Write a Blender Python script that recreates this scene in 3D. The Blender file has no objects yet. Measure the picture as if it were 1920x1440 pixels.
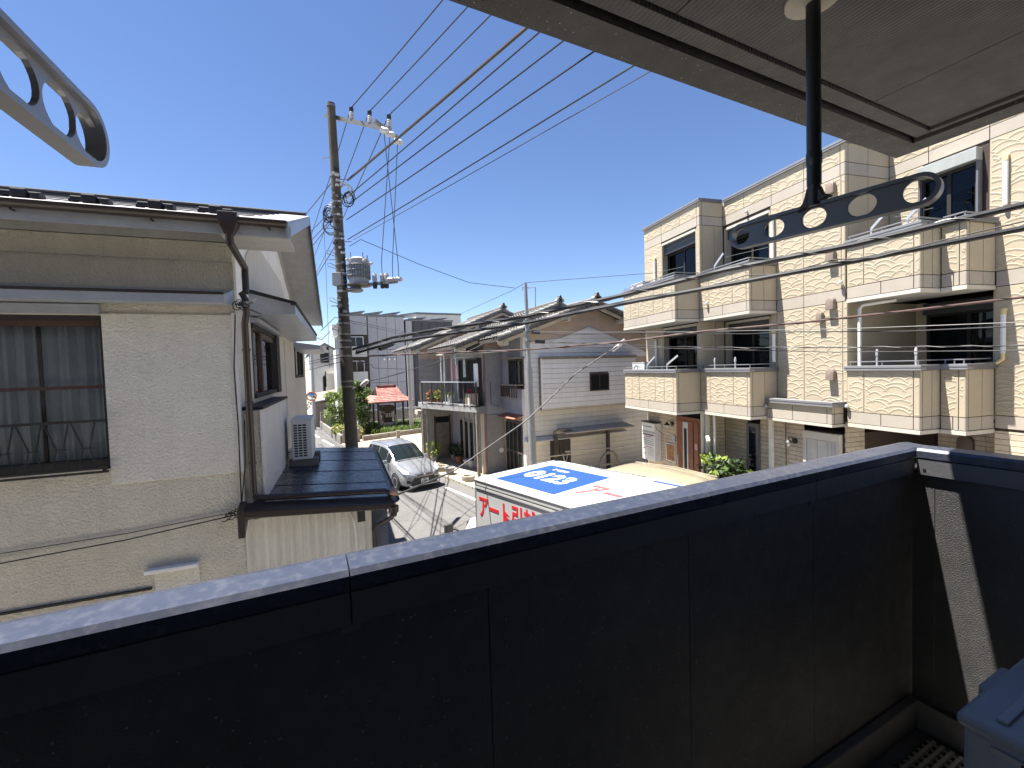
import bpy, bmesh, math, random
from mathutils import Vector, Matrix
R = math.radians
random.seed(7)
SC = bpy.context.scene
COL = SC.collection

# ---------------------------------------------------------------- camera
FPX, EYE = 824.3, Vector((0, 0, 4.8))
yaw, pitch, roll = R(26.06), R(2.08), R(-1.76)
FW = Vector((math.sin(yaw) * math.cos(pitch), math.cos(yaw) * math.cos(pitch), -math.sin(pitch)))
_r = Vector((math.cos(yaw), -math.sin(yaw), 0)); _u = _r.cross(FW)
RT = _r * math.cos(roll) + _u * math.sin(roll)
UP = -_r * math.sin(roll) + _u * math.cos(roll)
cam = bpy.data.cameras.new('camera'); camo = bpy.data.objects.new('camera', cam); COL.objects.link(camo)
mw = Matrix.Identity(4)
for i in range(3):
    mw[i][0], mw[i][1], mw[i][2], mw[i][3] = RT[i], UP[i], -FW[i], EYE[i]
camo.matrix_world = mw
cam.sensor_fit = 'HORIZONTAL'; cam.sensor_width = 36; cam.lens = 36 * FPX / 1920
cam.clip_start = .05; cam.clip_end = 3000
SC.camera = camo

# ---------------------------------------------------------------- sky, sun, exposure
SUN = Vector((-.30, .165, 1.0)).normalized()
world = bpy.data.worlds.new('World'); SC.world = world; world.use_nodes = True
wn = world.node_tree.nodes; wl = world.node_tree.links
sky = wn.new('ShaderNodeTexSky'); sky.sky_type = 'NISHITA'; sky.sun_disc = False
sky.sun_elevation = math.asin(SUN.z); sky.sun_rotation = math.atan2(SUN.x, SUN.y)
sky.altitude = 1200; sky.air_density = 1.0; sky.dust_density = 0; sky.ozone_density = 1.5
hs = wn.new('ShaderNodeHueSaturation'); hs.inputs['Saturation'].default_value = 1.10; hs.inputs['Hue'].default_value = .508; wl.new(sky.outputs[0], hs.inputs['Color'])
wl.new(hs.outputs[0], wn['Background'].inputs[0]); wn['Background'].inputs[1].default_value = .054
sun = bpy.data.lights.new('sun', 'SUN'); sun.energy = 4.8; sun.angle = R(.53); sun.color = (1, .955, .89)
suno = bpy.data.objects.new('sun', sun); COL.objects.link(suno); suno.location = (-10, 5, 40)
suno.rotation_euler = (-SUN).to_track_quat('-Z', 'Y').to_euler()
vs = SC.view_settings
vs.view_transform = 'Standard'; vs.look = 'None'; vs.gamma = 1; vs.use_curve_mapping = False; vs.exposure = 1.84

# ---------------------------------------------------------------- helpers
def ray(px, py): return FW + RT * ((px - 960) / FPX) - UP * ((py - 720) / FPX)
def at_z(px, py, z): d = ray(px, py); return EYE + d * ((z - EYE.z) / d.z)
def at_y(px, py, y): d = ray(px, py); return EYE + d * (y / d.y)
def at_x(px, py, x): d = ray(px, py); return EYE + d * (x / d.x)
def at_k(px, py, k): return EYE + ray(px, py) * k

class Fr:
    """a plan frame: u and v are horizontal axes, z is up"""
    def __init__(s, ang, o=(0, 0, 0), flip=False):
        s.o = Vector(o); a = R(ang)
        s.e = Vector((math.cos(a), -math.sin(a), 0)); s.d = Vector((math.sin(a), math.cos(a), 0))
        if flip: s.e, s.d = -s.d, -s.e          # u runs toward the viewer, v out to the street
    def p(s, u, v, z): return s.o + s.e * u + s.d * v + Vector((0, 0, z))
    def on_v(s, px, py, v):
        d = ray(px, py); t = (v - (EYE - s.o).dot(s.d)) / d.dot(s.d); q = EYE + d * t - s.o
        return q.dot(s.e), q.z
    def on_u(s, px, py, u):
        d = ray(px, py); t = (u - (EYE - s.o).dot(s.e)) / d.dot(s.e); q = EYE + d * t - s.o
        return q.dot(s.d), q.z
W = Fr(0)

ROOT = {}
class MB:
    def __init__(s): s.v = []; s.f = []
    def add(s, vs_, fs):
        b = len(s.v); s.v += [Vector(q) for q in vs_]; s.f += [[b + i for i in f] for f in fs]; return s
    def box(s, fr, u0, u1, v0, v1, z0, z1):
        P = [fr.p(u, v, z) for z in (z0, z1) for u, v in ((u0, v0), (u1, v0), (u1, v1), (u0, v1))]
        return s.add(P, [(0, 3, 2, 1), (4, 5, 6, 7), (0, 1, 5, 4), (1, 2, 6, 5), (2, 3, 7, 6), (3, 0, 4, 7)])
    def hexa(s, P):   # 8 corners: bottom ring, top ring
        return s.add(P, [(0, 3, 2, 1), (4, 5, 6, 7), (0, 1, 5, 4), (1, 2, 6, 5), (2, 3, 7, 6), (3, 0, 4, 7)])
    def bar(s, a, b, w, h=None, up=(0, 0, 1)):
        a, b = Vector(a), Vector(b); h = w if h is None else h
        t = (b - a).normalized(); upv = Vector(up)
        if abs(t.dot(upv)) > .98: upv = Vector((1, 0, 0))
        x = t.cross(upv).normalized() * (w / 2); y = x.cross(t).normalized() * (h / 2)
        return s.hexa([a - x - y, a + x - y, a + x + y, a - x + y, b - x - y, b + x - y, b + x + y, b - x + y])
    def tube(s, pts, r, n=8, cap=True):
        pts = [Vector(q) for q in pts]; rs = r if isinstance(r, (list, tuple)) else [r] * len(pts)
        b = len(s.v); ref = None
        for i, q in enumerate(pts):
            t = (pts[min(i + 1, len(pts) - 1)] - pts[max(i - 1, 0)]).normalized()
            if ref is None: ref = Vector((0, 0, 1)) if abs(t.z) < .9 else Vector((1, 0, 0))
            x = (ref - t * ref.dot(t)).normalized(); y = t.cross(x); ref = x
            for k in range(n):
                a = 2 * math.pi * k / n; s.v.append(q + (x * math.cos(a) + y * math.sin(a)) * rs[i])
        for i in range(len(pts) - 1):
            for k in range(n):
                k2 = (k + 1) % n; s.f.append([b + i * n + k, b + i * n + k2, b + (i + 1) * n + k2, b + (i + 1) * n + k])
        if cap:
            s.f.append([b + k for k in range(n)][::-1]); e = b + (len(pts) - 1) * n; s.f.append([e + k for k in range(n)])
        return s
    def prism(s, poly, ext):   # planar polygon (3D points) pushed along a vector
        n = len(poly); P = [Vector(q) for q in poly]; e = Vector(ext)
        return s.add(P + [q + e for q in P], [list(range(n))[::-1], list(range(n, 2 * n))] + [[i, (i + 1) % n, n + (i + 1) % n, n + i] for i in range(n)])
    def loft(s, rings, closed=True, cap=True):
        b = len(s.v); n = len(rings[0])
        for r_ in rings: s.v += [Vector(q) for q in r_]
        m = n if closed else n - 1
        for i in range(len(rings) - 1):
            for k in range(m): k2 = (k + 1) % n; s.f.append([b + i * n + k, b + i * n + k2, b + (i + 1) * n + k2, b + (i + 1) * n + k])
        if cap and closed:
            s.f.append([b + k for k in range(n)][::-1]); e = b + (len(rings) - 1) * n; s.f.append([e + k for k in range(n)])
        return s
    def build(s, name, mat, parent=None, smooth=False, bev=0, loc=None, norm=True, kind=None):
        if parent is not None: base = ROOT[parent]
        elif loc is not None: base = Vector(loc)
        else:
            xs = [q.x for q in s.v]; ys = [q.y for q in s.v]; zs = [q.z for q in s.v]
            base = Vector(((min(xs) + max(xs)) / 2, (min(ys) + max(ys)) / 2, min(zs)))
        me = bpy.data.meshes.new(name); me.from_pydata([q - base for q in s.v], [], s.f)
        if norm:
            bm = bmesh.new(); bm.from_mesh(me); bmesh.ops.recalc_face_normals(bm, faces=bm.faces); bm.to_mesh(me); bm.free()
        if smooth:
            me.polygons.foreach_set('use_smooth', [True] * len(me.polygons))
        me.materials.append(MAT[mat] if isinstance(mat, str) else mat)
        o = bpy.data.objects.new(name, me); COL.objects.link(o)
        if parent is not None: o.parent = parent
        else: o.location = base
        ROOT[o] = base
        if smooth and smooth != 2:
            md = o.modifiers.new('edges', 'EDGE_SPLIT'); md.split_angle = R(38)
        if bev:
            md = o.modifiers.new('bevel', 'BEVEL'); md.width = bev; md.segments = 2; md.limit_method = 'ANGLE'
        if kind: o['kind'] = kind
        return o
def box(name, mat, fr, u0, u1, v0, v1, z0, z1, parent=None, bev=0):
    return MB().box(fr, u0, u1, v0, v1, z0, z1).build(name, mat, parent, bev=bev)
def thing(name, label, cat, loc=(0, 0, 0), group=None):
    o = bpy.data.objects.new(name, None); COL.objects.link(o); o.location = loc; o.empty_display_size = .2
    ROOT[o] = Vector(loc); o['label'] = label; o['category'] = cat
    if group: o['group'] = group
    return o
def tag(o, label, cat, group=None):
    o['label'] = label; o['category'] = cat
    if group: o['group'] = group
    return o
def dup(root, off, label, rotz=0):
    def cp(o, par):
        c = o.copy(); COL.objects.link(c); c.parent = par
        for ch in o.children: cp(ch, c)
        return c
    c = cp(root, None); c.location = root.location + Vector(off); c.rotation_euler.z = rotz; c['label'] = label
    return c
def lathe(mb, c, prof, n=16, ax=(0, 0, 1)):
    ax = Vector(ax).normalized(); x = Vector((1, 0, 0)) if abs(ax.x) < .9 else Vector((0, 1, 0)); x = (x - ax * x.dot(ax)).normalized(); y = ax.cross(x)
    c = Vector(c)
    return mb.loft([[c + ax * h + (x * math.cos(2 * math.pi * k / n) + y * math.sin(2 * math.pi * k / n)) * max(r, 1e-4) for k in range(n)] for r, h in prof])
def text_mesh(mb, txt, org, ex, ey, size, depth=.004, en=None, sx=1.0, bold=0.0):
    """letters as thin raised shapes; ex reads, ey is up"""
    cu = bpy.data.curves.new('lettering', 'FONT'); cu.body = txt; cu.size = 1; cu.extrude = .5; cu.offset = bold
    to = bpy.data.objects.new('lettering', cu); COL.objects.link(to)
    dg = bpy.context.evaluated_depsgraph_get(); me = to.evaluated_get(dg).to_mesh()
    ex, ey = Vector(ex).normalized(), Vector(ey).normalized(); en = en or ex.cross(ey); org = Vector(org)
    b = len(mb.v)
    for q in me.vertices: mb.v.append(org + ex * (q.co.x * size * sx) + ey * (q.co.y * size) + en * ((q.co.z + .5) * depth))
    for p in me.polygons: mb.f.append([b + i for i in p.vertices])
    to.evaluated_get(dg).to_mesh_clear(); bpy.data.objects.remove(to); bpy.data.curves.remove(cu)
    return mb

# ---------------------------------------------------------------- materials
MAT = {}
def M(name, c, rough=.6, metal=0.0, var=.10, vs=2.5, bump=0.0, bs=60, rnd=.05, spec=.5, coat=0.0, streak=0.0, stain=None, stains=1.2, staina=.5, spark=0.0, bumpd=.01, wave=None):
    m = bpy.data.materials.new(name); m.use_nodes = True; nt = m.node_tree; N = nt.nodes; L = nt.links
    b = N['Principled BSDF']; b.inputs['Roughness'].default_value = rough; b.inputs['Metallic'].default_value = metal
    b.inputs['Specular IOR Level'].default_value = spec; b.inputs['Coat Weight'].default_value = coat; b.inputs['Coat Roughness'].default_value = .08
    tc = N.new('ShaderNodeTexCoord'); geo = N.new('ShaderNodeNewGeometry')
    pos = geo.outputs['Position']
    def noise(sc, det=4, vec=None, rg=.6):
        n = N.new('ShaderNodeTexNoise'); n.inputs['Scale'].default_value = sc; n.inputs['Detail'].default_value = det; n.inputs['Roughness'].default_value = rg
        L.new(vec or tc.outputs['Object'], n.inputs['Vector']); return n.outputs['Fac']
    def ramp(x, lo, hi, a, bb):
        r = N.new('ShaderNodeMapRange'); r.inputs[1].default_value = lo; r.inputs[2].default_value = hi; r.inputs[3].default_value = a; r.inputs[4].default_value = bb
        L.new(x, r.inputs[0]); return r.outputs[0]
    def mult(a, bb):
        r = N.new('ShaderNodeMath'); r.operation = 'MULTIPLY'
        for i, q in enumerate((a, bb)):
            if isinstance(q, (int, float)): r.inputs[i].default_value = q
            else: L.new(q, r.inputs[i])
        return r.outputs[0]
    f = ramp(noise(vs, 6), .3, .7, 1 - var, 1 + var)
    if var: f = mult(f, ramp(noise(vs * 9, 3), .3, .7, 1 - var * .5, 1 + var * .5))
    if rnd:
        oi = N.new('ShaderNodeObjectInfo'); f = mult(f, ramp(oi.outputs['Random'], 0, 1, 1 - rnd, 1 + rnd))
    if streak:
        mp = N.new('ShaderNodeMapping'); mp.inputs['Scale'].default_value = (7, 7, .35); L.new(tc.outputs['Object'], mp.inputs[0])
        f = mult(f, ramp(noise(1.3, 5, mp.outputs[0]), .35, .75, 1, 1 - streak))
    if spark:
        v = N.new('ShaderNodeTexVoronoi'); v.inputs['Scale'].default_value = 105; L.new(tc.outputs['Object'], v.inputs['Vector'])
        sc_ = N.new('ShaderNodeSeparateColor'); L.new(v.outputs['Color'], sc_.inputs[0]); sp = ramp(sc_.outputs[0], .93, .97, 0, 1)
        sp2 = mult(sp, ramp(v.outputs['Distance'], .30, .16, 0, 1))
        ad = N.new('ShaderNodeMath'); ad.operation = 'MULTIPLY_ADD'; L.new(sp2, ad.inputs[0]); ad.inputs[1].default_value = spark; L.new(f, ad.inputs[2]); f = ad.outputs[0]
    vm = N.new('ShaderNodeVectorMath'); vm.operation = 'SCALE'; vm.inputs[0].default_value = c[:3]; L.new(f, vm.inputs['Scale'])
    out = vm.outputs[0]
    if stain:
        mx = N.new('ShaderNodeMix'); mx.data_type = 'RGBA'; L.new(ramp(noise(stains, 7), .48, .72, 0, staina), mx.inputs[0])
        L.new(out, mx.inputs[6]); mx.inputs[7].default_value = (*stain, 1); out = mx.outputs[2]
    L.new(out, b.inputs['Base Color'])
    hgt = None
    if bump: hgt = noise(bs, 5, rg=.55)
    if wave:   # (axis, period): fine ribs
        sx = N.new('ShaderNodeSeparateXYZ'); L.new(pos, sx.inputs[0])
        w = mult(sx.outputs[wave[0]], 2 * math.pi / wave[1]); si = N.new('ShaderNodeMath'); si.operation = 'SINE'; L.new(w, si.inputs[0])
        hgt = ramp(si.outputs[0], -.3, .6, 0, 1); bump = wave[2]
    if hgt is not None:
        bp = N.new('ShaderNodeBump'); bp.inputs['Strength'].default_value = bump; bp.inputs['Distance'].default_value = bumpd
        L.new(hgt, bp.inputs['Height']); L.new(bp.outputs[0], b.inputs['Normal'])
    if rough > .15:
        L.new(ramp(noise(vs * 5, 4), .3, .7, rough * .85, min(1, rough * 1.12)), b.inputs['Roughness'])
    MAT[name] = m; return m
def glass(name, tint=(.75, .8, .82), refl=.05, thru=.75, rough=.02):
    m = bpy.data.materials.new(name); m.use_nodes = True; nt = m.node_tree; N = nt.nodes; L = nt.links
    N.remove(N['Principled BSDF']); t = N.new('ShaderNodeBsdfTransparent'); t.inputs[0].default_value = (*[q * thru for q in tint], 1)
    g = N.new('ShaderNodeBsdfGlossy'); g.inputs['Roughness'].default_value = rough; g.inputs[0].default_value = (.95, .97, 1, 1)
    fr = N.new('ShaderNodeFresnel'); fr.inputs[0].default_value = 1.3; mx = N.new('ShaderNodeMixShader')
    nz = N.new('ShaderNodeTexNoise'); nz.inputs['Scale'].default_value = 1.1; tc = N.new('ShaderNodeTexCoord'); L.new(tc.outputs['Object'], nz.inputs[0])
    bp = N.new('ShaderNodeBump'); bp.inputs['Strength'].default_value = .06; bp.inputs['Distance'].default_value = .05; L.new(nz.outputs[0], bp.inputs['Height'])
    L.new(bp.outputs[0], g.inputs['Normal'])
    L.new(fr.outputs[0], mx.inputs[0]); L.new(t.outputs[0], mx.inputs[1]); L.new(g.outputs[0], mx.inputs[2]); L.new(mx.outputs[0], N['Material Output'].inputs[0])
    MAT[name] = m
M('siding_black', (.052, .051, .050), .5, var=.25, bump=.7, bs=190, spark=3.5, bumpd=.007, spec=.6)
M('soffit_speckle', (.048, .047, .046), .7, var=.2, bump=.6, bs=150, spark=6, bumpd=.006)
M('soffit_rib', (.070, .070, .069), .7, var=.06, wave=(0, .016, .9), bumpd=.004)
M('coping_metal', (.050, .058, .085), .30, metal=.3, var=.10, stain=(.13, .135, .15), stains=40, staina=.5)
M('coping_side', (.10, .10, .105), .5, metal=.2, var=.12, bump=.3, bs=14)
M('balcony_floor', (.07, .072, .074), .75, var=.2)
M('curb_grey', (.13, .125, .12), .7, var=.15)
M('grate_grey', (.30, .28, .24), .7)
M('bracket_grey', (.075, .085, .105), .38, metal=.35, var=.05)
M('bracket_dark', (.022, .024, .028), .4, metal=.3, var=.05)
M('bracket_silver', (.42, .42, .43), .42, metal=.4, var=.06)
M('cap_beige', (.42, .38, .31), .6)
M('ac_lid', (.29, .29, .29), .45, var=.06, bump=.08, bs=8)
M('ac_grey', (.30, .30, .30), .5)
M('ac_white', (.62, .62, .6), .5)
M('black', (.012, .012, .013), .6)
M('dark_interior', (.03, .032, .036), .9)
# left house
M('stucco', (.64, .595, .51), .9, streak=.10, var=.06, bump=1.0, bs=42, bumpd=.035, stain=(.55, .50, .415), stains=.6, staina=.5)
M('stucco_light', (.71, .685, .63), .9, streak=.08, var=.05, bump=1.0, bs=42, bumpd=.03, stain=(.62, .57, .48), stains=.7, staina=.35)
M('stucco_smooth', (.80, .79, .775), .85, var=.06, bump=.1, bs=40, stain=(.55, .53, .49), stains=.9, staina=.3)
M('soffit_white', (.38, .378, .37), .75, var=.06, streak=.15)
M('fascia_grey', (.36, .38, .42), .38, metal=.25, var=.1, bump=.1, bs=4)
M('gutter_brown', (.034, .025, .023), .35, var=.15)
M('roof_metal', (.34, .33, .335), .42, metal=.4, var=.12, streak=.1)
M('roof_seam', (.035, .036, .04), .5)
M('snow_guard', (.012, .012, .014), .6)
M('frame_brown', (.06, .030, .020), .5, var=.2)
M('frame_dark', (.020, .018, .017), .75)
M('curtain', (.55, .56, .555), .95, var=.08)
M('porch_roof', (.035, .042, .062), .28, metal=.35, var=.18, vs=1.2)
M('corrugated', (.66, .63, .56), .6, var=.06, streak=.22)
M('navy_panel', (.07, .085, .13), .5, var=.1)
M('rust_cap', (.35, .2, .14), .8, var=.3)
glass('window_glass', tint=(.93, .95, .95), thru=1.0)
# ---------------------------------------------------------------- ground and road
M('ground', (.34, .315, .27), .95, var=.2, vs=.6, bump=.3, bs=30, stain=(.15, .14, .12), stains=.4)
M('asphalt', (.118, .114, .108), .9, var=.14, vs=.9, bump=.5, bs=120, stain=(.105, .102, .098), stains=.5, staina=.6)
M('paving', (.33, .28, .205), .9, var=.22, vs=1.5, bump=.3, bs=50, stain=(.2, .17, .13), stains=2.2)
M('road_paint', (.62, .61, .57), .8, var=.2, vs=6, stain=(.2, .2, .19), stains=9, staina=.7)
M('kerb', (.36, .325, .26), .9, var=.2, vs=4)
g = MB().add([(-900, -700, 0), (900, -700, 0), (900, 1600, 0), (-900, 1600, 0)], [(0, 1, 2, 3)]).build('ground', 'ground', loc=(0, 0, 0)); g['kind'] = 'structure'
LE = [(-14, 160), (-3.5, 90), (-1.3, 60), (-.2, 43), (.4, 31), (.7, 20), (.8, 10), (1.1, 5), (2.9, 1.4), (3.2, -25)]
RE = [(-10, 160), (-.5, 90), (1.0, 60), (1.75, 43), (2.5, 31.5), (4.9, 24), (5.75, 19), (6.2, 16.4), (7.2, 12), (7.7, 8), (7.6, 0), (7.3, -25)]
poly = [(x, y, .004) for x, y in LE] + [(x, y, .004) for x, y in RE[::-1]]
g = MB().add(poly, [list(range(len(poly)))]).build('road', 'asphalt', loc=(0, 0, 0)); g['kind'] = 'structure'
def strip(name, mat, pts, w, z):
    mb = MB(); a = [Vector((x, y, z)) for x, y in pts]
    for i in range(len(a) - 1):
        t = (a[i + 1] - a[i]).normalized(); n_ = Vector((-t.y, t.x, 0)) * w / 2
        mb.add([a[i] - n_, a[i] + n_, a[i + 1] + n_, a[i + 1] - n_], [(0, 1, 2, 3)])
    o = mb.build(name, mat, loc=(0, 0, 0), norm=False); o['kind'] = 'structure'; return o
strip('road_marking', 'road_paint', [(5.28, 17.25), (5.72, 14.9), (6.3, 11.5), (6.9, 7)], .13, .009)
for a, b in (((1.05, 38.4), (1.32, 36.2)), ((1.5, 34.6), (2.0, 31.4)), ((.75, 45), (.95, 41.5))):
    strip('road_marking', 'road_paint', [a, b], .16, .009)
# concrete apron in front of the old houses and along the park
ap = [(5.8, 19), (6.25, 16.4), (7.25, 12), (13.2, 12), (13.2, 34), (2.7, 33), (2.55, 31.5), (4.95, 24)]
g = MB().prism([(x, y, 0) for x, y in ap], (0, 0, .05)).build('pavement', 'paving', loc=(0, 0, 0)); g['kind'] = 'structure'
for i in range(15):                                   # kerb stones along the apron
    t = i / 15
    def kp(t):
        seq = [(4.95, 24), (5.75, 19), (6.2, 16.4), (7.2, 12)]
        q = t * 3; j = min(int(q), 2); q -= j
        return Vector((seq[j][0] * (1 - q) + seq[j + 1][0] * q, seq[j][1] * (1 - q) + seq[j + 1][1] * q, 0))
    a, b = kp(t), kp(t + 1 / 15 * .94)
    MB().bar(a + Vector((0, 0, .05)), b + Vector((0, 0, .05)), .16, .12).build('kerb_stone', 'kerb', g, bev=.01)

# ---------------------------------------------------------------- the balcony we stand on
bal = thing('apartment_building', 'black speckled apartment balcony with metal coping and ribbed soffit', 'building', (1, .3, 2.9))
YI, XI = 1.058, 2.700          # inner faces of the coping
jx = [-6.0, -.55, at_y(917, 1200, 1.08).x, at_y(1290, 1100, 1.08).x, at_y(1523, 1000, 1.08).x, 2.7765]
for a, b in zip(jx[:-1], jx[1:]):
    box('siding_panel', 'siding_black', W, a + .0015, b - .0015, YI + .018, 1.13, 2.9, 4.24, bal)
jy = [YI + .016, at_x(1752, 1100, XI + .015).y, .30, -.6]
for a, b in zip(jy[:-1], jy[1:]):
    box('siding_panel', 'siding_black', W, XI + .016, 2.775, b + .0015, a - .0015, 2.9, 4.24, bal)
for x in jx[1:-1]: box('joint_backing', 'siding_black', W, x - .02, x + .02, 1.085, 1.127, 2.905, 4.238, bal)
def coping(u0, u1, along='x'):
    # bevelled metal cap: inner lip, top with a slight fall, sloping outer edge
    pr = [(0, 4.222), (0, 4.300), (-.006, 4.306), (-.006, 4.338), (.004, 4.350), (.075, 4.357), (.112, 4.347), (.112, 4.25), (.10, 4.25), (.10, 4.335), (.018, 4.335), (.018, 4.222)]
    mb = MB()
    if along == 'x': rings = [[Vector((u, YI + a, z)) for a, z in pr] for u in (u0, u1)]
    else: rings = [[Vector((XI + a, u, z)) for a, z in pr] for u in (u0, u1)]
    return mb.loft(rings)
cj = [-6, at_z(655, 1069, 4.35).x, at_z(1533, 880, 4.35).x, XI - .006]
for a, b in zip(cj[:-1], cj[1:]): coping(a + .0015, b - .0015).build('coping', 'coping_metal', bal)
coping(XI - .004, XI + .112).build('coping', 'coping_metal', bal)
coping(YI - .009, -.6, 'y').build('coping', 'coping_metal', bal)
for a, b in zip(cj[:-1], cj[1:]): box('coping_face', 'coping_side', W, a + .002, b - .002, YI - .003, YI + .01, 4.224, 4.298, bal)
box('coping_face', 'coping_side', W, XI - .003, XI + .01, -.6, YI - .012, 4.224, 4.298, bal)
for x in cj[1:-1]: box('joint_plate', 'coping_side', W, x - .02, x + .02, YI + .011, YI + .017, 4.20, 4.334, bal)
for y in (1.02, .45): MB().tube([(XI - .006, y, 4.25), (XI - .002, y, 4.25)], .006, 10).build('screw', 'black', bal)
# floor, upstand and drain grate
box('floor_slab', 'balcony_floor', W, -6, 2.78, -.6, 1.15, 2.7, 2.95, bal)
box('upstand', 'curb_grey', W, -6, XI - .015, YI - .018, YI + .02, 2.95, 3.095, bal, bev=.006)
box('upstand', 'curb_grey', W, XI - .014, XI + .016, -.6, YI + .02, 2.95, 3.095, bal, bev=.006)
gr = box('drain_grate', 'black', W, 1.35, 2.64, .36, .99, 2.951, 2.954, bal)
for i in range(19):
    y = .375 + i * .032; box('slat', 'grate_grey', W, 1.35, 2.64, y, y + .013, 2.956, 2.972, gr)
for i in range(30):
    x = 1.37 + i * .043; box('slat', 'grate_grey', W, x, x + .009, .37, .98, 2.9555, 2.964, gr)
# soffit: speckled border, recess, ribbed boards
box('soffit_border', 'soffit_speckle', W, -6, 2.803, 1.064, 1.178, 5.812, 6.05, bal)
box('soffit_border', 'soffit_speckle', W, 2.687, 2.803, -.6, 1.062, 5.812, 6.05, bal)
box('soffit_trim', 'soffit_rib', W, -6, 2.66, .985, 1.040, 5.822, 5.85, bal)
box('soffit_trim', 'soffit_rib', W, 2.635, 2.664, -.6, .983, 5.822, 5.85, bal)
sj = [-6, -1.2, at_z(1240, 50, 5.835).x, at_z(1610, 203, 5.835).x, 2.622]
for a, b in zip(sj[:-1], sj[1:]): box('soffit_board', 'soffit_rib', W, a + .0025, b - .0025, -.6, .975, 5.832, 5.86, bal)
box('roof_slab', 'black', W, -6, 2.8, -.6, 1.17, 5.87, 6.2, bal)
M('bounce_grey', (.20, .20, .20), .9, var=.05)
box('wall', 'siding_black', W, -16, 2.8, -9, -.62, 0, 9.5, bal); box('bounce_lining', 'bounce_grey', W, -16, 2.69, -.62, -.6, 2.96, 5.83, bal)  # unseen paler lining behind the camera, added to bounce light into the balcony
box('wall', 'siding_black', W, -16, 2.75, -.598, 1.10, 0, 2.69, bal)

# laundry pole brackets hung from the soffit
def bracket_arm(mb, o, ex, ey, en, L0, L1, h, holes, t):
    """flat arm with round holes and a raised rim; along ex from L0 to L1, half height h"""
    rim = []; hh = h
    n = 14
    for k in range(n + 1): a = -math.pi / 2 + math.pi * k / n; rim.append((L1 - h + h * math.cos(a), h * math.sin(a)))
    for k in range(n + 1): a = math.pi / 2 + math.pi * k / n; rim.append((L0 + h + h * math.cos(a), h * math.sin(a)))
    me = bmesh.new()
    def loop(pts):
        vv = [me.verts.new((x, y, 0)) for x, y in pts]
        return [me.edges.new((vv[i], vv[(i + 1) % len(vv)])) for i in range(len(vv))]
    ed = loop(rim)
    for c, r in holes: ed += loop([(c + r * 1.12 * math.cos(2 * math.pi * k / 24), r * math.sin(2 * math.pi * k / 24)) for k in range(24)])
    bmesh.ops.triangle_fill(me, use_beauty=True, edges=ed, normal=(0, 0, 1))
    r_ = bmesh.ops.extrude_face_region(me, geom=list(me.faces))
    bmesh.ops.translate(me, verts=[q for q in r_['geom'] if isinstance(q, bmesh.types.BMVert)], vec=(0, 0, t))
    me.verts.index_update(); b = len(mb.v)
    for q in me.verts: mb.v.append(o + ex * q.co.x + ey * q.co.y + en * (q.co.z - t / 2))
    for f in me.faces: mb.f.append([b + q.index for q in f.verts])
    me.free(); return rim
def hanger(label, rod, zarm, ends, h, holes, mrod, marm, ceil=5.834):
    t = thing('laundry_pole_bracket', label, 'bracket', (rod[0], rod[1], zarm), 'laundry pole brackets under the soffit')
    a, b = Vector(ends[0]), Vector(ends[1]); ex = (b - a).normalized(); ey = Vector((0, 0, 1)); en = ex.cross(ey); L = (b - a).length
    mb = MB(); o = a.copy()
    rim = bracket_arm(mb, o, ex, ey, en, .003, L - .003, h - .003, holes, .009); mb.build('arm', marm, t, bev=.0015)
    mb = MB(); n = 14; inner = []
    rim = [(L - h + h * math.cos(-math.pi / 2 + math.pi * k / n), h * math.sin(-math.pi / 2 + math.pi * k / n)) for k in range(n + 1)] + [(h + h * math.cos(math.pi / 2 + math.pi * k / n), h * math.sin(math.pi / 2 + math.pi * k / n)) for k in range(n + 1)]
    for i, q in enumerate(rim):
        cx = min(max(q[0], h), L - h); dx, dy = q[0] - cx, q[1]; l = math.hypot(dx, dy) or 1; k = .010
        inner.append((q[0] - dx / l * k, q[1] - dy / l * k))
    P = lambda q, w: o + ex * q[0] + ey * q[1] + en * w
    mb.loft([[P(q, -.015) for q in rim], [P(q, .015) for q in rim], [P(q, .015) for q in inner], [P(q, -.015) for q in inner], [P(q, -.015) for q in rim]], cap=False)
    mb.build('arm_rim', marm, t, smooth=True)
    x, y = rod
    MB().tube([(x, y, zarm + .09), (x, y, ceil)], .0185, 20).build('rod', mrod, t, smooth=True)
    lathe(MB(), (x, y, 0), [(.0165, zarm + .03), (.0165, zarm + .14), (.0205, zarm + .152), (.0205, zarm + .175), (.0185, zarm + .188)], 20).build('sleeve', mrod, t, smooth=True)
    mb = MB(); w = Vector((x, y, 0))
    mb.prism([w + ex * dx + Vector((0, 0, zarm + h - .004 + dz)) - en * .011 for dx, dz in ((-.045, -.012), (.045, .012), (.026, .022), (.016, .05), (-.016, .05), (-.026, .012))], en * .022)
    mb.build('saddle', mrod, t, bev=.003)
    for dz in (.075, .098): MB().tube([w + Vector((0, 0, zarm + dz)) - FW * .0205, w + Vector((0, 0, zarm + dz)) - FW * .0150], .0045, 10).build('screw', 'bracket_dark', t)
    lathe(MB(), (x, y, 0), [(.07, ceil - .001), (.07, ceil - .012), (.05, ceil - .02), (.024, ceil - .022)], 28).build('ceiling_flange', 'cap_beige', t, smooth=True)
    return t
ZA = 5.212
eL, eR = at_z(1371, 449, ZA), at_z(1768, 346, ZA)
rp = at_k(1526, 250, 1.27)
LA = (eR - eL).length
def spot(px, a_, b_, z): f = (px - a_[0]) / (b_[0] - a_[0]); return at_z(px, a_[1] + (b_[1] - a_[1]) * f, z)
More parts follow.
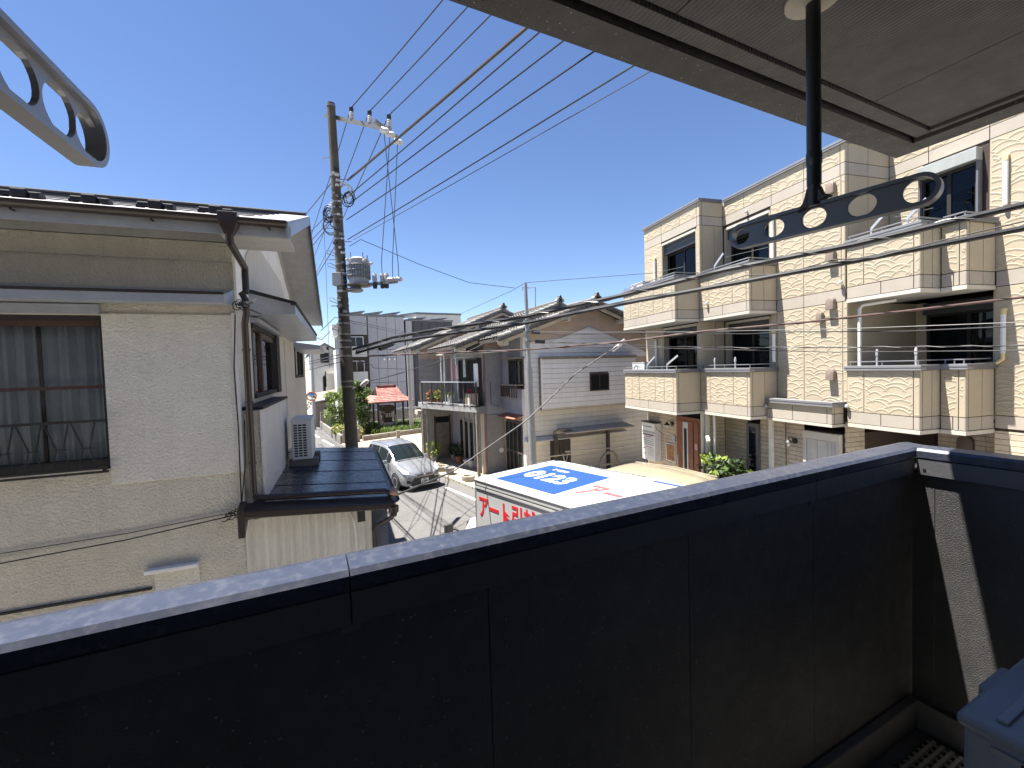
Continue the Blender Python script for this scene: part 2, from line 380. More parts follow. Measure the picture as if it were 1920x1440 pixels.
hanger('dark grey oval-holed bracket hanging on a rod before the beige flats', (rp.x, rp.y), ZA, (eL, eR), .040,
       [((spot(px, (1371, 449), (1768, 346), ZA) - eL).length, r_) for px, r_ in ((1390, .024), (1452, .0265), (1527, .028), (1617, .0285), (1726, .030))], 'bracket_dark', 'bracket_grey')
eE, eS = at_z(186, 276, ZA), at_z(0, 112, ZA); eS = eE + (eS - eE).normalized() * .50
hanger('grey laundry bracket with round holes against open sky above the tin roof', tuple((eS * .62 + eE * .38).xy), ZA, (eE, eS), .052,
       [(.042, .033), (.118, .036), (.205, .036), (.295, .036), (.385, .036), (.458, .033)], 'bracket_silver', 'bracket_silver')

# air conditioner on our balcony
t = thing('air_conditioner', 'blue-grey outdoor unit in the corner of the black balcony', 'air conditioner', (2, .4, 2.95), 'air conditioner outdoor units')
c0 = at_z(1795, 1335, 3.80)
x0, y1 = c0.x, c0.y + .005
box('casing', 'ac_grey', W, x0 + .012, x0 + .80, y1 - .30, y1 - .012, 3.0, 3.765, t, bev=.012)
lid = MB().box(W, x0, x0 + .815, y1 - .315, y1, 3.765, 3.80).build('lid', 'ac_lid', t, bev=.012)
for k in range(3): box('ridge', 'ac_lid', W, x0 + .05, x0 + .78, y1 - .09 - k * .075, y1 - .066 - k * .075, 3.8, 3.809, lid, bev=.003)
box('service_cover', 'ac_lid', W, x0 + .24, x0 + .42, y1 - .012, y1 + .03, 3.45, 3.775, t, bev=.012)
box('side_panel', 'ac_grey', W, x0 + .008, x0 + .0125, y1 - .27, y1 - .07, 3.05, 3.735, t)
box('handle', 'cap_beige', W, x0 + .002, x0 + .009, y1 - .16, y1 - .07, 3.735, 3.75, t)
MB().tube([(x0 + .001, y1 - .13, 3.742), (x0 + .004, y1 - .13, 3.742)], .005, 10).build('screw', 'black', t)
for x in (x0 + .12, x0 + .62): box('foot', 'black', W, x, x + .06, y1 - .31, y1 + .0, 2.95, 3.0, t)
# ---------------------------------------------------------------- neighbouring house on the left
LF = Fr(5)
A0, B0 = -1.108, 5.826
lh = thing('neighbour_house', 'cream stucco house with brown gutters and grey metal roof', 'house', LF.p(-3, 9, 0))
AL = -7.5; BR = 13.0
# walls: front with window opening, side, back
wl_u0, wl_u1, wz0, wz1 = -5.0, -2.312, 3.87, 5.48
def lb(name, mat, *a, **k): return box(name, mat, LF, *a, lh, **k)
wall = MB()
wall.box(LF, AL, A0, B0, B0 + .14, 0, wz0)
wall.box(LF, AL, wl_u0, B0, B0 + .14, wz0, wz1); wall.box(LF, wl_u1, A0, B0, B0 + .14, wz0, wz1)
wall.box(LF, AL, A0, B0, B0 + .14, wz1, 6.55)
wall.build('front_wall', 'stucco', lh)
sw = MB(); wu0, wu1 = 6.72, 8.80
sw.box(LF, A0 - .14, A0, B0 + .14, 10.25, 0, 4.5); sw.box(LF, A0 - .14, A0, B0 + .14, wu0, 4.5, 5.5); sw.box(LF, A0 - .14, A0, wu1, 10.25, 4.5, 5.5)
sw.box(LF, A0 - .14, A0, B0 + .14, BR, 5.5, 5.62)
sw.box(LF, A0 - .14, A0 + .012, 10.25, 12.2, 0, 5.5); sw.box(LF, A0 - .14, A0 + .012, 12.2, 14.6, 0, 4.72); sw.box(LF, A0 - .14, A0 + .012, 14.6, 15.5, 0, 5.5)
sw.build('side_wall', 'stucco', lh)
ZR, BRG = 7.80, 9.25         # ridge height and position
slope = (ZR - 6.40) / (BRG - 5.15)
zr = lambda b: ZR - abs(b - BRG) * slope
# gable wall, light render
gp = [LF.p(A0, b, z) for b, z in ((B0 + .14, 5.62), (BR, 5.62), (BR, zr(BR) - .1), (BRG, ZR - .1), (B0 + .14, zr(B0 + .14) - .1))]
MB().prism(gp, LF.e * -.14).build('gable_wall', 'stucco_smooth', lh)
MB().prism([LF.p(A0 + .012, b, z) for b, z in ((6.55, 5.93), (12.0, 5.93), (10.2, 6.72), (7.2, 6.72), (6.55, 6.35))], LF.e * -.008).build('gable_render', 'stucco_light', lh)
MB().prism([LF.p(A0 + .02, b, z) for b, z in ((9.6, 7.66), (9.72, 7.66), (10.1, 7.25), (9.95, 7.38), (9.75, 7.42))], LF.e * -.006).build('peeled_patch', 'frame_dark', lh)
box('back_wall', 'stucco', LF, AL, A0, BR - .14, BR, 0, zr(BR) - .1, lh)
# light render patch and belt on the front
lb('render_patch', 'stucco_light', wl_u1, A0 + .004, B0 - .022, B0, 3.70, 5.50, bev=.008)
lb('corner_trim', 'stucco_smooth', A0 - .035, A0 + .012, B0 - .034, B0 + .02, 3.70, 5.52, bev=.006)
lb('belt_moulding', 'stucco', AL, A0 + .004, B0 - .03, B0, 6.09, 6.30, bev=.005)
lb('soffit_cove', 'soffit_white', AL, A0, B0 - .02, B0, 6.31, 6.45)
# front eave: soffit, fascia
EB, RA = 5.22, -.455
zs = zr(EB) - .11
MB().hexa([LF.p(AL, EB, zs - .05), LF.p(A0 + .02, EB, zs - .05), LF.p(A0 + .02, B0, 6.44), LF.p(AL, B0, 6.44), LF.p(AL, EB, zs), LF.p(A0 + .02, EB, zs), LF.p(A0 + .02, B0, 6.5), LF.p(AL, B0, 6.5)]).build('eave_soffit', 'soffit_white', lh)
lb('eave_board', 'fascia_grey', AL, RA + .01, EB - .02, EB, zs - .075, zs + .05)
lb('eave_board', 'soffit_white', A0 + .02, RA - .01, EB, B0 - .05, zs - .08, zs - .03)
# roof planes
rf = MB()
for b_, s_ in ((EB - .10, 1), (13.75, -1)):
    P = [LF.p(AL, b_, zr(b_)), LF.p(RA, b_, zr(b_)), LF.p(RA, BRG, ZR), LF.p(AL, BRG, ZR)]
    rf.hexa([q - Vector((0, 0, .035)) for q in P] + P)
roof = rf.build('roof', 'roof_metal', lh)
for k in range(6):                                   # lap seams across the roof
    b_ = EB + .62 + k * .62
    if b_ < BRG - .1: MB().hexa([LF.p(AL, b_, zr(b_) - .01), LF.p(RA - .42, b_, zr(b_) - .01), LF.p(RA - .42, b_ + .10, zr(b_ + .1) - .01), LF.p(AL, b_ + .10, zr(b_ + .1) - .01),
              LF.p(AL, b_, zr(b_) + .012), LF.p(RA - .42, b_, zr(b_) + .012), LF.p(RA - .42, b_ + .10, zr(b_ + .1) + .004), LF.p(AL, b_ + .10, zr(b_ + .1) + .004)]).build('seam', 'roof_seam', roof)
MB().bar(LF.p(AL, BRG, ZR + .01), LF.p(RA - .05, BRG, ZR + .01), .22, .05).build('ridge_cap', 'roof_seam', roof, bev=.02)
for px in (42, 172, 294, 406):                       # snow guards
    u = LF.on_v(px, 352 + px * .09, EB + .45)[0]
    mb = MB(); b_ = EB + .40; z = zr(b_)
    mb.box(LF, u - .16, u + .16, b_, b_ + .05, z + .02, z + .07); mb.box(LF, u - .06, u + .06, b_ - .03, b_ + .08, z, z + .085)
    mb.box(LF, u + .10, u + .17, b_ - .06, b_ + .06, z - .01, z + .05); mb.box(LF, u - .17, u - .11, b_, b_ + .08, z, z + .05)
    mb.build('snow_guard', 'snow_guard', roof, bev=.012)
# rake: soffit and bargeboards on both slopes
def rakeseg(b0, b1, zoff0, zoff1, u0, u1, name, mat, ext=0):
    P = [LF.p(u0, b0, zr(b0) + zoff0), LF.p(u1, b0, zr(b0) + zoff0), LF.p(u1, b1, zr(b1) + zoff0), LF.p(u0, b1, zr(b1) + zoff0)]
    Q = [LF.p(u0, b0, zr(b0) + zoff1), LF.p(u1, b0, zr(b0) + zoff1), LF.p(u1, b1, zr(b1) + zoff1), LF.p(u0, b1, zr(b1) + zoff1)]
    return MB().hexa(P + Q).build(name, mat, lh)
rakeseg(EB, BRG, -.11, -.075, A0, RA - .03, 'rake_soffit', 'soffit_white')
rakeseg(BRG, 13.7, -.11, -.075, A0, RA - .03, 'rake_soffit', 'soffit_white')
rakeseg(EB - .09, BRG, -.17, -.037, RA - .028, RA - .002, 'bargeboard', 'fascia_grey')
rakeseg(BRG, 13.72, -.16, -.037, RA - .028, RA - .002, 'bargeboard', 'gutter_brown')
rakeseg(B0, BRG, -.30, -.112, A0, A0 + .03, 'gable_trim', 'soffit_white')
rakeseg(BRG, BR, -.30, -.112, A0, A0 + .03, 'gable_trim', 'soffit_white')
# gutter with hopper and downpipe
def halfpipe(mb, p0, p1, r, n=10):
    t = (p1 - p0).normalized(); x = t.cross(Vector((0, 0, 1))).normalized(); rings = []
    for q in (p0, p1):
        rings.append([q + x * math.cos(math.pi + math.pi * k / n) * r + Vector((0, 0, 1)) * math.sin(math.pi + math.pi * k / n) * r for k in range(n + 1)] +
                     [q + x * math.cos(-math.pi * k / n) * (r - .006) + Vector((0, 0, 1)) * math.sin(-math.pi * k / n) * (r - .006) for k in range(n + 1)])
    return mb.loft(rings)
gb = EB - .075; gz = 6.385
halfpipe(MB(), LF.p(AL, gb, gz), LF.p(RA - .015, gb, gz), .062).build('gutter', 'gutter_brown', lh, smooth=True)
for px in (30, 288, 505): u = LF.on_v(px, 400, EB)[0]; MB().tube([LF.p(u, EB - .01, zs + .0), LF.p(u, EB - .05, gz - .075), LF.p(u, gb, gz - .068)], .010, 6).build('gutter_clip', 'gutter_brown', lh)
hu = LF.on_v(429, 420, gb)[0]
hop = MB(); cx, cy = hu, gb
ringz = [(.085, .07, gz + .045), (.085, .07, gz - .06), (.05, .045, gz - .14), (.042, .042, gz - .17)]
hop.loft([[LF.p(cx + a * sx, cy + b * sy, z) for sx, sy in ((-1, -1), (1, -1), (1, 1), (-1, 1))] for a, b, z in ringz]).build('gutter_hopper', 'gutter_brown', lh, bev=.008)
pipe_u = A0 + .10
dp = [LF.p(hu, gb, gz - .15), LF.p(hu, gb, gz - .24), LF.p(hu + .02, B0 - .10, 6.02), LF.p(hu + .02, B0 - .10, 5.80), LF.p(hu + .02, B0 - .12, 5.74), LF.p(pipe_u, B0 - .13, 5.72), LF.p(pipe_u + .03, B0 - .13, 5.66), LF.p(pipe_u + .03, B0 - .12, 5.5), LF.p(pipe_u, B0 - .06, 5.40), LF.p(pipe_u, B0 - .05, 3.46), LF.p(pipe_u + .01, B0 - .055, 3.41), LF.p(pipe_u + .06, B0 - .06, 3.39), LF.p(.44, B0 - .10, 3.30), LF.p(.50, B0 - .10, 3.27), LF.p(.51, B0 - .10, 3.2)]
MB().tube(dp, .036, 12).build('downpipe', 'gutter_brown', lh, smooth=True)
for z in (5.1, 4.5, 3.8): MB().tube([LF.p(pipe_u, B0 - .05, z - .014), LF.p(pipe_u, B0 - .05, z + .014)], .043, 12).build('pipe_clip', 'gutter_brown', lh)
# canopy along the front and skirt roof on the side
def canopy(P, name, mat): return MB().hexa(P).build(name, mat, lh)
FB = 5.47
canopy([LF.p(AL, FB, 5.585), LF.p(A0 - .03, FB, 5.585), LF.p(A0 + .0, B0 - .03, 5.60), LF.p(AL, B0 - .03, 5.60), LF.p(AL, FB, 5.672), LF.p(A0 - .03, FB, 5.672), LF.p(A0 + .0, B0 - .03, 5.78), LF.p(AL, B0 - .03, 5.78)], 'canopy', 'fascia_grey')
lb('canopy_edge', 'gutter_brown', AL, A0 - .03, FB - .012, FB + .04, 5.674, 5.70)
SU = -.555
canopy([LF.p(A0, 6.70, 5.60), LF.p(SU, 6.62, 5.62), LF.p(SU, 11.9, 5.62), LF.p(A0, 11.9, 5.60), LF.p(A0, 6.70, 5.90), LF.p(SU, 6.62, 5.735), LF.p(SU, 11.9, 5.735), LF.p(A0, 11.9, 5.90)], 'skirt_canopy', 'fascia_grey')
canopy([LF.p(A0, 6.66, 5.905), LF.p(SU - .0, 6.58, 5.745), LF.p(SU - .0, 6.66, 5.745), LF.p(A0, 6.74, 5.905), LF.p(A0, 6.66, 5.945), LF.p(SU, 6.58, 5.785), LF.p(SU, 6.66, 5.785), LF.p(A0, 6.74, 5.945)], 'canopy_edge', 'frame_dark')
lb('canopy_edge', 'frame_dark', SU - .05, SU + .02, 6.58, 11.9, 5.738, 5.775)
canopy([LF.p(A0, 12.3, 5.42), LF.p(-.5, 12.3, 5.44), LF.p(-.5, 15.2, 5.44), LF.p(A0, 15.2, 5.42), LF.p(A0, 12.3, 5.62), LF.p(-.5, 12.3, 5.53), LF.p(-.5, 15.2, 5.53), LF.p(A0, 15.2, 5.62)], 'skirt_canopy', 'fascia_grey')
# front window: frame, panes, curtains, grille
wn_ = lb('window', 'frame_dark', wl_u0, wl_u1, B0 + .02, B0 + .10, wz0, wz0 + .11)
def wp(name, mat, *a, **k): return box(name, mat, LF, *a, wn_, **k)
wp('frame', 'frame_dark', wl_u0, wl_u1, B0 + .012, B0 + .12, wz1 - .05, wz1)
wp('frame', 'frame_brown', wl_u0, wl_u1 - .03, B0 + .03, B0 + .10, wz1 - .11, wz1 - .05)
wp('frame', 'frame_dark', wl_u1 - .03, wl_u1, B0 + .012, B0 + .12, wz0 + .11, wz1 - .05)
wp('mullion', 'frame_brown', -2.885, -2.855, B0 + .094, B0 + .112, wz0 + .11, wz1 - .11)
wp('rail', 'frame_brown', wl_u0, wl_u1 - .03, B0 + .055, B0 + .08, 4.72, 4.755)
wp('pane', 'window_glass', wl_u0, wl_u1 - .032, B0 + .088, B0 + .092, wz0 + .11, wz1 - .11)
mb = MB(); n = 150
for k in range(n):
    u0 = wl_u0 + (wl_u1 - wl_u0) * k / n; u1 = wl_u0 + (wl_u1 - wl_u0) * (k + 1) / n
    f = lambda u: B0 + .145 + .02 * math.sin(u * 38) + .018 * math.sin(u * 91 + 1)
    mb.add([LF.p(u0, f(u0), wz0), LF.p(u1, f(u1), wz0), LF.p(u1, f(u1), wz1), LF.p(u0, f(u0), wz1)], [(0, 1, 2, 3)])
mb.build('curtain', 'curtain', wn_, smooth=2, norm=False)
box('room', 'curtain', LF, AL, A0 - .16, B0 + .34, B0 + .4, 3.4, 5.6, lh)
lb('window_hood', 'fascia_grey', wl_u0, wl_u1, B0 - .06, B0 + .01, 5.49, 5.585)
gr = MB(); yb = B0 - .09
gr.bar(LF.p(wl_u0, yb, 4.39), LF.p(wl_u1 + .01, yb, 4.39), .022, .026)
gr.bar(LF.p(wl_u0, yb, 3.90), LF.p(wl_u1 + .01, yb, 3.90), .02, .02); gr.bar(LF.p(wl_u0, yb, 3.86), LF.p(wl_u1 + .01, yb, 3.86), .03, .02)
gri = gr.build('grille', 'frame_dark', lh)
p_ = .2085
for k in range(12):
    u = -2.43 - k * p_
    mb = MB(); mb.bar(LF.p(u + .042, yb, 4.39), LF.p(u - .008, yb, 4.12), .011); mb.bar(LF.p(u - .045 - .105, yb, 4.385), LF.p(u - .065, yb, 4.12), .011)
    mb.bar(LF.p(u - .085, yb, 4.115), LF.p(u + .012, yb, 4.115), .012); mb.bar(LF.p(u - .065, yb, 4.115), LF.p(u - .11, yb, 3.91), .009); mb.bar(LF.p(u - .008, yb, 4.115), LF.p(u + .03, yb, 3.91), .009)
    mb.build('bar', 'frame_dark', gri)
for u in (-2.34, -3.3, -4.3): MB().bar(LF.p(u, yb, 3.88), LF.p(u, B0 + .02, 3.88), .02).build('stay', 'frame_dark', gri)
# side window
sw_ = lb('window', 'frame_dark', A0 - .08, A0 + .03, wu0, wu1, 4.5, 4.56)
def sp(name, mat, *a): return box(name, mat, LF, *a, sw_)
sp('frame', 'frame_dark', A0 - .08, A0 + .03, wu0, wu1, 5.44, 5.5); sp('frame', 'frame_dark', A0 - .08, A0 + .06, wu1 - .12, wu1 + .25, 4.5, 5.5)
sp('frame', 'frame_brown', A0 - .06, A0 + .01, wu0, wu0 + .06, 4.56, 5.44); sp('mullion', 'frame_brown', A0 - .05, A0 + .005, 7.42, 7.52, 4.56, 5.44)
sp('frame', 'frame_brown', A0 - .05, A0 + .01, 7.5, wu1 - .12, 5.36, 5.44)
sp('pane', 'window_glass', A0 - .035, A0 - .03, wu0 + .06, wu1 - .12, 4.56, 5.44)
sp('curtain', 'curtain', A0 - .14, A0 - .125, wu0, wu1, 4.5, 5.5)
lb('window_hood', 'fascia_grey', A0, A0 + .10, wu0 - .05, wu1 + .3, 5.51, 5.57)
s2 = lb('window', 'frame_dark', A0 - .05, A0 + .03, 12.2, 14.6, 4.72, 4.80)
for a in ((12.2, 12.35), (13.3, 13.5), (14.4, 14.6)): box('frame', 'frame_dark', LF, A0 - .05, A0 + .03, *a, 4.80, 5.5, s2)
box('pane', 'window_glass', LF, A0 - .02, A0 - .015, 12.2, 14.6, 4.8, 5.5, s2)
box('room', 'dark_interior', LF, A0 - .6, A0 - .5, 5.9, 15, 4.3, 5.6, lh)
# bay box below the side window
lb('bay_box', 'stucco', A0, A0 + .19, B0 + .02, 8.25, 2.9, 4.40)
lb('bay_render', 'stucco_light', A0 + .19, A0 + .205, B0 + .0, 8.27, 3.2, 4.40)
lb('bay_cap', 'frame_dark', A0 - .0, A0 + .225, B0 + .05, 8.35, 4.402, 4.44, bev=.006)
# porch with seamed roof
PU0, PU1, PV0, PV1 = -1.02, .52, 5.72, 9.75
pz = lambda u: 3.345 - (u - PU0) * .085
seams = [PV0 + .03] + [LF.on_v(600, y, 0)[0] * 0 + at for y, at in ((913, 6.55), (884, 7.40), (862, 8.30), (844, 9.2))] + [PV1]
for a, b in zip(seams[:-1], seams[1:]):
    MB().hexa([LF.p(PU0, a, pz(PU0) - .03), LF.p(PU1, a, pz(PU1) - .03), LF.p(PU1, b, pz(PU1) - .03), LF.p(PU0, b, pz(PU0) - .03),
               LF.p(PU0, a, pz(PU0) + .006), LF.p(PU1, a, pz(PU1) + .006), LF.p(PU1, b - .012, pz(PU1)), LF.p(PU0, b - .012, pz(PU0))]).build('porch_roof_sheet', 'porch_roof', lh)
halfpipe(MB(), LF.p(PU1 + .045, PV0 - .03, pz(PU1) - .02), LF.p(PU1 + .045, PV1, pz(PU1) - .02), .05).build('gutter', 'gutter_brown', lh, smooth=True)
MB().hexa([LF.p(-1.14, PV0 - .12, 3.215), LF.p(PU1, PV0 - .12, 3.09), LF.p(PU1, PV0 + .03, 3.09), LF.p(-1.14, PV0 + .03, 3.215), LF.p(-1.14, PV0 - .12, 3.30), LF.p(PU1, PV0 - .12, 3.165), LF.p(PU1, PV0 + .03, 3.225), LF.p(-1.14, PV0 + .03, 3.36)]).build('porch_fascia', 'gutter_brown', lh, bev=.012)
MB().prism([LF.p(-1.15, PV0 - .13, z) for z in (3.0, 3.32)] + [LF.p(-1.15, PV0 + .05, 3.37), LF.p(-1.15, PV0 + .05, 3.12)], LF.e * .07).build('fascia_bracket', 'gutter_brown', lh, bev=.006)
mb = MB(); n = 62
prof = []
for k in range(n + 1):
    u = -1.12 + (.27 + 1.12) * k / n; ph = (k % 4); prof.append((u, B0 - .012 - (.018 if ph in (1, 2) else 0)))
mb.loft([[LF.p(u, v, z) for u, v in prof] for z in (0, 3.14)], closed=False); mb.build('corrugated_wall', 'corrugated', lh, norm=False)
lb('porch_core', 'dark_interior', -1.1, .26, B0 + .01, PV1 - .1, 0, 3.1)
lb('navy_panel', 'navy_panel', .275, .47, B0 + .02, B0 + .08, 0, 3.06)
MB().tube([LF.p(.53, PV0 - .08, 3.18), LF.p(.53, PV0 - .08, 3.02), LF.p(.50, PV0 - .06, 2.97), LF.p(.335, PV0 + .03, 2.86), LF.p(.31, PV0 + .03, 2.80), LF.p(.31, PV0 + .03, .1)], .03, 10).build('downpipe', 'gutter_brown', lh, smooth=True)
lathe(MB(), LF.p(.53, PV0 - .08, 0), [(.035, 2.99), (.045, 3.03), (.065, 3.05), (.065, 3.12)], 12).build('gutter_hopper', 'gutter_brown', lh, smooth=True)
MB().tube([LF.p(PU1 - .02, PV0 - .10, 3.30), LF.p(PU1 + .05, PV0 - .09, 3.27), LF.p(PU1 + .05, PV0 + .3, 3.24)], .028, 8).build('rusty_end', 'rust_cap', lh, smooth=True)
lb('lamp_box', 'frame_dark', .10, .19, PV0 - .11, PV0 - .01, 2.985, 3.13, bev=.006)
MB().tube([LF.p(-.0, B0 - .03, 3.1), LF.p(.06, B0 - .05, 2.95), LF.p(.075, B0 - .04, 2.8), LF.p(.08, B0 - .04, 2.3)], .007, 6).build('conduit', 'stucco_smooth', lh)
# meter shelf; dark strip painted as a shade line on the front wall
mu0, mu1 = LF.on_v(275, 1070, B0)[0], LF.on_v(374, 1055, B0)[0]
lb('meter_hood', 'stucco_smooth', mu0, mu1, B0 - .09, B0, 2.705, 2.75, bev=.01)
lb('meter_panel', 'stucco_light', mu0 + .07, mu1, B0 - .012, B0, 2.3, 2.7)
lb('shade_strip', 'frame_dark', AL, mu0 + .04, B0 - .03, B0, 2.52, 2.54)
# outdoor unit on the porch roof
t = thing('air_conditioner', 'white outdoor unit with slotted end on the dark porch roof', 'air conditioner', LF.p(-.63, 8.1, 3.35), 'air conditioner outdoor units')
au0, au1, av0, av1, az0, az1 = -.80, -.50, 7.80, 8.62, 3.43, 4.06
box('casing', 'ac_white', LF, au0, au1, av0, av1, az0, az1, t, bev=.012)
box('lid', 'ac_white', LF, au0 - .008, au1 + .008, av0 - .008, av1 + .008, az1, az1 + .018, t, bev=.006)
for i in range(13):
    for j in range(3):
        u = au0 + .035 + j * .066; z = az0 + .05 + i * .041
        box('slot', 'black', LF, u, u + .052, av0 - .002, av0 + .004, z, z + .026, t)
for v in (7.86, 8.45): box('foot_block', 'curb_grey', LF, au0 - .06, au1 + .08, v, v + .12, 3.30, az0, t, bev=.01)
# ---------------------------------------------------------------- three-storey flats clad in wave-relief panels
M('panel_cream', (.445, .38, .275), .85, var=.05, bump=.25, bs=45, rnd=.02, stain=(.385, .325, .235), stains=.5, staina=.25)
M('panel_band', (.40, .355, .295), .8, var=.05, bump=.12, bs=60, rnd=.03)
M('trim_white', (.55, .51, .435), .7, var=.04)
M('joint_brown', (.05, .034, .025), .8)
M('cap_grey', (.24, .24, .25), .5, metal=.2, var=.06)
M('cap_dark', (.14, .14, .15), .5)
M('hood_brown', (.20, .155, .125), .5, var=.08)
M('tile_brick', (.52, .44, .335), .85, var=.14, vs=5, rnd=.10, bump=.3, bs=60)
M('door_wood', (.25, .085, .04), .45, var=.2, vs=4, streak=.25)
M('duct_white', (.80, .79, .75), .5)
M('duct_yellow', (.66, .53, .27), .6)
M('alu', (.55, .56, .57), .4, metal=.5)
M('shutter_grey', (.06, .062, .066), .5)
M('shutter_box', (.34, .36, .34), .5)
M('garage_grey', (.50, .49, .46), .6, streak=.1)
M('lamp_black', (.02, .018, .016), .5)
M('sign_white', (.72, .72, .70), .5)
M('sign_grey', (.40, .40, .40), .5)
M('sign_print', (.10, .10, .11), .7)
M('sign_red', (.42, .10, .08), .7)
M('poster', (.32, .16, .06), .6, var=.6, vs=9, stain=(.08, .05, .03), stains=7)
M('cloth_pink', (.66, .40, .38), .9)
M('cloth_red', (.45, .03, .04), .8)
M('curtain_green', (.36, .43, .40), .9, streak=.2)
glass('glass_blue', tint=(.5, .58, .66), thru=.55)
BF = Fr(10.07, flip=True)
bg = thing('beige_apartment', 'beige three-storey flats with wave-relief cladding and stepped balconies', 'building', BF.p(-10, -13, 0))
def bb(name, mat, *a, parent=None, bev=0): return box(name, mat, BF, *a, parent or bg, bev=bev)
# solid core behind the cladding (its brown shows in the joints)
def cores(s0, s1, v1, z0, z1, ops=(), deep=.5):
    """solid core with window recesses left out of its outer skin"""
    bb('core', 'joint_brown', s0, s1, -20, v1 - deep, z0, z1)
    xs = sorted({s0, s1} | {o[i] for o in ops for i in (0, 1)}); zs_ = sorted({z0, z1} | {o[i] for o in ops for i in (2, 3)})
    mb = MB()
    for a, b in zip(xs[:-1], xs[1:]):
        for c, e in zip(zs_[:-1], zs_[1:]):
            if not any(o[0] <= a and b <= o[1] and o[2] <= c and e <= o[3] for o in ops): mb.box(BF, a, b, v1 - deep, v1, c, e)
    mb.build('core', 'joint_brown', bg)
cores(-14.44, -11.50, -9.43, 3.3, 9.72, [(-13.39, -11.65, 6.5, 8.93), (-13.39, -11.65, 3.62, 6.0)])
cores(-11.50, -7.70, -10.30, 3.3, 9.72, [(-11.40, -9.76, 6.5, 8.90), (-11.40, -9.76, 3.62, 6.0)])
for s0, s1, v1, z0, z1 in ((-7.70, -1.5, -11.70, 6.2, 9.72), (-5.77, -1.5, -11.70, 0, 6.2), (-7.7, -5.77, -13.4, 0, 6.2),
                           (-14.44, -11.50, -9.43, 0, 3.0), (-11.50, -7.72, -10.30, 0, 3.0)):
    bb('core', 'joint_brown', s0, s1, -20, v1, z0, z1)
def relief(mb, fr, kind, fx, a0, a1, z0, z1, out, rng):
    """overlapping wave ridges, standing proud of the panel"""
    P = (lambda a, o, z: fr.p(a, fx + o, z)) if kind == 'v' else (lambda a, o, z: fr.p(fx + o, a, z))
    row = 0; z = z0 - .30 + rng.random() * .1
    while z < z1:
        a = a0 - .6 + rng.random() * .5
        while a < a1 + .5:
            w = .30 + .18 * rng.random(); h = .085 + .05 * rng.random(); zc = z + rng.uniform(-.04, .04); n = 8; tw = .020
            pts = []
            for k in range(n + 1):
                t = k / n; x = a + w * (t * 1.12 - .06); y = zc + h * math.sin(math.pi * min(max(t, .02), .98)) ** .62
                pts.append((x, y))
            for (x, y), (x2, y2) in zip(pts[:-1], pts[1:]):
                if min(x, x2) < a0 + .004 or max(x, x2) > a1 - .004 or min(y, y2) < z0 + .02 or max(y, y2) > z1 - .014: continue
                mb.add([P(x, .001, y - .040), P(x, out, y - .005), P(x, .001, y + .007), P(x2, .001, y2 - .040), P(x2, out, y2 - .005), P(x2, .001, y2 + .007)], [(0, 1, 4, 3), (1, 2, 5, 4)])
            a += w * .96
        z += .100 + .025 * rng.random(); row += 1
def panel(kind, fx, a0, a1, z0, z1, mat='panel_cream', wave=True, th=.018):
    """a cladding sheet on a front ('v') or a return ('u')"""
    g_ = .008; mb = MB(); a0, a1 = min(a0, a1) + g_, max(a0, a1) - g_; z0 += g_; z1 -= g_
    if a1 - a0 < .02: return
    if kind == 'v': mb.box(BF, a0, a1, fx - th - .03, fx, z0, z1)
    else: mb.box(BF, fx - th - .03, fx, a0, a1, z0, z1)
    if wave: relief(mb, BF, kind, fx, a0, a1, z0, z1, .0065, random.Random(int(a0 * 911 + z0 * 37)))
    return mb.build('cladding_panel', mat, bg, norm=False)
def front(v, cuts, z0, z1, **k):
    for a, b in zip(cuts[:-1], cuts[1:]): panel('v', v, a, b, z0, z1, **k)
def ret(s, cuts, z0, z1, **k):
    for a, b in zip(cuts[:-1], cuts[1:]): panel('u', s, a, b, z0, z1, **k)
ZC, ZB = 9.72, (9.285, 9.005)
# --- third floor walls
# left block
front(-9.41, [-14.46, -13.40, -12.42, -11.60, -11.48], 9.285, ZC)
front(-9.41, [-14.46, -13.40, -11.60, -11.48], 9.005, 9.285, mat='panel_band', wave=False)
front(-9.41, [-14.46, -13.42], 6.3, 9.005); front(-9.41, [-11.62, -11.48], 6.3, 9.005)
ret(-11.48, [-9.41, -9.5, -10.28], 9.285, ZC, wave=False); ret(-11.48, [-9.41, -9.5, -10.28], 9.005, 9.285, mat='panel_band', wave=False)
ret(-11.48, [-9.41, -9.5, -9.95, -10.28], 6.3, 9.005, wave=False)
# main
front(-10.28, [-11.48, -10.64, -9.69, -8.72, -7.80, -7.69], 9.285, ZC)
front(-10.28, [-11.48, -9.69, -8.72, -7.80, -7.69], 9.005, 9.285, mat='panel_band', wave=False)
front(-10.28, [-9.72, -8.74, -7.78, -7.69], 6.41, 9.005)
ret(-7.69, [-10.28, -10.38, -11.0, -11.68], 9.285, ZC, wave=False); ret(-7.69, [-10.28, -10.38, -11.0, -11.68], 9.005, 9.285, mat='panel_band', wave=False); ret(-7.69, [-10.28, -10.38, -11.0, -11.68], 6.3, 9.005, wave=False)
# right
front(-11.68, [-7.69, -6.9, -5.88, -4.9, -3.9, -1.5], 9.285, ZC); front(-11.68, [-7.69, -6.9, -5.88, -4.9, -1.5], 9.03, 9.285, mat='panel_band', wave=False)
front(-11.68, [-5.88, -4.9, -3.9, -1.5], 6.41, 9.03); front(-11.68, [-7.69, -7.0], 6.41, 9.03)
front(-11.68, [-5.77, -4.9, -3.9, -1.5], 6.11, 6.41, mat='panel_band', wave=False)
front(-11.68, [-5.77, -4.9, -3.9, -1.5], 3.56, 6.11); front(-11.68, [-5.77, -4.9, -3.9, -1.5], 3.30, 3.56, mat='panel_band', wave=False)
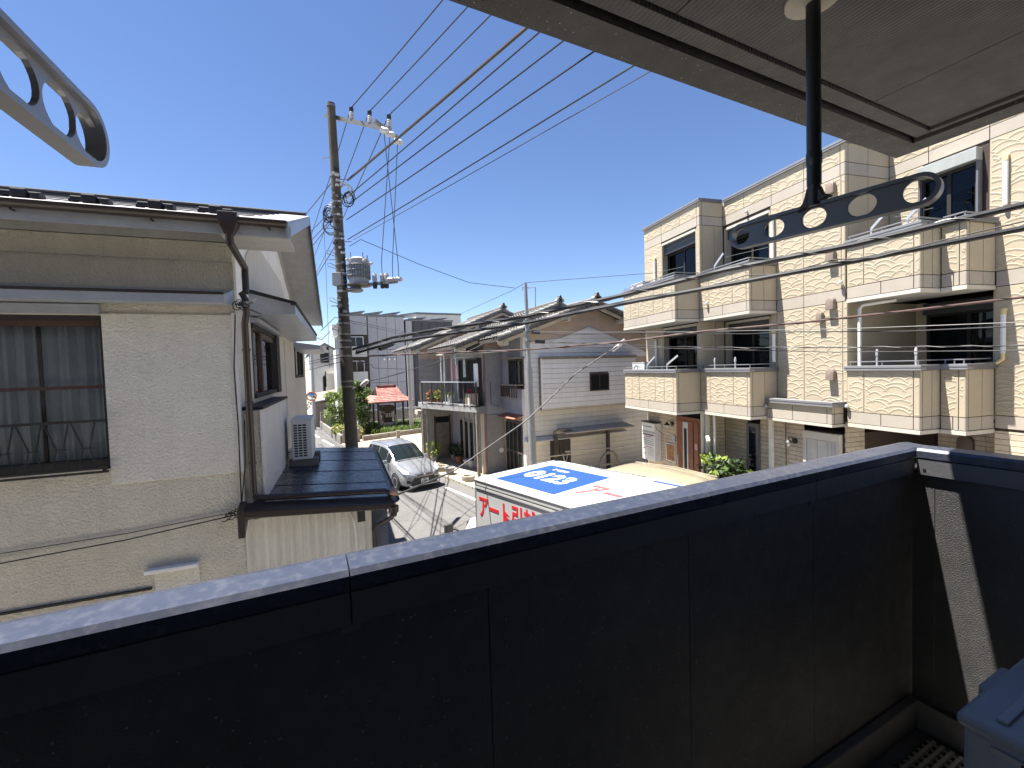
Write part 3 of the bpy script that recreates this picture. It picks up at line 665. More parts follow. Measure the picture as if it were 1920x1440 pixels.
# main wall between floors
front(-10.28, [-9.54, -8.74, -7.69], 6.11, 6.41, mat='panel_band', wave=False)
front(-10.28, [-9.54, -8.74, -7.75, -7.64], 3.62, 6.11)
# second floor walls inside the balconies
front(-9.41, [-14.46, -13.42], 3.3, 6.06, wave=False); front(-9.41, [-11.62, -11.48], 3.3, 6.06, wave=False); ret(-11.48, [-9.41, -9.95, -10.28], 3.3, 6.06, wave=False)
front(-10.28, [-9.74, -9.54], 3.3, 6.06, wave=False)
# roof caps
def cap(kind, fx, a0, a1, z0, z1, over=.05, deep=.16):
    a0, a1 = min(a0, a1), max(a0, a1); mb = MB()
    if kind == 'v': mb.box(BF, a0, a1, fx - deep, fx + over, z0, z1 - .012); mb.box(BF, a0, a1, fx - deep, fx + over + .008, z1 - .052, z1)
    else: mb.box(BF, fx - deep, fx + over, a0, a1, z0, z1 - .012); mb.box(BF, fx - deep, fx + over + .008, a0, a1, z1 - .052, z1)
    return mb.build('coping', 'cap_grey' if kind == 'v' else 'cap_dark', bg, bev=.004)
cap('v', -9.41, -14.5, -11.43, 9.71, 9.81); cap('u', -11.48, -9.47, -10.22, 9.709, 9.808); cap('v', -10.28, -11.42, -7.64, 9.711, 9.812); cap('u', -7.69, -10.34, -11.62, 9.709, 9.808); cap('v', -11.68, -7.63, -1.5, 9.71, 9.81)
# --- balconies: parapet panels, band, white drip edge, coping, hand rail
def balcony(v, s0, s1, vb, zb, cuts, rail=True, sidecuts=()):
    zt = zb + 1.05
    front(v, cuts, zb, zt - .11); front(v, [cuts[0], (cuts[0] + cuts[-1]) / 2, cuts[-2], cuts[-1]], zb - .265, zb, mat='panel_band', wave=False)
    sc_ = [v, v - .085] + list(sidecuts) + [vb]
    ret(s1, sc_, zb, zt - .11, wave=False); ret(s1, sc_, zb - .265, zb, mat='panel_band', wave=False)
    bb('slab', 'joint_brown', s0 + .02, s1 - .022, vb, v - .022, zb - .30, zb + .05)
    bb('core', 'joint_brown', s0 + .02, s1 - .022, v - .12, v - .022, zb + .05, zt - .10); bb('core', 'joint_brown', s1 - .12, s1 - .022, vb, v - .12, zb + .05, zt - .10)
    bb('soffit', 'soffit_white', s0, s1 - .03, vb, v - .03, zb - .352, zb - .30)
    bb('drip_edge', 'trim_white', s0, s1 + .012, v - .03, v + .012, zb - .352, zb - .272); bb('drip_edge', 'trim_white', s1 - .03, s1 + .011, vb, v - .03, zb - .351, zb - .273)
    cap('v', v, s0 - .03, s1 + .05, zt - .11, zt); cap('u', s1, vb, v - .11, zt - .111, zt - .002)
    if rail:
        rl = MB(); zr_ = zt + .09
        rl.bar(BF.p(s0, v - .06, zr_), BF.p(s1 - .06, v - .06, zr_), .035, .022); rl.bar(BF.p(s1 - .06, v - .06, zr_), BF.p(s1 - .06, vb, zr_), .035, .022)
        ro = rl.build('hand_rail', 'cap_grey', bg)
        n = max(2, int((s1 - s0) / .7))
        for k in range(n + 1):
            s = s0 + .04 + (s1 - .1 - s0) * k / n; MB().bar(BF.p(s, v - .06, zt), BF.p(s, v - .06, zr_), .02).build('rail_post', 'cap_dark', ro)
for zb in (3.56, 6.41):
    balcony(-8.49, -14.46, -11.48, -9.40, zb, [-14.46, -13.97, -13.48, -12.57, -12.08, -11.62, -11.48])
    balcony(-9.36, -11.46, -9.54, -10.27, zb, [-11.46, -11.05, -10.13, -9.64, -9.54], sidecuts=(-9.85,))
    balcony(-10.25, -7.63, -6.19, -11.66, zb, [-7.63, -7.26, -6.30, -6.19], sidecuts=(-10.6,))
    balcony(-10.82, -6.17, -5.77, -11.66, zb, [-6.17, -5.88, -5.77], sidecuts=(-11.3,))
# low parapet over the garage
v = -9.90
front(v, [-9.52, -8.75, -7.84, -7.72], 3.50, 3.66, wave=False); front(v, [-9.52, -8.75, -7.84, -7.72], 3.26, 3.50, mat='panel_band', wave=False)
ret(-7.72, [v, v - .08, -10.26], 3.50, 3.66, wave=False); ret(-7.72, [v, v - .08, -10.26], 3.26, 3.50, mat='panel_band', wave=False)
bb('core', 'joint_brown', -9.52, -7.745, -10.3, v - .02, 3.25, 3.66); bb('drip_edge', 'trim_white', -9.52, -7.71, v - .03, v + .012, 3.19, 3.254); bb('drip_edge', 'trim_white', -7.75, -7.711, -10.28, v - .03, 3.191, 3.253); bb('soffit', 'soffit_white', -9.5, -7.75, -10.3, v - .03, 3.195, 3.25)
cap('v', v, -9.54, -7.67, 3.66, 3.78); cap('u', -7.72, -10.28, v - .11, 3.659, 3.778)
# --- windows and sliding doors
def slider(s0, s1, v, z0, z1, curtain='curtain', shut=.30, parent=None):
    w = bb('window', 'frame_dark', s0, s1, v - .12, v - .02, z0, z0 + .05)
    def q(name, mat, *a): return box(name, mat, BF, *a, w)
    q('frame', 'frame_dark', s0, s0 + .05, v - .12, v - .02, z0 + .05, z1); q('frame', 'frame_dark', s1 - .05, s1, v - .12, v - .02, z0 + .05, z1); q('frame', 'frame_dark', s0 + .05, s1 - .05, v - .12, v - .02, z1 - .05, z1)
    m = (s0 + s1) / 2; q('mullion', 'frame_dark', m - .035, m + .035, v - .11, v - .04, z0 + .05, z1 - .05)
    q('pane', 'glass_blue', s0 + .05, m - .035, v - .085, v - .08, z0 + .05, z1 - .05); q('pane', 'glass_blue', m + .035, s1 - .05, v - .065, v - .06, z0 + .05, z1 - .05)
    mb = MB(); n = 40
    f = lambda s: v - .22 + .02 * math.sin(s * 43)
    for k in range(n):
        a = s0 + (s1 - s0) * k / n; b = s0 + (s1 - s0) * (k + 1) / n
        if .42 < k / n < .5: continue
        mb.add([BF.p(a, f(a), z0), BF.p(b, f(b), z0), BF.p(b, f(b), z1), BF.p(a, f(a), z1)], [(0, 1, 2, 3)])
    mb.build('curtain', curtain, w, smooth=2, norm=False)
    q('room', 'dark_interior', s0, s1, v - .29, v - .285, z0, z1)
    if shut:
        bx_ = q('shutter_box', 'shutter_grey', s0 - .01, s1 + .01, v - .05, v + .10, z1, z1 + shut)
        for k in range(3): box('slat', 'shutter_grey', BF, s0, s1, v + .1, v + .112, z1 + .02 + k * shut / 3, z1 + .015 + (k + .85) * shut / 3, w)
# openings: reveal boxes are dark recesses cut by leaving the core out, so windows sit just proud of it
def opening(s0, s1, v, z0, z1, **k):
    bb('reveal', 'panel_cream', s0 - .03, s0 + .012, v - .45, v - .001, z0, z1); bb('reveal', 'panel_cream', s1 - .012, s1 + .03, v - .45, v - .001, z0, z1); bb('lintel', 'trim_white', s0 + .012, s1 - .012, v - .45, v + .006, z1 - .05, z1 + .02)
    slider(s0, s1, v - .20, z0, z1 - k.get('shut', .3), **k)
opening(-13.39, -11.65, -9.41, 6.5, 8.93, shut=.38)
opening(-11.40, -9.76, -10.28, 6.5, 8.90, shut=.34)
opening(-13.39, -11.65, -9.41, 3.62, 6.0, curtain='curtain_green', shut=.3)
opening(-11.40, -9.78, -10.28, 3.62, 6.0, curtain='curtain_green', shut=.3)
# right balcony: recess and sliding door at the back
bb('back_wall', 'panel_band', -7.68, -5.79, -13.3, -13.2, 3.3, 6.06); bb('return_wall', 'panel_cream', -7.72, -7.66, -13.2, -10.32, 3.6, 6.06); bb('return_wall', 'panel_cream', -5.82, -5.78, -13.2, -11.72, 3.6, 6.06)
slider(-7.42, -5.86, -12.5, 3.6, 5.75, curtain='curtain_green', shut=.26)
bb('partition', 'panel_cream', -7.64, -7.42, -12.6, -12.5, 3.6, 6.05)
MB().tube([BF.p(-6.9, -10.7, 6.02), BF.p(-7.42, -10.45, 5.98), BF.p(-7.47, -10.42, 5.9), BF.p(-7.47, -10.42, 3.6)], .035, 10).build('downpipe', 'duct_white', bg, smooth=True)
# third floor right: shuttered window
slider(-7.0, -6.02, -11.60, 6.5, 8.66, curtain='curtain_green', shut=0)
bb('shutter_box', 'shutter_box', -7.02, -5.98, -11.68, -11.48, 8.68, 8.93, bev=.01)
bb('shutter_rail', 'cap_dark', -6.02, -5.985, -11.68, -11.55, 6.6, 8.68); bb('shutter_rail', 'cap_dark', -7.02, -6.985, -11.68, -11.55, 6.6, 8.68)
# ground floor: brick tiles laid one by one where they show
def tiles(kind, fx, a0, a1, z0, z1, h=.115, w=.46):
    i = 0; z = z0
    protos = {}
    while z < z1 - .02:
        a = a0 - (w / 2 if i % 2 else 0)
        while a < a1:
            x0, x1 = max(a, a0), min(a + w, a1)
            if x1 - x0 > .04:
                o = .004 * random.random(); mb = MB()
                if kind == 'v': mb.box(BF, x0, x1 - .008, fx - .02, fx + o, z, min(z + h, z1) - .010)
                else: mb.box(BF, fx - .02, fx + o, x0, x1 - .008, z, min(z + h, z1) - .010)
                mb.build('brick', 'tile_brick', bg)
            a += w
        z += h; i += 1
tiles('v', -9.405, -14.44, -12.72, .9, 3.20); bb('brick_base', 'tile_brick', -14.44, -12.72, -9.43, -9.405, 0, .9)
tiles('u', -11.485, -10.26, -9.42, 1.0, 3.20, w=.42)
tiles('v', -10.275, -11.48, -10.56, .9, 3.20); tiles('v', -10.275, -10.12, -8.74, .9, 3.19); tiles('u', -7.705, -10.9, -10.29, 1.2, 3.3, w=.3)
tiles('v', -13.38, -7.68, -6.6, 1.6, 3.2)
tiles('v', -11.69, -5.77, -4.2, 1.6, 3.26)
bb('brick_base', 'tile_brick', -11.48, -7.75, -10.30, -10.278, 0, .9)
# front door
d = bb('door', 'door_wood', -12.70, -11.55, -9.42, -9.37, .25, 3.02)
box('door_leaf', 'door_wood', BF, -12.60, -11.85, -9.37, -9.345, .28, 2.90, d, bev=.008); box('side_light', 'door_wood', BF, -11.80, -11.60, -9.37, -9.35, .28, 2.90, d, bev=.006)
box('pane', 'frame_dark', BF, -12.27, -12.13, -9.345, -9.336, .5, 2.66, d); box('pane_frame', 'alu', BF, -12.33, -12.275, -9.345, -9.333, .5, 2.86, d); box('pane_frame', 'alu', BF, -12.125, -12.07, -9.345, -9.333, .5, 2.86, d); box('pane_frame', 'alu', BF, -12.275, -12.125, -9.345, -9.334, 2.66, 2.86, d)
MB().tube([BF.p(-12.52, -9.33, 1.75), BF.p(-12.52, -9.27, 1.70), BF.p(-12.52, -9.27, 1.05), BF.p(-12.52, -9.33, 1.0)], .016, 8).build('handle', 'alu', d, smooth=True)
box('notice', 'cloth_pink', BF, -11.76, -11.65, -9.35, -9.346, 2.02, 2.22, d)
bb('corner_post', 'trim_white', -11.50, -11.40, -9.50, -9.36, 0, 3.2); bb('corner_post', 'trim_white', -11.38, -11.28, -9.52, -9.42, 0, 3.2)
MB().tube([BF.p(-11.2, -9.62, 3.2), BF.p(-11.2, -9.62, .1)], .04, 10).build('downpipe', 'duct_white', bg, smooth=True)
w = bb('window', 'cap_dark', -10.56, -10.12, -10.27, -10.20, .6, 2.97); box('pane', 'glass_blue', BF, -10.46, -10.22, -10.20, -10.195, .75, 2.87, w); box('sash', 'frame_dark', BF, -10.47, -10.21, -10.205, -10.201, .74, 2.88, w)
MB().box(BF, -9.76, -9.66, -10.27, -10.19, .3, 3.19).build('downpipe', 'duct_white', bg)
MB().tube([BF.p(-9.30, -10.22, 3.19), BF.p(-9.24, -10.22, 3.12), BF.p(-9.23, -10.22, .5)], .012, 6).build('cable_run', 'gutter_brown', bg)
gd = bb('garage_door', 'garage_grey', -8.70, -7.80, -10.29, -10.24, .1, 2.80)
box('frame', 'trim_white', BF, -8.72, -7.78, -10.30, -10.19, 2.80, 2.98, gd); box('frame', 'trim_white', BF, -8.72, -8.64, -10.30, -10.20, 0, 2.80, gd); box('frame', 'trim_white', BF, -7.86, -7.78, -10.30, -10.20, 0, 2.80, gd)
for a, b in ((-8.63, -8.36), (-8.35, -8.10), (-8.06, -8.0), (-7.97, -7.88)): box('leaf', 'garage_grey', BF, a, b, -10.24, -10.228, .12, 2.78, gd)
# vent hoods, ducts, lamps, cameras
def hood(s, z, v=-10.26, r=.10, h=.2, out=.11):
    n = 12; prof = [(r * math.cos(math.pi * k / n), z + h * .45 + r * math.sin(math.pi * k / n)) for k in range(n + 1)] + [(-r, z - h * .5), (r, z - h * .5)]
    m = len(prof)
    mb = MB(); mb.loft([[BF.p(s + x, v, zz) for x, zz in prof], [BF.p(s + x, v + out * (.72 + .28 * min(1, (z + h * .6 - zz) / h + .3)), zz) for x, zz in prof], [BF.p(s + x * .8, v + out, z + (zz - z) * .82 - .02) for x, zz in prof]])
    mb.build('vent_hood', 'hood_brown', bg, smooth=True)
for s, z, r in ((-7.98, 6.06, .095), (-8.25, 5.78, .07), (-7.985, 4.38, .095), (-7.97, 8.76, .095), (-7.975, 7.20, .095)): hood(s, z, r=r)
hood(-7.1, 2.55, v=-13.37, r=.15, h=.3)
def duct(s, v, z0, z1, turn=0):
    MB().tube([BF.p(s, v + .05, z0), BF.p(s, v + .05, z1)], .042, 12).build('duct', 'duct_white', bg, smooth=True)
    MB().tube([BF.p(s, v, z1 + .10), BF.p(s, v + .05, z1 + .09), BF.p(s, v + .05, z1)], .046, 12).build('duct_elbow', 'duct_yellow', bg, smooth=True)
    if turn: MB().tube([BF.p(s, v + .05, z0 + .01), BF.p(s, v + .05, z0 - .12), BF.p(s + turn * .1, v + .06, z0 - .2), BF.p(s + turn * .4, v + .1, z0 - .22)], .035, 10).build('duct_elbow', 'duct_yellow', bg, smooth=True)
duct(-5.62, -11.68, 7.66, 8.50); duct(-5.63, -11.68, 4.80, 5.55, -1); duct(-9.60, -10.26, 7.55, 8.6); duct(-9.58, -10.26, 4.75, 5.5); duct(-13.75, -9.40, 7.3, 8.45); duct(-13.75, -9.40, 4.5, 5.6)
for s, v_, z in ((-7.75, -10.26, 6.55), (-7.60, -10.24, 3.68), (-9.50, -9.88, 3.56), (-10.5, -10.27, 9.12), (-11.1, -9.35, 6.55)):
    mb = MB(); c_ = BF.p(s, v_ + .04, z); lathe(mb, c_, [(.0, .05), (.03, .045), (.045, .01), (.045, -.02), (.02, -.035)], 10); mb.build('sensor_lamp', 'alu', bg, smooth=True)
def wall_lamp(s, v_, z):
    l = MB().tube([BF.p(s, v_, z), BF.p(s, v_ + .03, z)], .075, 12).build('wall_lamp', 'lamp_black', bg)
    MB().tube([BF.p(s, v_ + .02, z), BF.p(s - .02, v_ + .1, z + .10), BF.p(s - .03, v_ + .18, z + .11), BF.p(s - .03, v_ + .20, z + .03)], .012, 6).build('arm', 'lamp_black', l)
    lathe(MB(), BF.p(s - .03, v_ + .2, z), [(.02, .06), (.045, .03), (.10, -.02), (.10, -.03)], 12).build('shade', 'lamp_black', l, smooth=True)
    lathe(MB(), BF.p(s - .03, v_ + .2, z), [(.03, -.02), (.045, -.08), (.03, -.12), (.012, -.13)], 10).build('bulb', 'sign_white', l, smooth=True)
wall_lamp(-12.95, -9.40, 2.72); wall_lamp(-9.0, -10.27, 2.66)
mb = MB(); mb.bar(BF.p(-11.32, -9.42, 2.50), BF.p(-11.2, -9.34, 2.50), .05); mb.bar(BF.p(-11.22, -9.36, 2.52), BF.p(-10.98, -9.22, 2.42), .09); mb.build('security_camera', 'sign_white', bg, bev=.008)
mb = MB(); mb.bar(BF.p(-9.60, -10.18, 1.55), BF.p(-9.60, -10.06, 1.55), .15); mb.build('flood_lamp', 'lamp_black', bg, bev=.01)
MB().bar(BF.p(-9.6, -10.06, 1.55), BF.p(-9.6, -10.05, 1.55), .09).build('flood_lens', 'sign_white', bg)
# signboard box and poster beside the door
sg = thing('signboard', 'white wall signboard with grey header beside the wooden door', 'sign', BF.p(-14.0, -9.2, 1.1))
sv = -9.14; s0, s1, z0, z1 = -14.42, -13.62, 1.28, 2.66
box('box', 'sign_white', BF, s0, s1, -9.405, sv, z0, z1, sg, bev=.008); box('hood', 'lamp_black', BF, s0 - .02, s1 + .02, -9.405, sv + .04, z1, z1 + .03, sg)
box('header', 'sign_grey', BF, s0, s1, sv, sv + .004, z1 - .38, z1 - .30, sg)
pr = MB()
def line(z, a, b, h): pr.box(BF, s0 + (s1 - s0) * a, s0 + (s1 - s0) * b, sv + .001, sv + .004, z, z + h)
line(z1 - .17, .1, .18, .05)
x = .24
for k in range(8): line(z1 - .165, x, x + .05, .035); x += .07
line(z1 - .47, .06, .92, .055)
for k, zz in enumerate((.60, .67, .74, .81)):
    x = .08
    while x < .88: L_ = random.uniform(.04, .12); line(z1 - zz, x, min(x + L_, .9), .022); x += L_ + .03
for zz in (.98, 1.18): line(z1 - zz, .08, .25, .03)
for k in range(5): line(z1 - .95 - k * .06, .45, .9, .006)
pr.build('print', 'sign_print', sg)
pr = MB(); line(z1 - .53, .28, .75, .03); line(z1 - .9, .3, .8, .02); pr.build('red_print', 'sign_red', sg)
MB().tube([BF.p(-13.62, -9.2, 2.5), BF.p(-13.4, -9.1, 2.48), BF.p(-13.1, -9.1, 2.38)], .01, 6).build('hook_arm', 'lamp_black', sg)
ps = thing('poster_board', 'orange and brown poster on the tiled wall left of the door', 'poster', BF.p(-13.0, -9.38, 1.4))
box('board', 'sign_white', BF, -13.30, -12.80, -9.40, -9.375, 1.40, 2.02, ps); box('print', 'poster', BF, -13.27, -12.83, -9.375, -9.371, 1.43, 1.99, ps)
box('letter_panel', 'sign_grey', BF, -12.93, -12.78, -9.40, -9.36, 2.12, 2.32, bg)
# things on the balconies
def ac(fr, s0, v0, z, label, w=.3, d_=.78):
    t = thing('air_conditioner', label, 'air conditioner', fr.p(s0, v0, z), 'air conditioner outdoor units')
    box('casing', 'ac_white', fr, s0, s0 + d_, v0 - w, v0, z + .06, z + .62, t, bev=.012); box('lid', 'ac_white', fr, s0 - .01, s0 + d_ + .01, v0 - w - .01, v0 + .01, z + .62, z + .64, t)
    lathe(MB(), fr.p(s0 + .3, v0, z + .34), [(.22, -.001), (.22, .012), (.2, .012), (.2, -.001)], 20, ax=fr.d).build('fan_ring', 'ac_grey', t)
    for k in (0, d_ - .1): box('foot', 'black', fr, s0 + k, s0 + k + .08, v0 - w, v0, z, z + .06, t)
    return t
ac(BF, -14.36, -8.75, 7.05, 'white outdoor unit at the far end of the top balcony')
ac(BF, -14.36, -8.75, 4.22, 'white outdoor unit at the far end of the lower balcony')
def pole_holder(s, v_, z, tall=.22):
    t = MB(); t.bar(BF.p(s, v_, z), BF.p(s, v_, z + tall), .035, .04); t.bar(BF.p(s, v_, z + tall), BF.p(s, v_, z + tall + .10), .05, .055)
    o = t.build('pole_holder', 'alu', bg, bev=.01); lathe(MB(), BF.p(s, v_, z + tall + .12), [(.0, -.03), (.022, -.02), (.026, 0), (.02, .02), (0, .03)], 10).build('knob', 'alu', o, smooth=True)
for s, v_, z in ((-7.1, -10.42, 4.6), (-6.36, -10.42, 4.6), (-11.0, -9.5, 4.55), (-10.2, -9.5, 4.55)): pole_holder(s, v_, z)
def swing_arm(s, v_, z, ds):
    mb = MB(); mb.bar(BF.p(s, v_, z), BF.p(s, v_, z + .16), .03); mb.bar(BF.p(s, v_, z + .16), BF.p(s + ds, v_ + .05, z + .42), .02, .06); mb.build('drying_arm', 'alu', bg)
for s, v_, z, ds in ((-13.2, -8.62, 4.6, .5), (-12.1, -8.62, 4.6, .6), (-10.9, -9.45, 7.46, .4), (-7.2, -10.4, 7.46, .35), (-6.5, -10.4, 7.46, .35)): swing_arm(s, v_, z, ds)
# ---------------------------------------------------------------- old timber houses in a row
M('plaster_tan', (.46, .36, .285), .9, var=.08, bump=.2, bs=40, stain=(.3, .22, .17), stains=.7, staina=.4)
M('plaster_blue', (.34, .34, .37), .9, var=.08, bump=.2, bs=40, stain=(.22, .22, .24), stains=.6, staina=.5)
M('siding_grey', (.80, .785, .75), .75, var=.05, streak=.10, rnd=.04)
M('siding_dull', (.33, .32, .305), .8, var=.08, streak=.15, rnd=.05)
M('siding_yellow', (.76, .71, .60), .8, var=.06, streak=.10, rnd=.04)
M('roof_tile', (.12, .115, .11), .75, var=.25, vs=6, rnd=.25, stain=(.32, .31, .28), stains=9, staina=.5)
M('tile_light', (.27, .26, .24), .85, var=.3, vs=8, rnd=.4)
M('timber_pale', (.50, .44, .35), .8, var=.15)
M('timber_dark', (.065, .05, .042), .75, var=.3, rnd=.2)
M('timber_grey', (.20, .175, .15), .85, var=.25, vs=6)
M('rust', (.30, .12, .075), .9, var=.4, vs=9)
M('pipe_brown', (.22, .12, .10), .6, var=.2)
M('concrete', (.34, .335, .32), .9, var=.15, bump=.3, bs=40, streak=.3)
M('concrete_dark', (.22, .22, .225), .9, var=.15, streak=.3)
M('window_dark', (.012, .017, .018), .10, var=0, rnd=0, spec=.35)
M('awning', (.36, .32, .28), .7, var=.12, streak=.2)
def boards(parent, mat, fr, kind, fx, a0, a1, z0, z1, h=.21, holes=(), name='siding_board', outline=None, sgn=-1):
    """lapped boards, one mesh each, cut round openings; sgn is the outward direction on the fixed axis"""
    z = z0
    while z < z1 - .03:
        t = min(z + h, z1); spans = [(a0, a1)]
        cut = None
        if outline:
            lo, hi = outline(z + .001); lo2, hi2 = outline(t - .001)
            spans = [(max(a0, lo), min(a1, hi))]; cut = (max(a0, lo2), min(a1, hi2))
        for (ha, hb, hz0, hz1) in holes:
            if hz0 < t - .03 and hz1 > z + .03:
                ns = []
                for a, b in spans:
                    if hb <= a or ha >= b: ns.append((a, b))
                    else:
                        if ha > a: ns.append((a, ha))
                        if hb < b: ns.append((hb, b))
                spans = ns
        for a, b in spans:
            if b - a < .05: continue
            o0, o1 = fx + sgn * .040, fx + sgn * .012
            a2, b2 = (cut if cut and cut[1] > cut[0] else (a, b)) if cut else (a, b)
            if cut and cut[1] <= cut[0]: a2 = b2 = (a + b) / 2
            if kind == 'v': P = [fr.p(a, fx, z), fr.p(b, fx, z), fr.p(b, o0, z), fr.p(a, o0, z), fr.p(a2, fx, t - .016), fr.p(b2, fx, t - .016), fr.p(b2, o1, t - .016), fr.p(a2, o1, t - .016)]
            else: P = [fr.p(fx, a, z), fr.p(fx, b, z), fr.p(o0, b, z), fr.p(o0, a, z), fr.p(fx, a, t - .016), fr.p(fx, b, t - .016), fr.p(o1, b, t - .016), fr.p(o1, a, t - .016)]
            MB().hexa(P).build(name, mat, parent)
        z += h
def tiled_gable(parent, xa, za, xl, xr, y0, y1, sl=None):
    """gabled roof, ridge along y at xa; rake tiles on the near edge"""
    sl = sl or (za - sl_z(xl, xa, za)) / (xa - xl)
    for sgn, xe in ((-1, xl), (1, xr)):
        ze = za - sl * abs(xe - xa)
        P = [(xa, y0, za), (xe, y0, ze), (xe, y1, ze), (xa, y1, za)]
        r_ = MB().hexa([Vector(q) - Vector((0, 0, .16)) for q in P] + [Vector(q) - Vector((0, 0, .03)) for q in P]).build('roof', 'timber_dark', parent)
        n = int(abs(xe - xa) / .27)
        for k in range(n):
            f0, f1 = k / n, (k + 1) / n + .12 / n
            a = Vector((xa + (xe - xa) * f0, y0 + .02, za + (ze - za) * f0 + .02)); b = Vector((xa + (xe - xa) * f1, y0 + .02, za + (ze - za) * f1 + .05))
            MB().tube([a, b], [.05, .06], 8).build('tile', 'tile_light', r_, smooth=True)
            MB().bar(a + Vector((0, .0, -.09)), b + Vector((0, .0, -.11)), .07, .11).build('tile', 'roof_tile', r_)
            for j in range(1, 3):
                o_ = Vector((0, .26 * j, -.01)); MB().tube([a + o_, b + o_], [.05, .06], 6).build('tile', 'roof_tile', r_, smooth=True)
        # rows of tiles behind, joined
        mb = MB()
        for k in range(n):
            f0, f1 = k / n, (k + 1) / n
            a = Vector((xa + (xe - xa) * f0, y0 + .5, za + (ze - za) * f0)); b = Vector((xa + (xe - xa) * f1, y0 + .5, za + (ze - za) * f1 + .035))
            m = max(2, int((y1 - y0 - .5) / .27))
            for j in range(m):
                d0 = Vector((0, (y1 - y0 - .5) * j / m, 0)); d1 = Vector((0, (y1 - y0 - .5) * (j + .5) / m, .035)); d2 = Vector((0, (y1 - y0 - .5) * (j + 1) / m, 0))
                mb.add([a + d0, b + d0, b + d1, a + d1, b + d2, a + d2], [(0, 1, 2, 3), (3, 2, 4, 5)])
        mb.build('tile_field', 'roof_tile', r_, norm=False, kind='stuff')
        # bargeboard and purlin ends
        a = Vector((xa, y0 + .12, za - .24)); b = Vector((xe, y0 + .12, ze - .24)); MB().bar(a, b, .05, .13).build('bargeboard', 'timber_pale', parent)
        for f in (.30, .62, .93): q = a.lerp(b, f); MB().box(W, q.x - .09, q.x + .09, y0 + .04, y0 + .5, q.z - .19, q.z - .02).build('purlin_end', 'timber_pale', parent)
    mb = MB(); mb.tube([(xa, y0 - .02, za + .09), (xa, y1, za + .09)], .09, 10); mb.box(W, xa - .13, xa + .13, y0, y1, za - .05, za + .10); mb.build('ridge_tile', 'roof_tile', parent, smooth=True)
    for dx, dz, r in ((0, .20, .10), (-.12, .11, .09), (.12, .11, .09), (0, .06, .11), (0, .30, .06)):
        MB().tube([(xa + dx, y0 - .10, za + dz), (xa + dx, y0 + .12, za + dz)], r, 10).build('ridge_end_tile', 'tile_light' if dx else 'roof_tile', parent, smooth=True)
def wnd(parent, fr, kind, fx, a0, a1, z0, z1, fw=.05, sgn=-1, mull=1, mat='frame_dark', pane='window_dark'):
    q = (lambda n_, m_, x0, x1, o0, o1, c, e, par: box(n_, m_, fr, x0, x1, min(fx + sgn * o0, fx + sgn * o1), max(fx + sgn * o0, fx + sgn * o1), c, e, par)) if kind == 'v' else \
        (lambda n_, m_, x0, x1, o0, o1, c, e, par: box(n_, m_, fr, min(fx + sgn * o0, fx + sgn * o1), max(fx + sgn * o0, fx + sgn * o1), x0, x1, c, e, par))
    w = q('window', mat, a0, a1, 0, .06, z0, z0 + fw, parent)
    q('frame', mat, a0, a1, 0, .06, z1 - fw, z1, w); q('frame', mat, a0, a0 + fw, 0, .06, z0 + fw, z1 - fw, w); q('frame', mat, a1 - fw, a1, 0, .06, z0 + fw, z1 - fw, w)
    n = mull + 1; W_ = (a1 - a0 - 2 * fw) / n
    for k in range(n):
        q('pane', pane, a0 + fw + k * W_ + (.02 if k else 0), a0 + fw + (k + 1) * W_, .01, .02, z0 + fw, z1 - fw, w)
        if k: q('mullion', mat, a0 + fw + k * W_ - .02, a0 + fw + k * W_ + .02, 0, .05, z0 + fw, z1 - fw, w)
    return w
# --- nearest house with the clad gable end
h3 = thing('clad_gable_house', 'old tiled house with grey lapped siding on its gable end', 'house', (11, 18, 0), 'old tiled houses in the row')
Y3 = 16.2; XB = 8.5
ap = W.on_v(1105, 572, Y3); el = W.on_v(928, 628, Y3 - .55)
xa, za = ap[0], 7.62; sl3 = (za - 6.02) / (xa - 7.15)
x3r = 16.5
mb = MB(); mb.prism([(XB, Y3, 0), (x3r, Y3, 0), (x3r, Y3, 5.6), (x3r, Y3, za - .2 - sl3 * (x3r - xa)), (xa, Y3, za - .2), (XB, Y3, za - .2 - sl3 * (xa - XB))], (0, 2.1, 0)); mb.build('wall', 'plaster_tan', h3)
tiled_gable(h3, xa, za, 7.15, x3r + .4, Y3 - .55, Y3 + 3.0, sl3)
gx, gz = W.on_v(1104, 612, Y3); gl = W.on_v(1030, 643, Y3)
g_sl = (gz - gl[1]) / (gx - gl[0])
sx0 = XB
bx0, bz1 = W.on_v(1013, 671, Y3 - .2); bz0 = W.on_v(1040, 766, Y3 - .2)[1]; bx1 = 14.3
w0x, w0z = W.on_v(1106, 701, Y3 - .25); w1x, w1z = W.on_v(1142, 731, Y3 - .25)
boards(h3, 'siding_grey', W, 'v', Y3, sx0, x3r, bz1, gz, outline=lambda z: (sx0 if z < gl[1] else gx - (gz - z) / g_sl, min(x3r, gx + (gz - z) / g_sl)))
boards(h3, 'siding_grey', W, 'v', Y3, sx0, bx0 + .02, bz0 - .1, bz1)
boards(h3, 'siding_yellow', W, 'v', Y3 - .01, sx0, x3r, 0, bz0, holes=[(W.on_v(1031, 850, Y3)[0], W.on_v(1069, 850, Y3)[0], 0, W.on_v(1031, 826, Y3)[1])])
box('bay', 'timber_grey', W, bx0, bx1, Y3 - .2, Y3, bz0, bz1, h3)  # backing coloured dark so board gaps stand for shade under the laps
boards(h3, 'siding_grey', W, 'v', Y3 - .2, bx0 + .04, bx1, bz0 + .03, bz1 - .05, holes=[(w0x, w1x, w1z, w0z)])
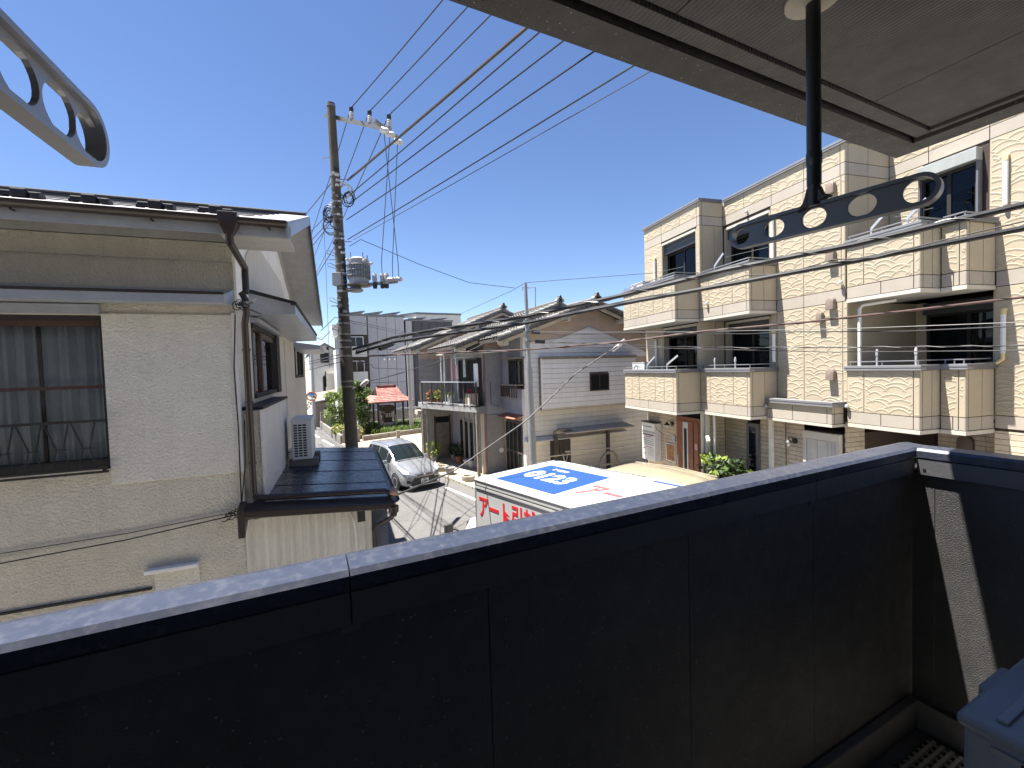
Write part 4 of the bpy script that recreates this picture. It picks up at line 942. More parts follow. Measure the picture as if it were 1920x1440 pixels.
box('bay_cap', 'timber_grey', W, bx0 - .05, bx1, Y3 - .30, Y3 - .2, bz1 - .04, bz1 + .05, h3); box('bay_sill', 'timber_pale', W, bx0, bx1, Y3 - .24, Y3 - .19, bz0 - .05, bz0 + .03, h3); box('bay_post', 'siding_grey', W, bx0, bx0 + .05, Y3 - .245, Y3 - .2, bz0, bz1, h3)
wnd(h3, W, 'v', Y3 - .21, w0x, w1x, w1z, w0z, fw=.05, mat='frame_brown')
box('gable_edge', 'timber_dark', W, sx0 + .02, sx0 + .08, Y3 - .035, Y3, bz1, gl[1], h3)
dx0, dz1 = W.on_v(1031, 826, Y3); dx1, _ = W.on_v(1069, 826, Y3)
dr = box('door', 'timber_dark', W, dx0, dx1, Y3 - .02, Y3 + .02, 0, dz1, h3)
for k in range(7): a = dx0 + (dx1 - dx0) * k / 7; box('plank', 'timber_dark', W, a + .01, a + (dx1 - dx0) / 7 - .01, Y3 - .045, Y3 - .02, .05, dz1 - .04, dr)
# ledge and awning along the ground floor
lz = W.on_v(1000, 824, Y3)[1]
MB().hexa([Vector(q) for q in ((XB - .1, Y3 - .35, lz - .07), (13.6, Y3 - .35, lz - .07), (13.6, Y3, lz - .05), (XB - .1, Y3, lz - .05), (XB - .1, Y3 - .35, lz - .03), (13.6, Y3 - .35, lz - .03), (13.6, Y3, lz + .12), (XB - .1, Y3, lz + .12))]).build('ledge', 'alu', h3)
a0, az0 = W.on_v(1062, 812, Y3 - .8); a1, _ = W.on_v(1190, 803, Y3 - .8)
MB().hexa([Vector(q) for q in ((a0, Y3 - .8, az0 - .06), (a1, Y3 - .8, az0 - .06), (a1, Y3 - .05, az0 + .02), (a0, Y3 - .05, az0 + .02), (a0, Y3 - .8, az0), (a1, Y3 - .8, az0), (a1, Y3 - .05, az0 + .1), (a0, Y3 - .05, az0 + .1))]).build('awning', 'awning', h3)
ahx = W.on_v(1040, 815, Y3 - .6)[0]
mb = MB(); mb.tube([(ahx, Y3 - .55, 2.0), (ahx, Y3 - .55, az0 + .04), (ahx + .25, Y3 - .55, az0 + .12), (ahx + .7, Y3 - .55, az0 + .12), (ahx + .9, Y3 - .55, az0 + .02)], .06, 6); mb.build('awning_bracket', 'timber_grey', h3)
for px in (1043, 1141): x = W.on_v(px, 830, Y3 - .4)[0]; box('awning_post', 'timber_dark', W, x - .07, x + .07, Y3 - .42, Y3 - .3, 0, az0 - .07, h3)
# street side of the same house: balcony window, rusty canopy, glazed doors
box('street_wall', 'plaster_blue', W, XB - .03, XB, Y3, 18.34, 2.75, 6.2, h3)
wy0, wz1 = W.on_u(982, 673, XB - .03); wy1, wz0 = W.on_u(956, 722, XB - .03)
wnd(h3, W, 'u', XB - .03, wy0, wy1, 3.9, wz1, fw=.06, mat='timber_dark')
box('window_canopy', 'timber_grey', W, XB - .5, XB - .03, wy0 - .1, wy1 + .2, wz1 + .02, wz1 + .09, h3)
rz1 = W.on_u(960, 722, XB - .4)[1]
rl = MB(); rl.bar((XB - .42, wy0 - .05, rz1), (XB - .42, wy1 + .1, rz1), .07, .06); rl.bar((XB - .42, wy1 + .1, rz1), (XB - .03, wy1 + .1, rz1), .05, .05); rl.bar((XB - .42, wy0 - .05, rz1 - .55), (XB - .42, wy1 + .1, rz1 - .55), .08, .07); rl.bar((XB - .42, wy0 - .05, rz1), (XB - .03, wy0 - .05, rz1), .05, .05)
ro = rl.build('window_rail', 'timber_grey', h3)
for k in range(8): y = wy0 + (wy1 - wy0 + .1) * k / 7; box('baluster', 'timber_dark', W, XB - .44, XB - .40, y - .03, y + .03, rz1 - .55, rz1, ro)
box('rail_board', 'timber_dark', W, XB - .43, XB - .05, wy1 + .08, wy1 + .12, rz1 - .5, rz1 - .05, ro)
cz = W.on_u(972, 787, XB - .45)[1]
MB().hexa([Vector(q) for q in ((XB - .5, Y3 + .1, cz - .03), (XB - .02, Y3 + .1, cz + .1), (XB - .02, 18.0, cz + .1), (XB - .5, 18.0, cz - .03), (XB - .5, Y3 + .1, cz), (XB - .02, Y3 + .1, cz + .13), (XB - .02, 18.0, cz + .13), (XB - .5, 18.0, cz))]).build('rusty_canopy', 'rust', h3)
dr = box('sliding_door', 'timber_dark', W, XB - .06, XB - .01, Y3 + .25, 17.9, 2.40, 2.5, h3)
for k in range(4):
    y = Y3 + .28 + k * .41; box('stile', 'timber_dark', W, XB - .06, XB - .0, y - .04, y + .04, .1, 2.4, dr); box('pane', 'window_dark', W, XB - .04, XB - .02, y + .04, y + .37, .2, 2.4, dr); box('rail', 'timber_dark', W, XB - .06, XB - .01, y + .04, y + .37, 1.1, 1.18, dr)
box('corner_board', 'siding_grey', W, XB - .04, XB + .06, Y3 - .04, Y3 + .2, 0, 6.1, h3)
# --- middle house
h2 = thing('middle_tiled_house', 'tiled house with blue-grey plaster wall between its two neighbours', 'house', (10, 20, 0), 'old tiled houses in the row')
Y2, X2 = 18.36, 7.56
ap = W.on_v(1037, 578, Y2); xa2, za2 = ap[0], 7.80; sl2 = .37
el2 = W.on_v(855, 652, Y2 - .6)
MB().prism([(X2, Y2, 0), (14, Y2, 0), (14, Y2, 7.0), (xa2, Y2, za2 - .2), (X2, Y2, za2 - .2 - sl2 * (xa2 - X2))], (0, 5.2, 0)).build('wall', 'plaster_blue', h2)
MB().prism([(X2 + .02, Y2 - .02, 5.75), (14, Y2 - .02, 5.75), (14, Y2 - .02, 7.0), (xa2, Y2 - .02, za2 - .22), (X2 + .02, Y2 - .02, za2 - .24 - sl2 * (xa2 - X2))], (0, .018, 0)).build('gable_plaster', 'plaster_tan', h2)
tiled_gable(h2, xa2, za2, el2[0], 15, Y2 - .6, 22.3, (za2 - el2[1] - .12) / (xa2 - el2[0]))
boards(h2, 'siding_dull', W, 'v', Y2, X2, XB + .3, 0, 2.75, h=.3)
MB().tube([(X2 - .02, Y2 - .12, 5.9), (X2 - .02, Y2 - .12, .05)], .045, 10).build('downpipe', 'pipe_brown', h2, smooth=True)
box('corner_post', 'timber_pale', W, X2 - .22, X2 - .10, Y2 - .12, Y2, 0, 2.75, h2)
wz = MB().tube([W.p(X2 + .3, Y2 - .04, 4.2), W.p(X2 + .32, Y2 - .04, 3.2), W.p(X2 + .7, Y2 - .04, 3.05)], .012, 5).build('cable_run', 'black', h2)
# recess under the balcony: street wall with sliding doors
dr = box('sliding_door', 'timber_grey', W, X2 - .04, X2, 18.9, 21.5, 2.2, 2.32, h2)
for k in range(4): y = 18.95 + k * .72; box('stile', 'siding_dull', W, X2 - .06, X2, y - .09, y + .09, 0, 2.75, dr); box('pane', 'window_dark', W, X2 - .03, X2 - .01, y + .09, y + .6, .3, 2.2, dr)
wnd(h2, W, 'u', X2, 18.7, 21.6, 3.3, 5.3, fw=.07, mat='timber_dark', mull=3)
MB().tube([(X2 + .75, Y2 - .06, 1.05), (X2 + .75, Y2 - .02, 1.05)], .12, 16).build('gas_meter', 'sign_white', h2)
# --- far house with the balcony
h1 = thing('balcony_house', 'tiled house with plant-filled railed balcony above a wooden door', 'house', (7, 23, 0), 'old tiled houses in the row')
Y1, X1 = 23.0, 5.81
ap = W.on_v(937, 590, Y1); xa1 = ap[0]; za1 = 8.12; el1 = W.on_v(771, 656, Y1 - .5); sl1 = (za1 - el1[1] - .1) / (xa1 - el1[0])
mb = MB(); gp = [(X1, Y1, 0), (13, Y1, 0), (13, Y1, 7), (xa1, Y1, za1 - .2), (X1, Y1, za1 - .2 - sl1 * (xa1 - X1))]
mb.loft([[Vector(q) for q in gp], [Vector((q[0] + (2.6 if q[0] < 6 else 1.5), q[1] + 8, q[2])) for q in gp]]); mb.build('wall', 'plaster_tan', h1)
tiled_gable(h1, xa1, za1, el1[0], 14, Y1 - .5, Y1 + 5, sl1)
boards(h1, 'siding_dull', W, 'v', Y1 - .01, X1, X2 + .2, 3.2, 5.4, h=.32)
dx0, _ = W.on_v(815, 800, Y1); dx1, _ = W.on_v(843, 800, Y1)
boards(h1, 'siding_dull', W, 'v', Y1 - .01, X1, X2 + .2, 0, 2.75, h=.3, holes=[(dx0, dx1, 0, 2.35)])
dr = box('door', 'timber_grey', W, dx0, dx1, Y1 - .05, Y1, 0, 1.95, h1); box('transom', 'window_dark', W, dx0, dx1, Y1 - .04, Y1, 1.98, 2.3, dr)
for a, b in ((dx0 - .04, dx0 + .04), (dx1 - .04, dx1 + .04)): box('frame', 'timber_dark', W, a, b, Y1 - .08, Y1 - .03, 0, 2.36, dr)
for i in range(2):
    for j in range(4): x = dx0 + .1 + i * (dx1 - dx0 - .1) / 2; box('panel', 'timber_grey', W, x, x + (dx1 - dx0) / 2 - .14, Y1 - .07, Y1 - .05, .12 + j * .46, .5 + j * .46, dr)
box('name_plate', 'timber_dark', W, dx1 + .25, dx1 + .45, Y1 - .06, Y1 - .01, 1.3, 1.5, h1)
PL, PR_ = Vector((5.60, 21.75, 0)), Vector((6.92, 17.70, 0))
zf, zt = 3.14, 4.24
bal1 = MB().prism([(PL.x, PL.y, zf - .22), (PR_.x, PR_.y, zf - .22), (X2 - .05, 18.25, zf - .22), (X2 - .05, Y1, zf - .22), (X1 - .1, Y1, zf - .22)], (0, 0, .24)).build('balcony', 'concrete', h1)
box('balcony_end', 'concrete_dark', W, PR_.x + .02, X2 - .08, 17.85, 18.2, zf - .28, zf + .02, h1)
rl = MB(); rl.bar(PL + Vector((0, 0, zt)), PR_ + Vector((0, 0, zt)), .06, .05); rl.bar(PL + Vector((0, 0, zf + .1)), PR_ + Vector((0, 0, zf + .1)), .04, .04); ro = rl.build('railing', 'alu', bal1)
for k in range(41):
    q = PL.lerp(PR_, k / 40); big = k % 8 == 0
    MB().bar(q + Vector((0, 0, zf)), q + Vector((0, 0, zt - .02)), .06 if big else .016).build('post' if big else 'baluster', 'timber_dark' if big else 'frame_dark', bal1)
for q in (PL + Vector((.03, .05, 0)), PL + Vector((.22, -.1, 0)), PR_ + Vector((.05, .1, 0))): MB().bar(q, q + Vector((0, 0, zf - .22)), .12).build('column', 'timber_grey', h1)
for f in (.36, .42): q = PL.lerp(PR_, f) + Vector((.12, 0, 0)); MB().bar(q + Vector((0, 0, zf)), q + Vector((0, 0, 5.5)), .06).build('canopy_post', 'alu', h1)
a, b = PL.lerp(PR_, .36), PR_
MB().hexa([a + Vector((-.1, 0, 5.5)), b + Vector((-.1, 0, 5.42)), Vector((X2, 18.4, 5.62)), Vector((X2, 21.6, 5.7)), a + Vector((-.1, 0, 5.54)), b + Vector((-.1, 0, 5.46)), Vector((X2, 18.4, 5.66)), Vector((X2, 21.6, 5.74))]).build('canopy', 'awning', h1)
MB().bar(PR_ + Vector((.1, .2, zf + .9)), PR_ + Vector((.1, .2, zf + 1.9)), .45, .03).build('screen_board', 'sign_white', h1)
box('screen_board', 'frame_dark', W, PR_.x + .3, X2 - .1, 18.28, 18.33, zf, 5.3, h1)
box('roof_ledge', 'timber_pale', W, 5.5, 6.0, 22.4, 23.0, 2.55, 2.75, h1)
# laundry and pots on that balcony
for i, (f, mat, lab, w_) in enumerate(((.48, 'cloth_pink', 'long pink garment drying on the old balcony', .22), (.56, 'cloth_pink', 'short pink cloth hanging beside the long pink garment', .26), (.70, 'curtain', 'grey-white washing hanging nearest the balcony screen', .2))):
    q = PL.lerp(PR_, f) + Vector((.35, .05, 0)); t = thing('laundry', lab, 'laundry', q + Vector((0, 0, 4.4)), 'washing on the old balcony')
    mb = MB(); n = 8; h_ = (1.0, .62, .8)[i]; rows = []
    for j in range(7):
        zz = 5.25 - (.25 if i == 1 else 0) - h_ * j / 6; rows.append([q + Vector((.03, 1, 0)).normalized() * (w_ * (k / n - .5) * (.7 + .5 * j / 6)) + Vector((.035 * math.sin(k * 2.2 + i), 0, zz)) for k in range(n + 1)])
    mb.loft(rows, closed=False); mb.build('cloth', mat, t, smooth=2, norm=False)
    MB().tube([q + Vector((0, -.12, 5.22)), q + Vector((0, 0, 5.32)), q + Vector((0, .12, 5.22))], .008, 5).build('hanger', 'alu', t)
MB().tube([PL.lerp(PR_, .4) + Vector((.35, 0, 5.36)), PL.lerp(PR_, .85) + Vector((.35, 0, 5.36))], .015, 6).build('laundry_pole', 'alu', h1)
# ---------------------------------------------------------------- buildings further off
M('panel_grey', (.33, .335, .355), .7, var=.06, streak=.08, rnd=.05)
M('panel_char', (.045, .047, .055), .55, var=.08, rnd=.08)
M('render_pale', (.55, .545, .53), .85, var=.06, streak=.1)
M('render_white', (.66, .66, .66), .8, var=.05)
M('solar', (.10, .12, .16), .25, var=.05)
M('roof_far', (.14, .145, .16), .7, var=.1)
def panels(parent, mat, Y, x0, x1, z0, z1, nx, nz, holes=()):
    for i in range(nx):
        for j in range(nz):
            a, b = x0 + (x1 - x0) * i / nx, x0 + (x1 - x0) * (i + 1) / nx; c, e = z0 + (z1 - z0) * j / nz, z0 + (z1 - z0) * (j + 1) / nz
            box('wall_panel', mat, W, a + .02, b - .02, Y - .06, Y, c + .02, e - .02, parent)
gbd = thing('grey_office', 'grey panelled flat-roofed building behind the red-roofed shrine', 'building', (9, 55, 0))
YG = 50.0
gx0, gzt = W.on_v(641, 600, YG); gx1 = W.on_v(757, 600, YG)[0]; gz = 10.9
box('core', 'joint_brown', W, gx0 + .1, gx1, YG, YG + 12, 0, gz, gbd)
xr = W.on_v(693, 700, YG)[0]
panels(gbd, 'panel_grey', YG, xr, gx1, 0, gz, 4, 3)
box('parapet', 'cap_dark', W, gx0, gx1 + .1, YG - .12, YG + .3, gz, gz + .22, gbd)
box('bay_wall', 'panel_grey', W, gx0, xr - .1, YG - .1, YG, 8.9, gz, gbd)
for z0, z1 in ((7.6, 8.8), (4.9, 6.2), (2.0, 3.6)):
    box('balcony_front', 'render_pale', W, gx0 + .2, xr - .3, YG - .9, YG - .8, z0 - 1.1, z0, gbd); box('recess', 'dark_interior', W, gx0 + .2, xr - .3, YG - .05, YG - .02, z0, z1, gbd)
    wnd(gbd, W, 'v', YG - .08, gx0 + .5, xr - .5, z0 - .2, z1 - .1, fw=.08, mat='alu')
for k in range(3): MB().tube([(xr + 1.6 + k * .55, YG - .1, 6.2), (xr + 1.6 + k * .55, YG - .25, 6.2)], .12, 8).build('vent', 'sign_white', gbd)
for k in range(4):
    x = gx0 + .4 + k * (gx1 - gx0 - .2) / 3.3
    MB().hexa([Vector(q) for q in ((x, YG + .2, gz + .22), (x + 2.0, YG + .2, gz + .55), (x + 2.0, YG + 5, gz + .55), (x, YG + 5, gz + .22), (x, YG + .2, gz + .32), (x + 2.0, YG + .2, gz + .65), (x + 2.0, YG + 5, gz + .65), (x, YG + 5, gz + .32))]).build('solar_panel', 'solar', gbd)
cb = thing('charcoal_block', 'charcoal clad flat-roofed block next to the grey panelled building', 'building', (15, 60, 0))
cx1 = W.on_v(850, 620, YG)[0]
box('core', 'black', W, gx1 + .15, cx1, YG + .4, YG + 14, 0, 10.6, cb); panels(cb, 'panel_char', YG + .4, gx1 + .2, cx1, 0, 10.5, 6, 3)
box('edge_column', 'panel_grey', W, gx1 + .2, gx1 + .9, YG + .1, YG + .33, 0, 10.5, cb); box('parapet', 'cap_dark', W, gx1 + .2, cx1 + .1, YG + .2, YG + .7, 10.5, 10.7, cb)
for k in range(2):
    x = gx1 + .6 + k * 2.6; MB().hexa([Vector(q) for q in ((x, YG + .5, 10.72), (x + 2.1, YG + .5, 10.95), (x + 2.1, YG + 5, 10.95), (x, YG + 5, 10.72), (x, YG + .5, 10.8), (x + 2.1, YG + .5, 11.03), (x + 2.1, YG + 5, 11.03), (x, YG + 5, 10.8))]).build('solar_panel', 'solar', cb)
px0 = W.on_v(826, 620, YG + 3)[0]
pb = thing('pale_rooftop_block', 'pale grey flat-roofed block just above the tiled eaves', 'building', (px0 + 3, YG + 8, 0))
box('wall', 'render_pale', W, px0, px0 + 7, YG + 15, YG + 20, 0, 13.2, pb); box('parapet', 'cap_dark', W, px0 - .1, px0 + 7.1, YG + 14.9, YG + 20, 13.2, 13.5, pb); wnd(pb, W, 'v', YG + 15, px0 + .6, px0 + 2.4, 11, 12.4, mat='alu')
# narrow dark tower strip and pale house by the lane
tb = thing('dark_stair_tower', 'narrow dark stair tower at the lane side of the grey building', 'building', (3, 48, 0))
tx0, tx1 = W.on_v(631, 650, 47)[0], W.on_v(643, 650, 47)[0]
box('wall', 'panel_char', W, tx0 + .3, tx1, 47, 51, 0, 10.0, tb); box('side_panel', 'render_white', W, tx0 - .3, tx0 + .25, 47.5, 50, 8.6, 9.7, tb); box('side_panel', 'render_white', W, tx0 - .1, tx0 + .28, 47.3, 50, 0, 7.2, tb)
def far_house(name, label, Yh, pxl, pxr, apex, eave, mat, wins, base=0):
    x0, ze = W.on_v(pxl, eave, Yh); x1 = W.on_v(pxr, eave, Yh)[0]; xa_, za_ = W.on_v(*apex, Yh)
    t = thing(name, label, 'house', ((x0 + x1) / 2, Yh + 4, 0))
    MB().prism([(x0, Yh, base), (x1, Yh, base), (x1, Yh, ze), (xa_, Yh, za_), (x0, Yh, ze)], (0, 8, 0)).build('wall', mat, t)
    r_ = MB()
    for xe in (x0 - .5, x1 + .5):
        zz = za_ - (za_ - ze) / (xa_ - x0) * abs(xe - xa_) if xe < xa_ else za_ - (za_ - ze) / (x1 - xa_) * abs(xe - xa_)
        P = [Vector((xa_, Yh - .5, za_)), Vector((xe, Yh - .5, zz)), Vector((xe, Yh + 8.5, zz)), Vector((xa_, Yh + 8.5, za_))]; r_.hexa(P + [q + Vector((0, 0, .22)) for q in P])
    r_.build('roof', 'roof_far', t)
    for (a, b, c, e) in wins:
        u0, z1 = W.on_v(a, b, Yh); u1, z0 = W.on_v(c, e, Yh); wnd(t, W, 'v', Yh, u0, u1, z0, z1, fw=.12, mat='frame_dark')
    return t, x0, x1
fh, fx0, fx1 = far_house('gabled_house', 'pale gabled house at the end of the lane', 62, 582, 640, (608, 646), 664, 'render_pale', [(600, 662, 617, 680), (586, 701, 599, 715), (612, 650, 616, 656)])
fh2 = thing('lane_house', 'small pale house with railed upper balcony down the lane', 'house', (2, 54, 0))
Yb = 53
u0, z1 = W.on_v(609, 697, Yb); u1, z0 = W.on_v(634, 742, Yb)
box('wall', 'render_pale', W, u0 - 1.2, u1 + .3, Yb, Yb + 5, 0, z1 + .6, fh2); box('balcony_front', 'siding_yellow', W, u0, u1 - 1.2, Yb - 1.0, Yb - .9, z0, z0 + 1.1, fh2); box('wing', 'siding_yellow', W, u1 - 1.2, u1 + .3, Yb - 1, Yb, 0, z0 + 2.4, fh2)
box('balcony_floor', 'render_pale', W, u0, u1 - 1.2, Yb - .9, Yb, z0, z0 + .15, fh2)
fr_ = MB()
for x in (u0, (u0 + u1 - 1.2) / 2, u1 - 1.25): fr_.bar((x, Yb - .95, z0 + 1.1), (x, Yb - .95, z1), .08)
fr_.bar((u0, Yb - .95, z0 + 2.0), (u1 - 1.2, Yb - .95, z0 + 2.0), .08); fr_.bar((u0, Yb - .95, z1), (u1 - 1.2, Yb - .95, z1), .08); fr_.build('balcony_frame', 'frame_dark', fh2)
wnd(fh2, W, 'v', Yb, u0 + .3, u1 - 1.4, z0 + .3, z0 + 2.3, fw=.1)
lr = thing('red_roofed_shed', 'low brown shed with rusty red tin roof beside the lane', 'shed', (1.9, 44, 0))
u0, z0 = W.on_v(589, 755, 43.5); u1, z1 = W.on_v(614, 745, 43.5)
box('wall', 'timber_grey', W, u0, u1 + .6, 43.5, 47, 0, z0, lr)
MB().hexa([Vector(q) for q in ((u0 - .4, 43.1, z0 - .05), (u1 + 1.0, 43.1, z0 + .3), (u1 + 1.0, 47.3, z0 + .9), (u0 - .4, 47.3, z0 + .55), (u0 - .4, 43.1, z0 + .05), (u1 + 1.0, 43.1, z0 + .4), (u1 + 1.0, 47.3, z0 + 1.0), (u0 - .4, 47.3, z0 + .65))]).build('roof', 'timber_grey', lr)
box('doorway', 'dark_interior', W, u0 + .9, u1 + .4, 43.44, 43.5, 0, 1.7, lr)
# houses that close the view left and right of the frame and behind
def block(name, label, x0, x1, y0, y1, h, mat):
    t = thing(name, label, 'building', ((x0 + x1) / 2, (y0 + y1) / 2, 0)); box('wall', mat, W, x0, x1, y0, y1, 0, h, t); box('roof', 'roof_far', W, x0 - .3, x1 + .3, y0 - .3, y1 + .3, h, h + .25, t)
    n = max(2, int((x1 - x0) / 2.6))
    for k in range(n): a = x0 + .6 + k * (x1 - x0) / n; wnd(t, W, 'v', y0, a, a + 1.3, h - 2.1, h - .9, fw=.07, mat='alu')
    return t
block('lane_end_block', 'plain pale block closing the far end of the lane', -9, -3.2, 74, 84, 6.4, 'render_white')
block('left_lane_house', 'plain pale house behind the stucco house along the lane', -9, -1.4, 22, 32, 5.6, 'render_pale')

# ---------------------------------------------------------------- utility poles
M('pole_concrete', (.078, .067, .052), .9, var=.25, vs=3, bump=.4, bs=60, streak=.3)
M('pole_steel', (.32, .325, .325), .45, metal=.4, var=.12, streak=.1)
M('galv', (.22, .215, .205), .45, metal=.45, var=.1)
M('insulator', (.45, .44, .42), .3)
M('wire_black', (.015, .015, .017), .5)
M('wire_grey', (.055, .052, .05), .6)
M('wire_brown', (.10, .055, .045), .6)
M('transformer', (.25, .27, .295), .5, var=.08)
PB, PT = Vector((1.31, 12.60, 0)), Vector((1.13, 12.72, 11.95))
pp = lambda z: PB.lerp(PT, z / PT.z)
up_ = thing('utility_pole', 'tall concrete utility pole carrying the transformer beside the porch', 'utility pole', PB)
MB().tube([PB, PT], [.185, .105], 20).build('shaft', 'pole_concrete', up_, smooth=True)
def zpole(y): return at_k(640, y, 12.0).z
exr = Vector((RT.x, RT.y, 0)).normalized(); eyr = Vector((FW.x, FW.y, 0)).normalized()
for y in (213, 500, 608, 628, 640, 652, 668, 715, 725):
    q = pp(zpole(y)); r = .185 - .08 * q.z / 11.95 + .008
    MB().tube([q - Vector((0, 0, .02)), q + Vector((0, 0, .02))], r, 16).build('band', 'galv', up_, smooth=True)
for y in range(328, 604, 7):
    q = pp(zpole(y + random.uniform(-3, 3))); r = .185 - .08 * q.z / 11.95; a = random.uniform(-2.4, -.6)
    w_ = random.uniform(.03, .07); e = exr * math.cos(a) + eyr * math.sin(a)
    MB().bar(q + e * (r - .01), q + e * (r + .05), w_ * 1.6, w_).build('clamp', random.choice(['galv', 'wire_black', 'insulator']), up_)
    if random.random() < .6: MB().tube([q - Vector((0, 0, .018)), q + Vector((0, 0, .018))], r + .010, 14).build('band', 'pole_concrete' if random.random() < .4 else 'galv', up_, smooth=True)
for k, y in enumerate((305, 345, 433, 458, 490, 520, 575)):              # climbing steps
    q = pp(zpole(y)); sd = -1 if k % 2 == 0 else 1
    MB().tube([q, q + exr * sd * .33], .011, 6).build('step', 'galv', up_)
for y in (480, 503, 567, 618):
    q = pp(zpole(y)) - exr * .12
    MB().tube([q, q - exr * .16 + Vector((0, 0, .1)), q - exr * .24 + Vector((0, 0, .1)), q - exr * .22 + Vector((0, 0, .02)), q + Vector((0, 0, -.06))], .010, 6).build('cable_hook', 'galv', up_)
# crossarm with pin insulators
zc = zpole(222); c0 = pp(zc) + at_k(612, 216, 11.6) - at_k(627, 218, 11.6); c1 = at_k(732, 243, 11.1)
c0 = at_k(611, 217, 11.95)
arm = MB().bar(c0, c1, .085, .10).build('crossarm', 'galv', up_)
def insul(b_, s=1.0, dark=True):
    i_ = lathe(MB(), b_, [(.03 * s, 0), (.055 * s, .01), (.045 * s, .05), (.06 * s, .055), (.05 * s, .10), (.062 * s, .105), (.05 * s, .15), (.06 * s, .155), (.045 * s, .2 * s)], 12).build('insulator', 'insulator', up_, smooth=True)
    if dark: lathe(MB(), b_, [(.052 * s, .19), (.056 * s, .2), (.056 * s, .30), (.03 * s, .32)], 12).build('insulator_cap', 'wire_black', i_, smooth=True)
    return b_ + Vector((0, 0, .30 if dark else .2))
axc = (c1 - c0)
tops = [insul(c0 + axc * f + Vector((0, 0, .05))) for f in (.42, .70, .985)]
a0 = c0 + axc * .93; ay = axc.normalized().cross(Vector((0, 0, 1)))
MB().bar(a0 + ay * .45, a0 - ay * .55 + Vector((0, 0, -.02)), .075, .075).build('crossarm', 'galv', up_)
sw_pts = []
for f, dd in ((.99, .0), (.93, -.5), (.98, .22)):
    q = c0 + axc * f + ay * dd; lathe(MB(), q - axc.normalized() * .1 - Vector((0, 0, .12)), [(.05, 0), (.075, .03), (.075, .2), (.05, .24)], 12, ax=axc).build('cutout', 'insulator', up_, smooth=True); sw_pts.append(q - Vector((0, 0, .14)))
# transformer can on a bracket
tc_ = at_k(673, 515, 11.75); tz0 = at_k(673, 532, 11.75).z; tz1 = at_k(673, 488, 11.75).z; rr = .255
tr = lathe(MB(), (tc_.x, tc_.y, 0), [(rr * .96, tz0), (rr, tz0 + .05), (rr, tz1 - .04), (rr * 1.05, tz1 - .03), (rr * 1.05, tz1), (rr * .8, tz1 + .05), (.05, tz1 + .07)], 28).build('transformer', 'transformer', up_, smooth=True)
for k in range(26):
    a = 2 * math.pi * k / 26; e = Vector((math.cos(a), math.sin(a), 0)); b_ = Vector((tc_.x, tc_.y, 0)) + e * (rr + .018)
    MB().bar(b_ + Vector((0, 0, tz0 + .12)), b_ + Vector((0, 0, tz1 - .17)), .012, .05, up=e).build('cooling_fin', 'transformer', tr)
for dz in (.18, .32, .46): lathe(MB(), (tc_.x, tc_.y, 0), [(rr + .045, tz0 + dz), (rr + .052, tz0 + dz + .01), (rr + .045, tz0 + dz + .03)], 28).build('hoop', 'galv', tr, smooth=True)
for a in (-2.6, -1.2, .2): q = Vector((tc_.x + rr * .95 * math.cos(a), tc_.y + rr * .95 * math.sin(a), tz1 - .08)); MB().tube([q, q + Vector((.14 * math.cos(a), .14 * math.sin(a), .05))], [.05, .03], 8).build('bushing', 'insulator', tr, smooth=True); MB().tube([q + Vector((0, 0, .1)), q + Vector((0, 0, .24))], .013, 6).build('lug', 'galv', tr)
lathe(MB(), (tc_.x, tc_.y, 0), [(.30, tz0 - .06), (.32, tz0 - .045), (.32, tz0 - .015), (.25, tz0)], 24).build('platform', 'galv', up_, smooth=True)
lathe(MB(), (tc_.x - .1, tc_.y, 0), [(.15, tz0 - .22), (.2, tz0 - .19), (.2, tz0 - .17), (.08, tz0 - .06)], 20).build('platform_base', 'galv', up_, smooth=True)
q = pp(tz0 - .15); MB().bar(q, Vector((tc_.x, tc_.y, tz0 - .14)), .1, .1).build('bracket', 'galv', up_)
b1 = at_k(745, 528, 11.5); MB().bar(Vector((tc_.x, tc_.y, tz0 - .05)), Vector((b1.x, b1.y, tz0 - .02)), .075, .08).build('switch_arm', 'galv', up_)
sw2 = []
for px in (703, 717, 725): q = at_k(px, 530, 11.6); sw2.append(insul(Vector((q.x, q.y, tz0 + .0)), 1.1, False)); lathe(MB(), (q.x, q.y, 0), [(.05, tz0 - .17), (.06, tz0 - .12), (.05, tz0 - .02)], 10).build('fuse', 'wire_black', up_, smooth=True)
for px in (737, 748): q = at_k(px, 529, 11.5); lathe(MB(), (q.x - .05, q.y, tz0 + .03), [(.04, -.1), (.06, -.06), (.06, .1), (.04, .14)], 10, ax=exr).build('cutout', 'insulator', up_, smooth=True); sw2.append(Vector((q.x, q.y, tz0 + .08)))
q = pp(at_k(650, 527, 12).z) - eyr * .2 - exr * .02; MB().box(Fr(26), *( (q.dot(Fr(26).e) - .12, q.dot(Fr(26).e) + .12, q.dot(Fr(26).d) - .1, q.dot(Fr(26).d) + .06, q.z - .2, q.z + .14))).build('switch_box', 'galv', up_, bev=.01)
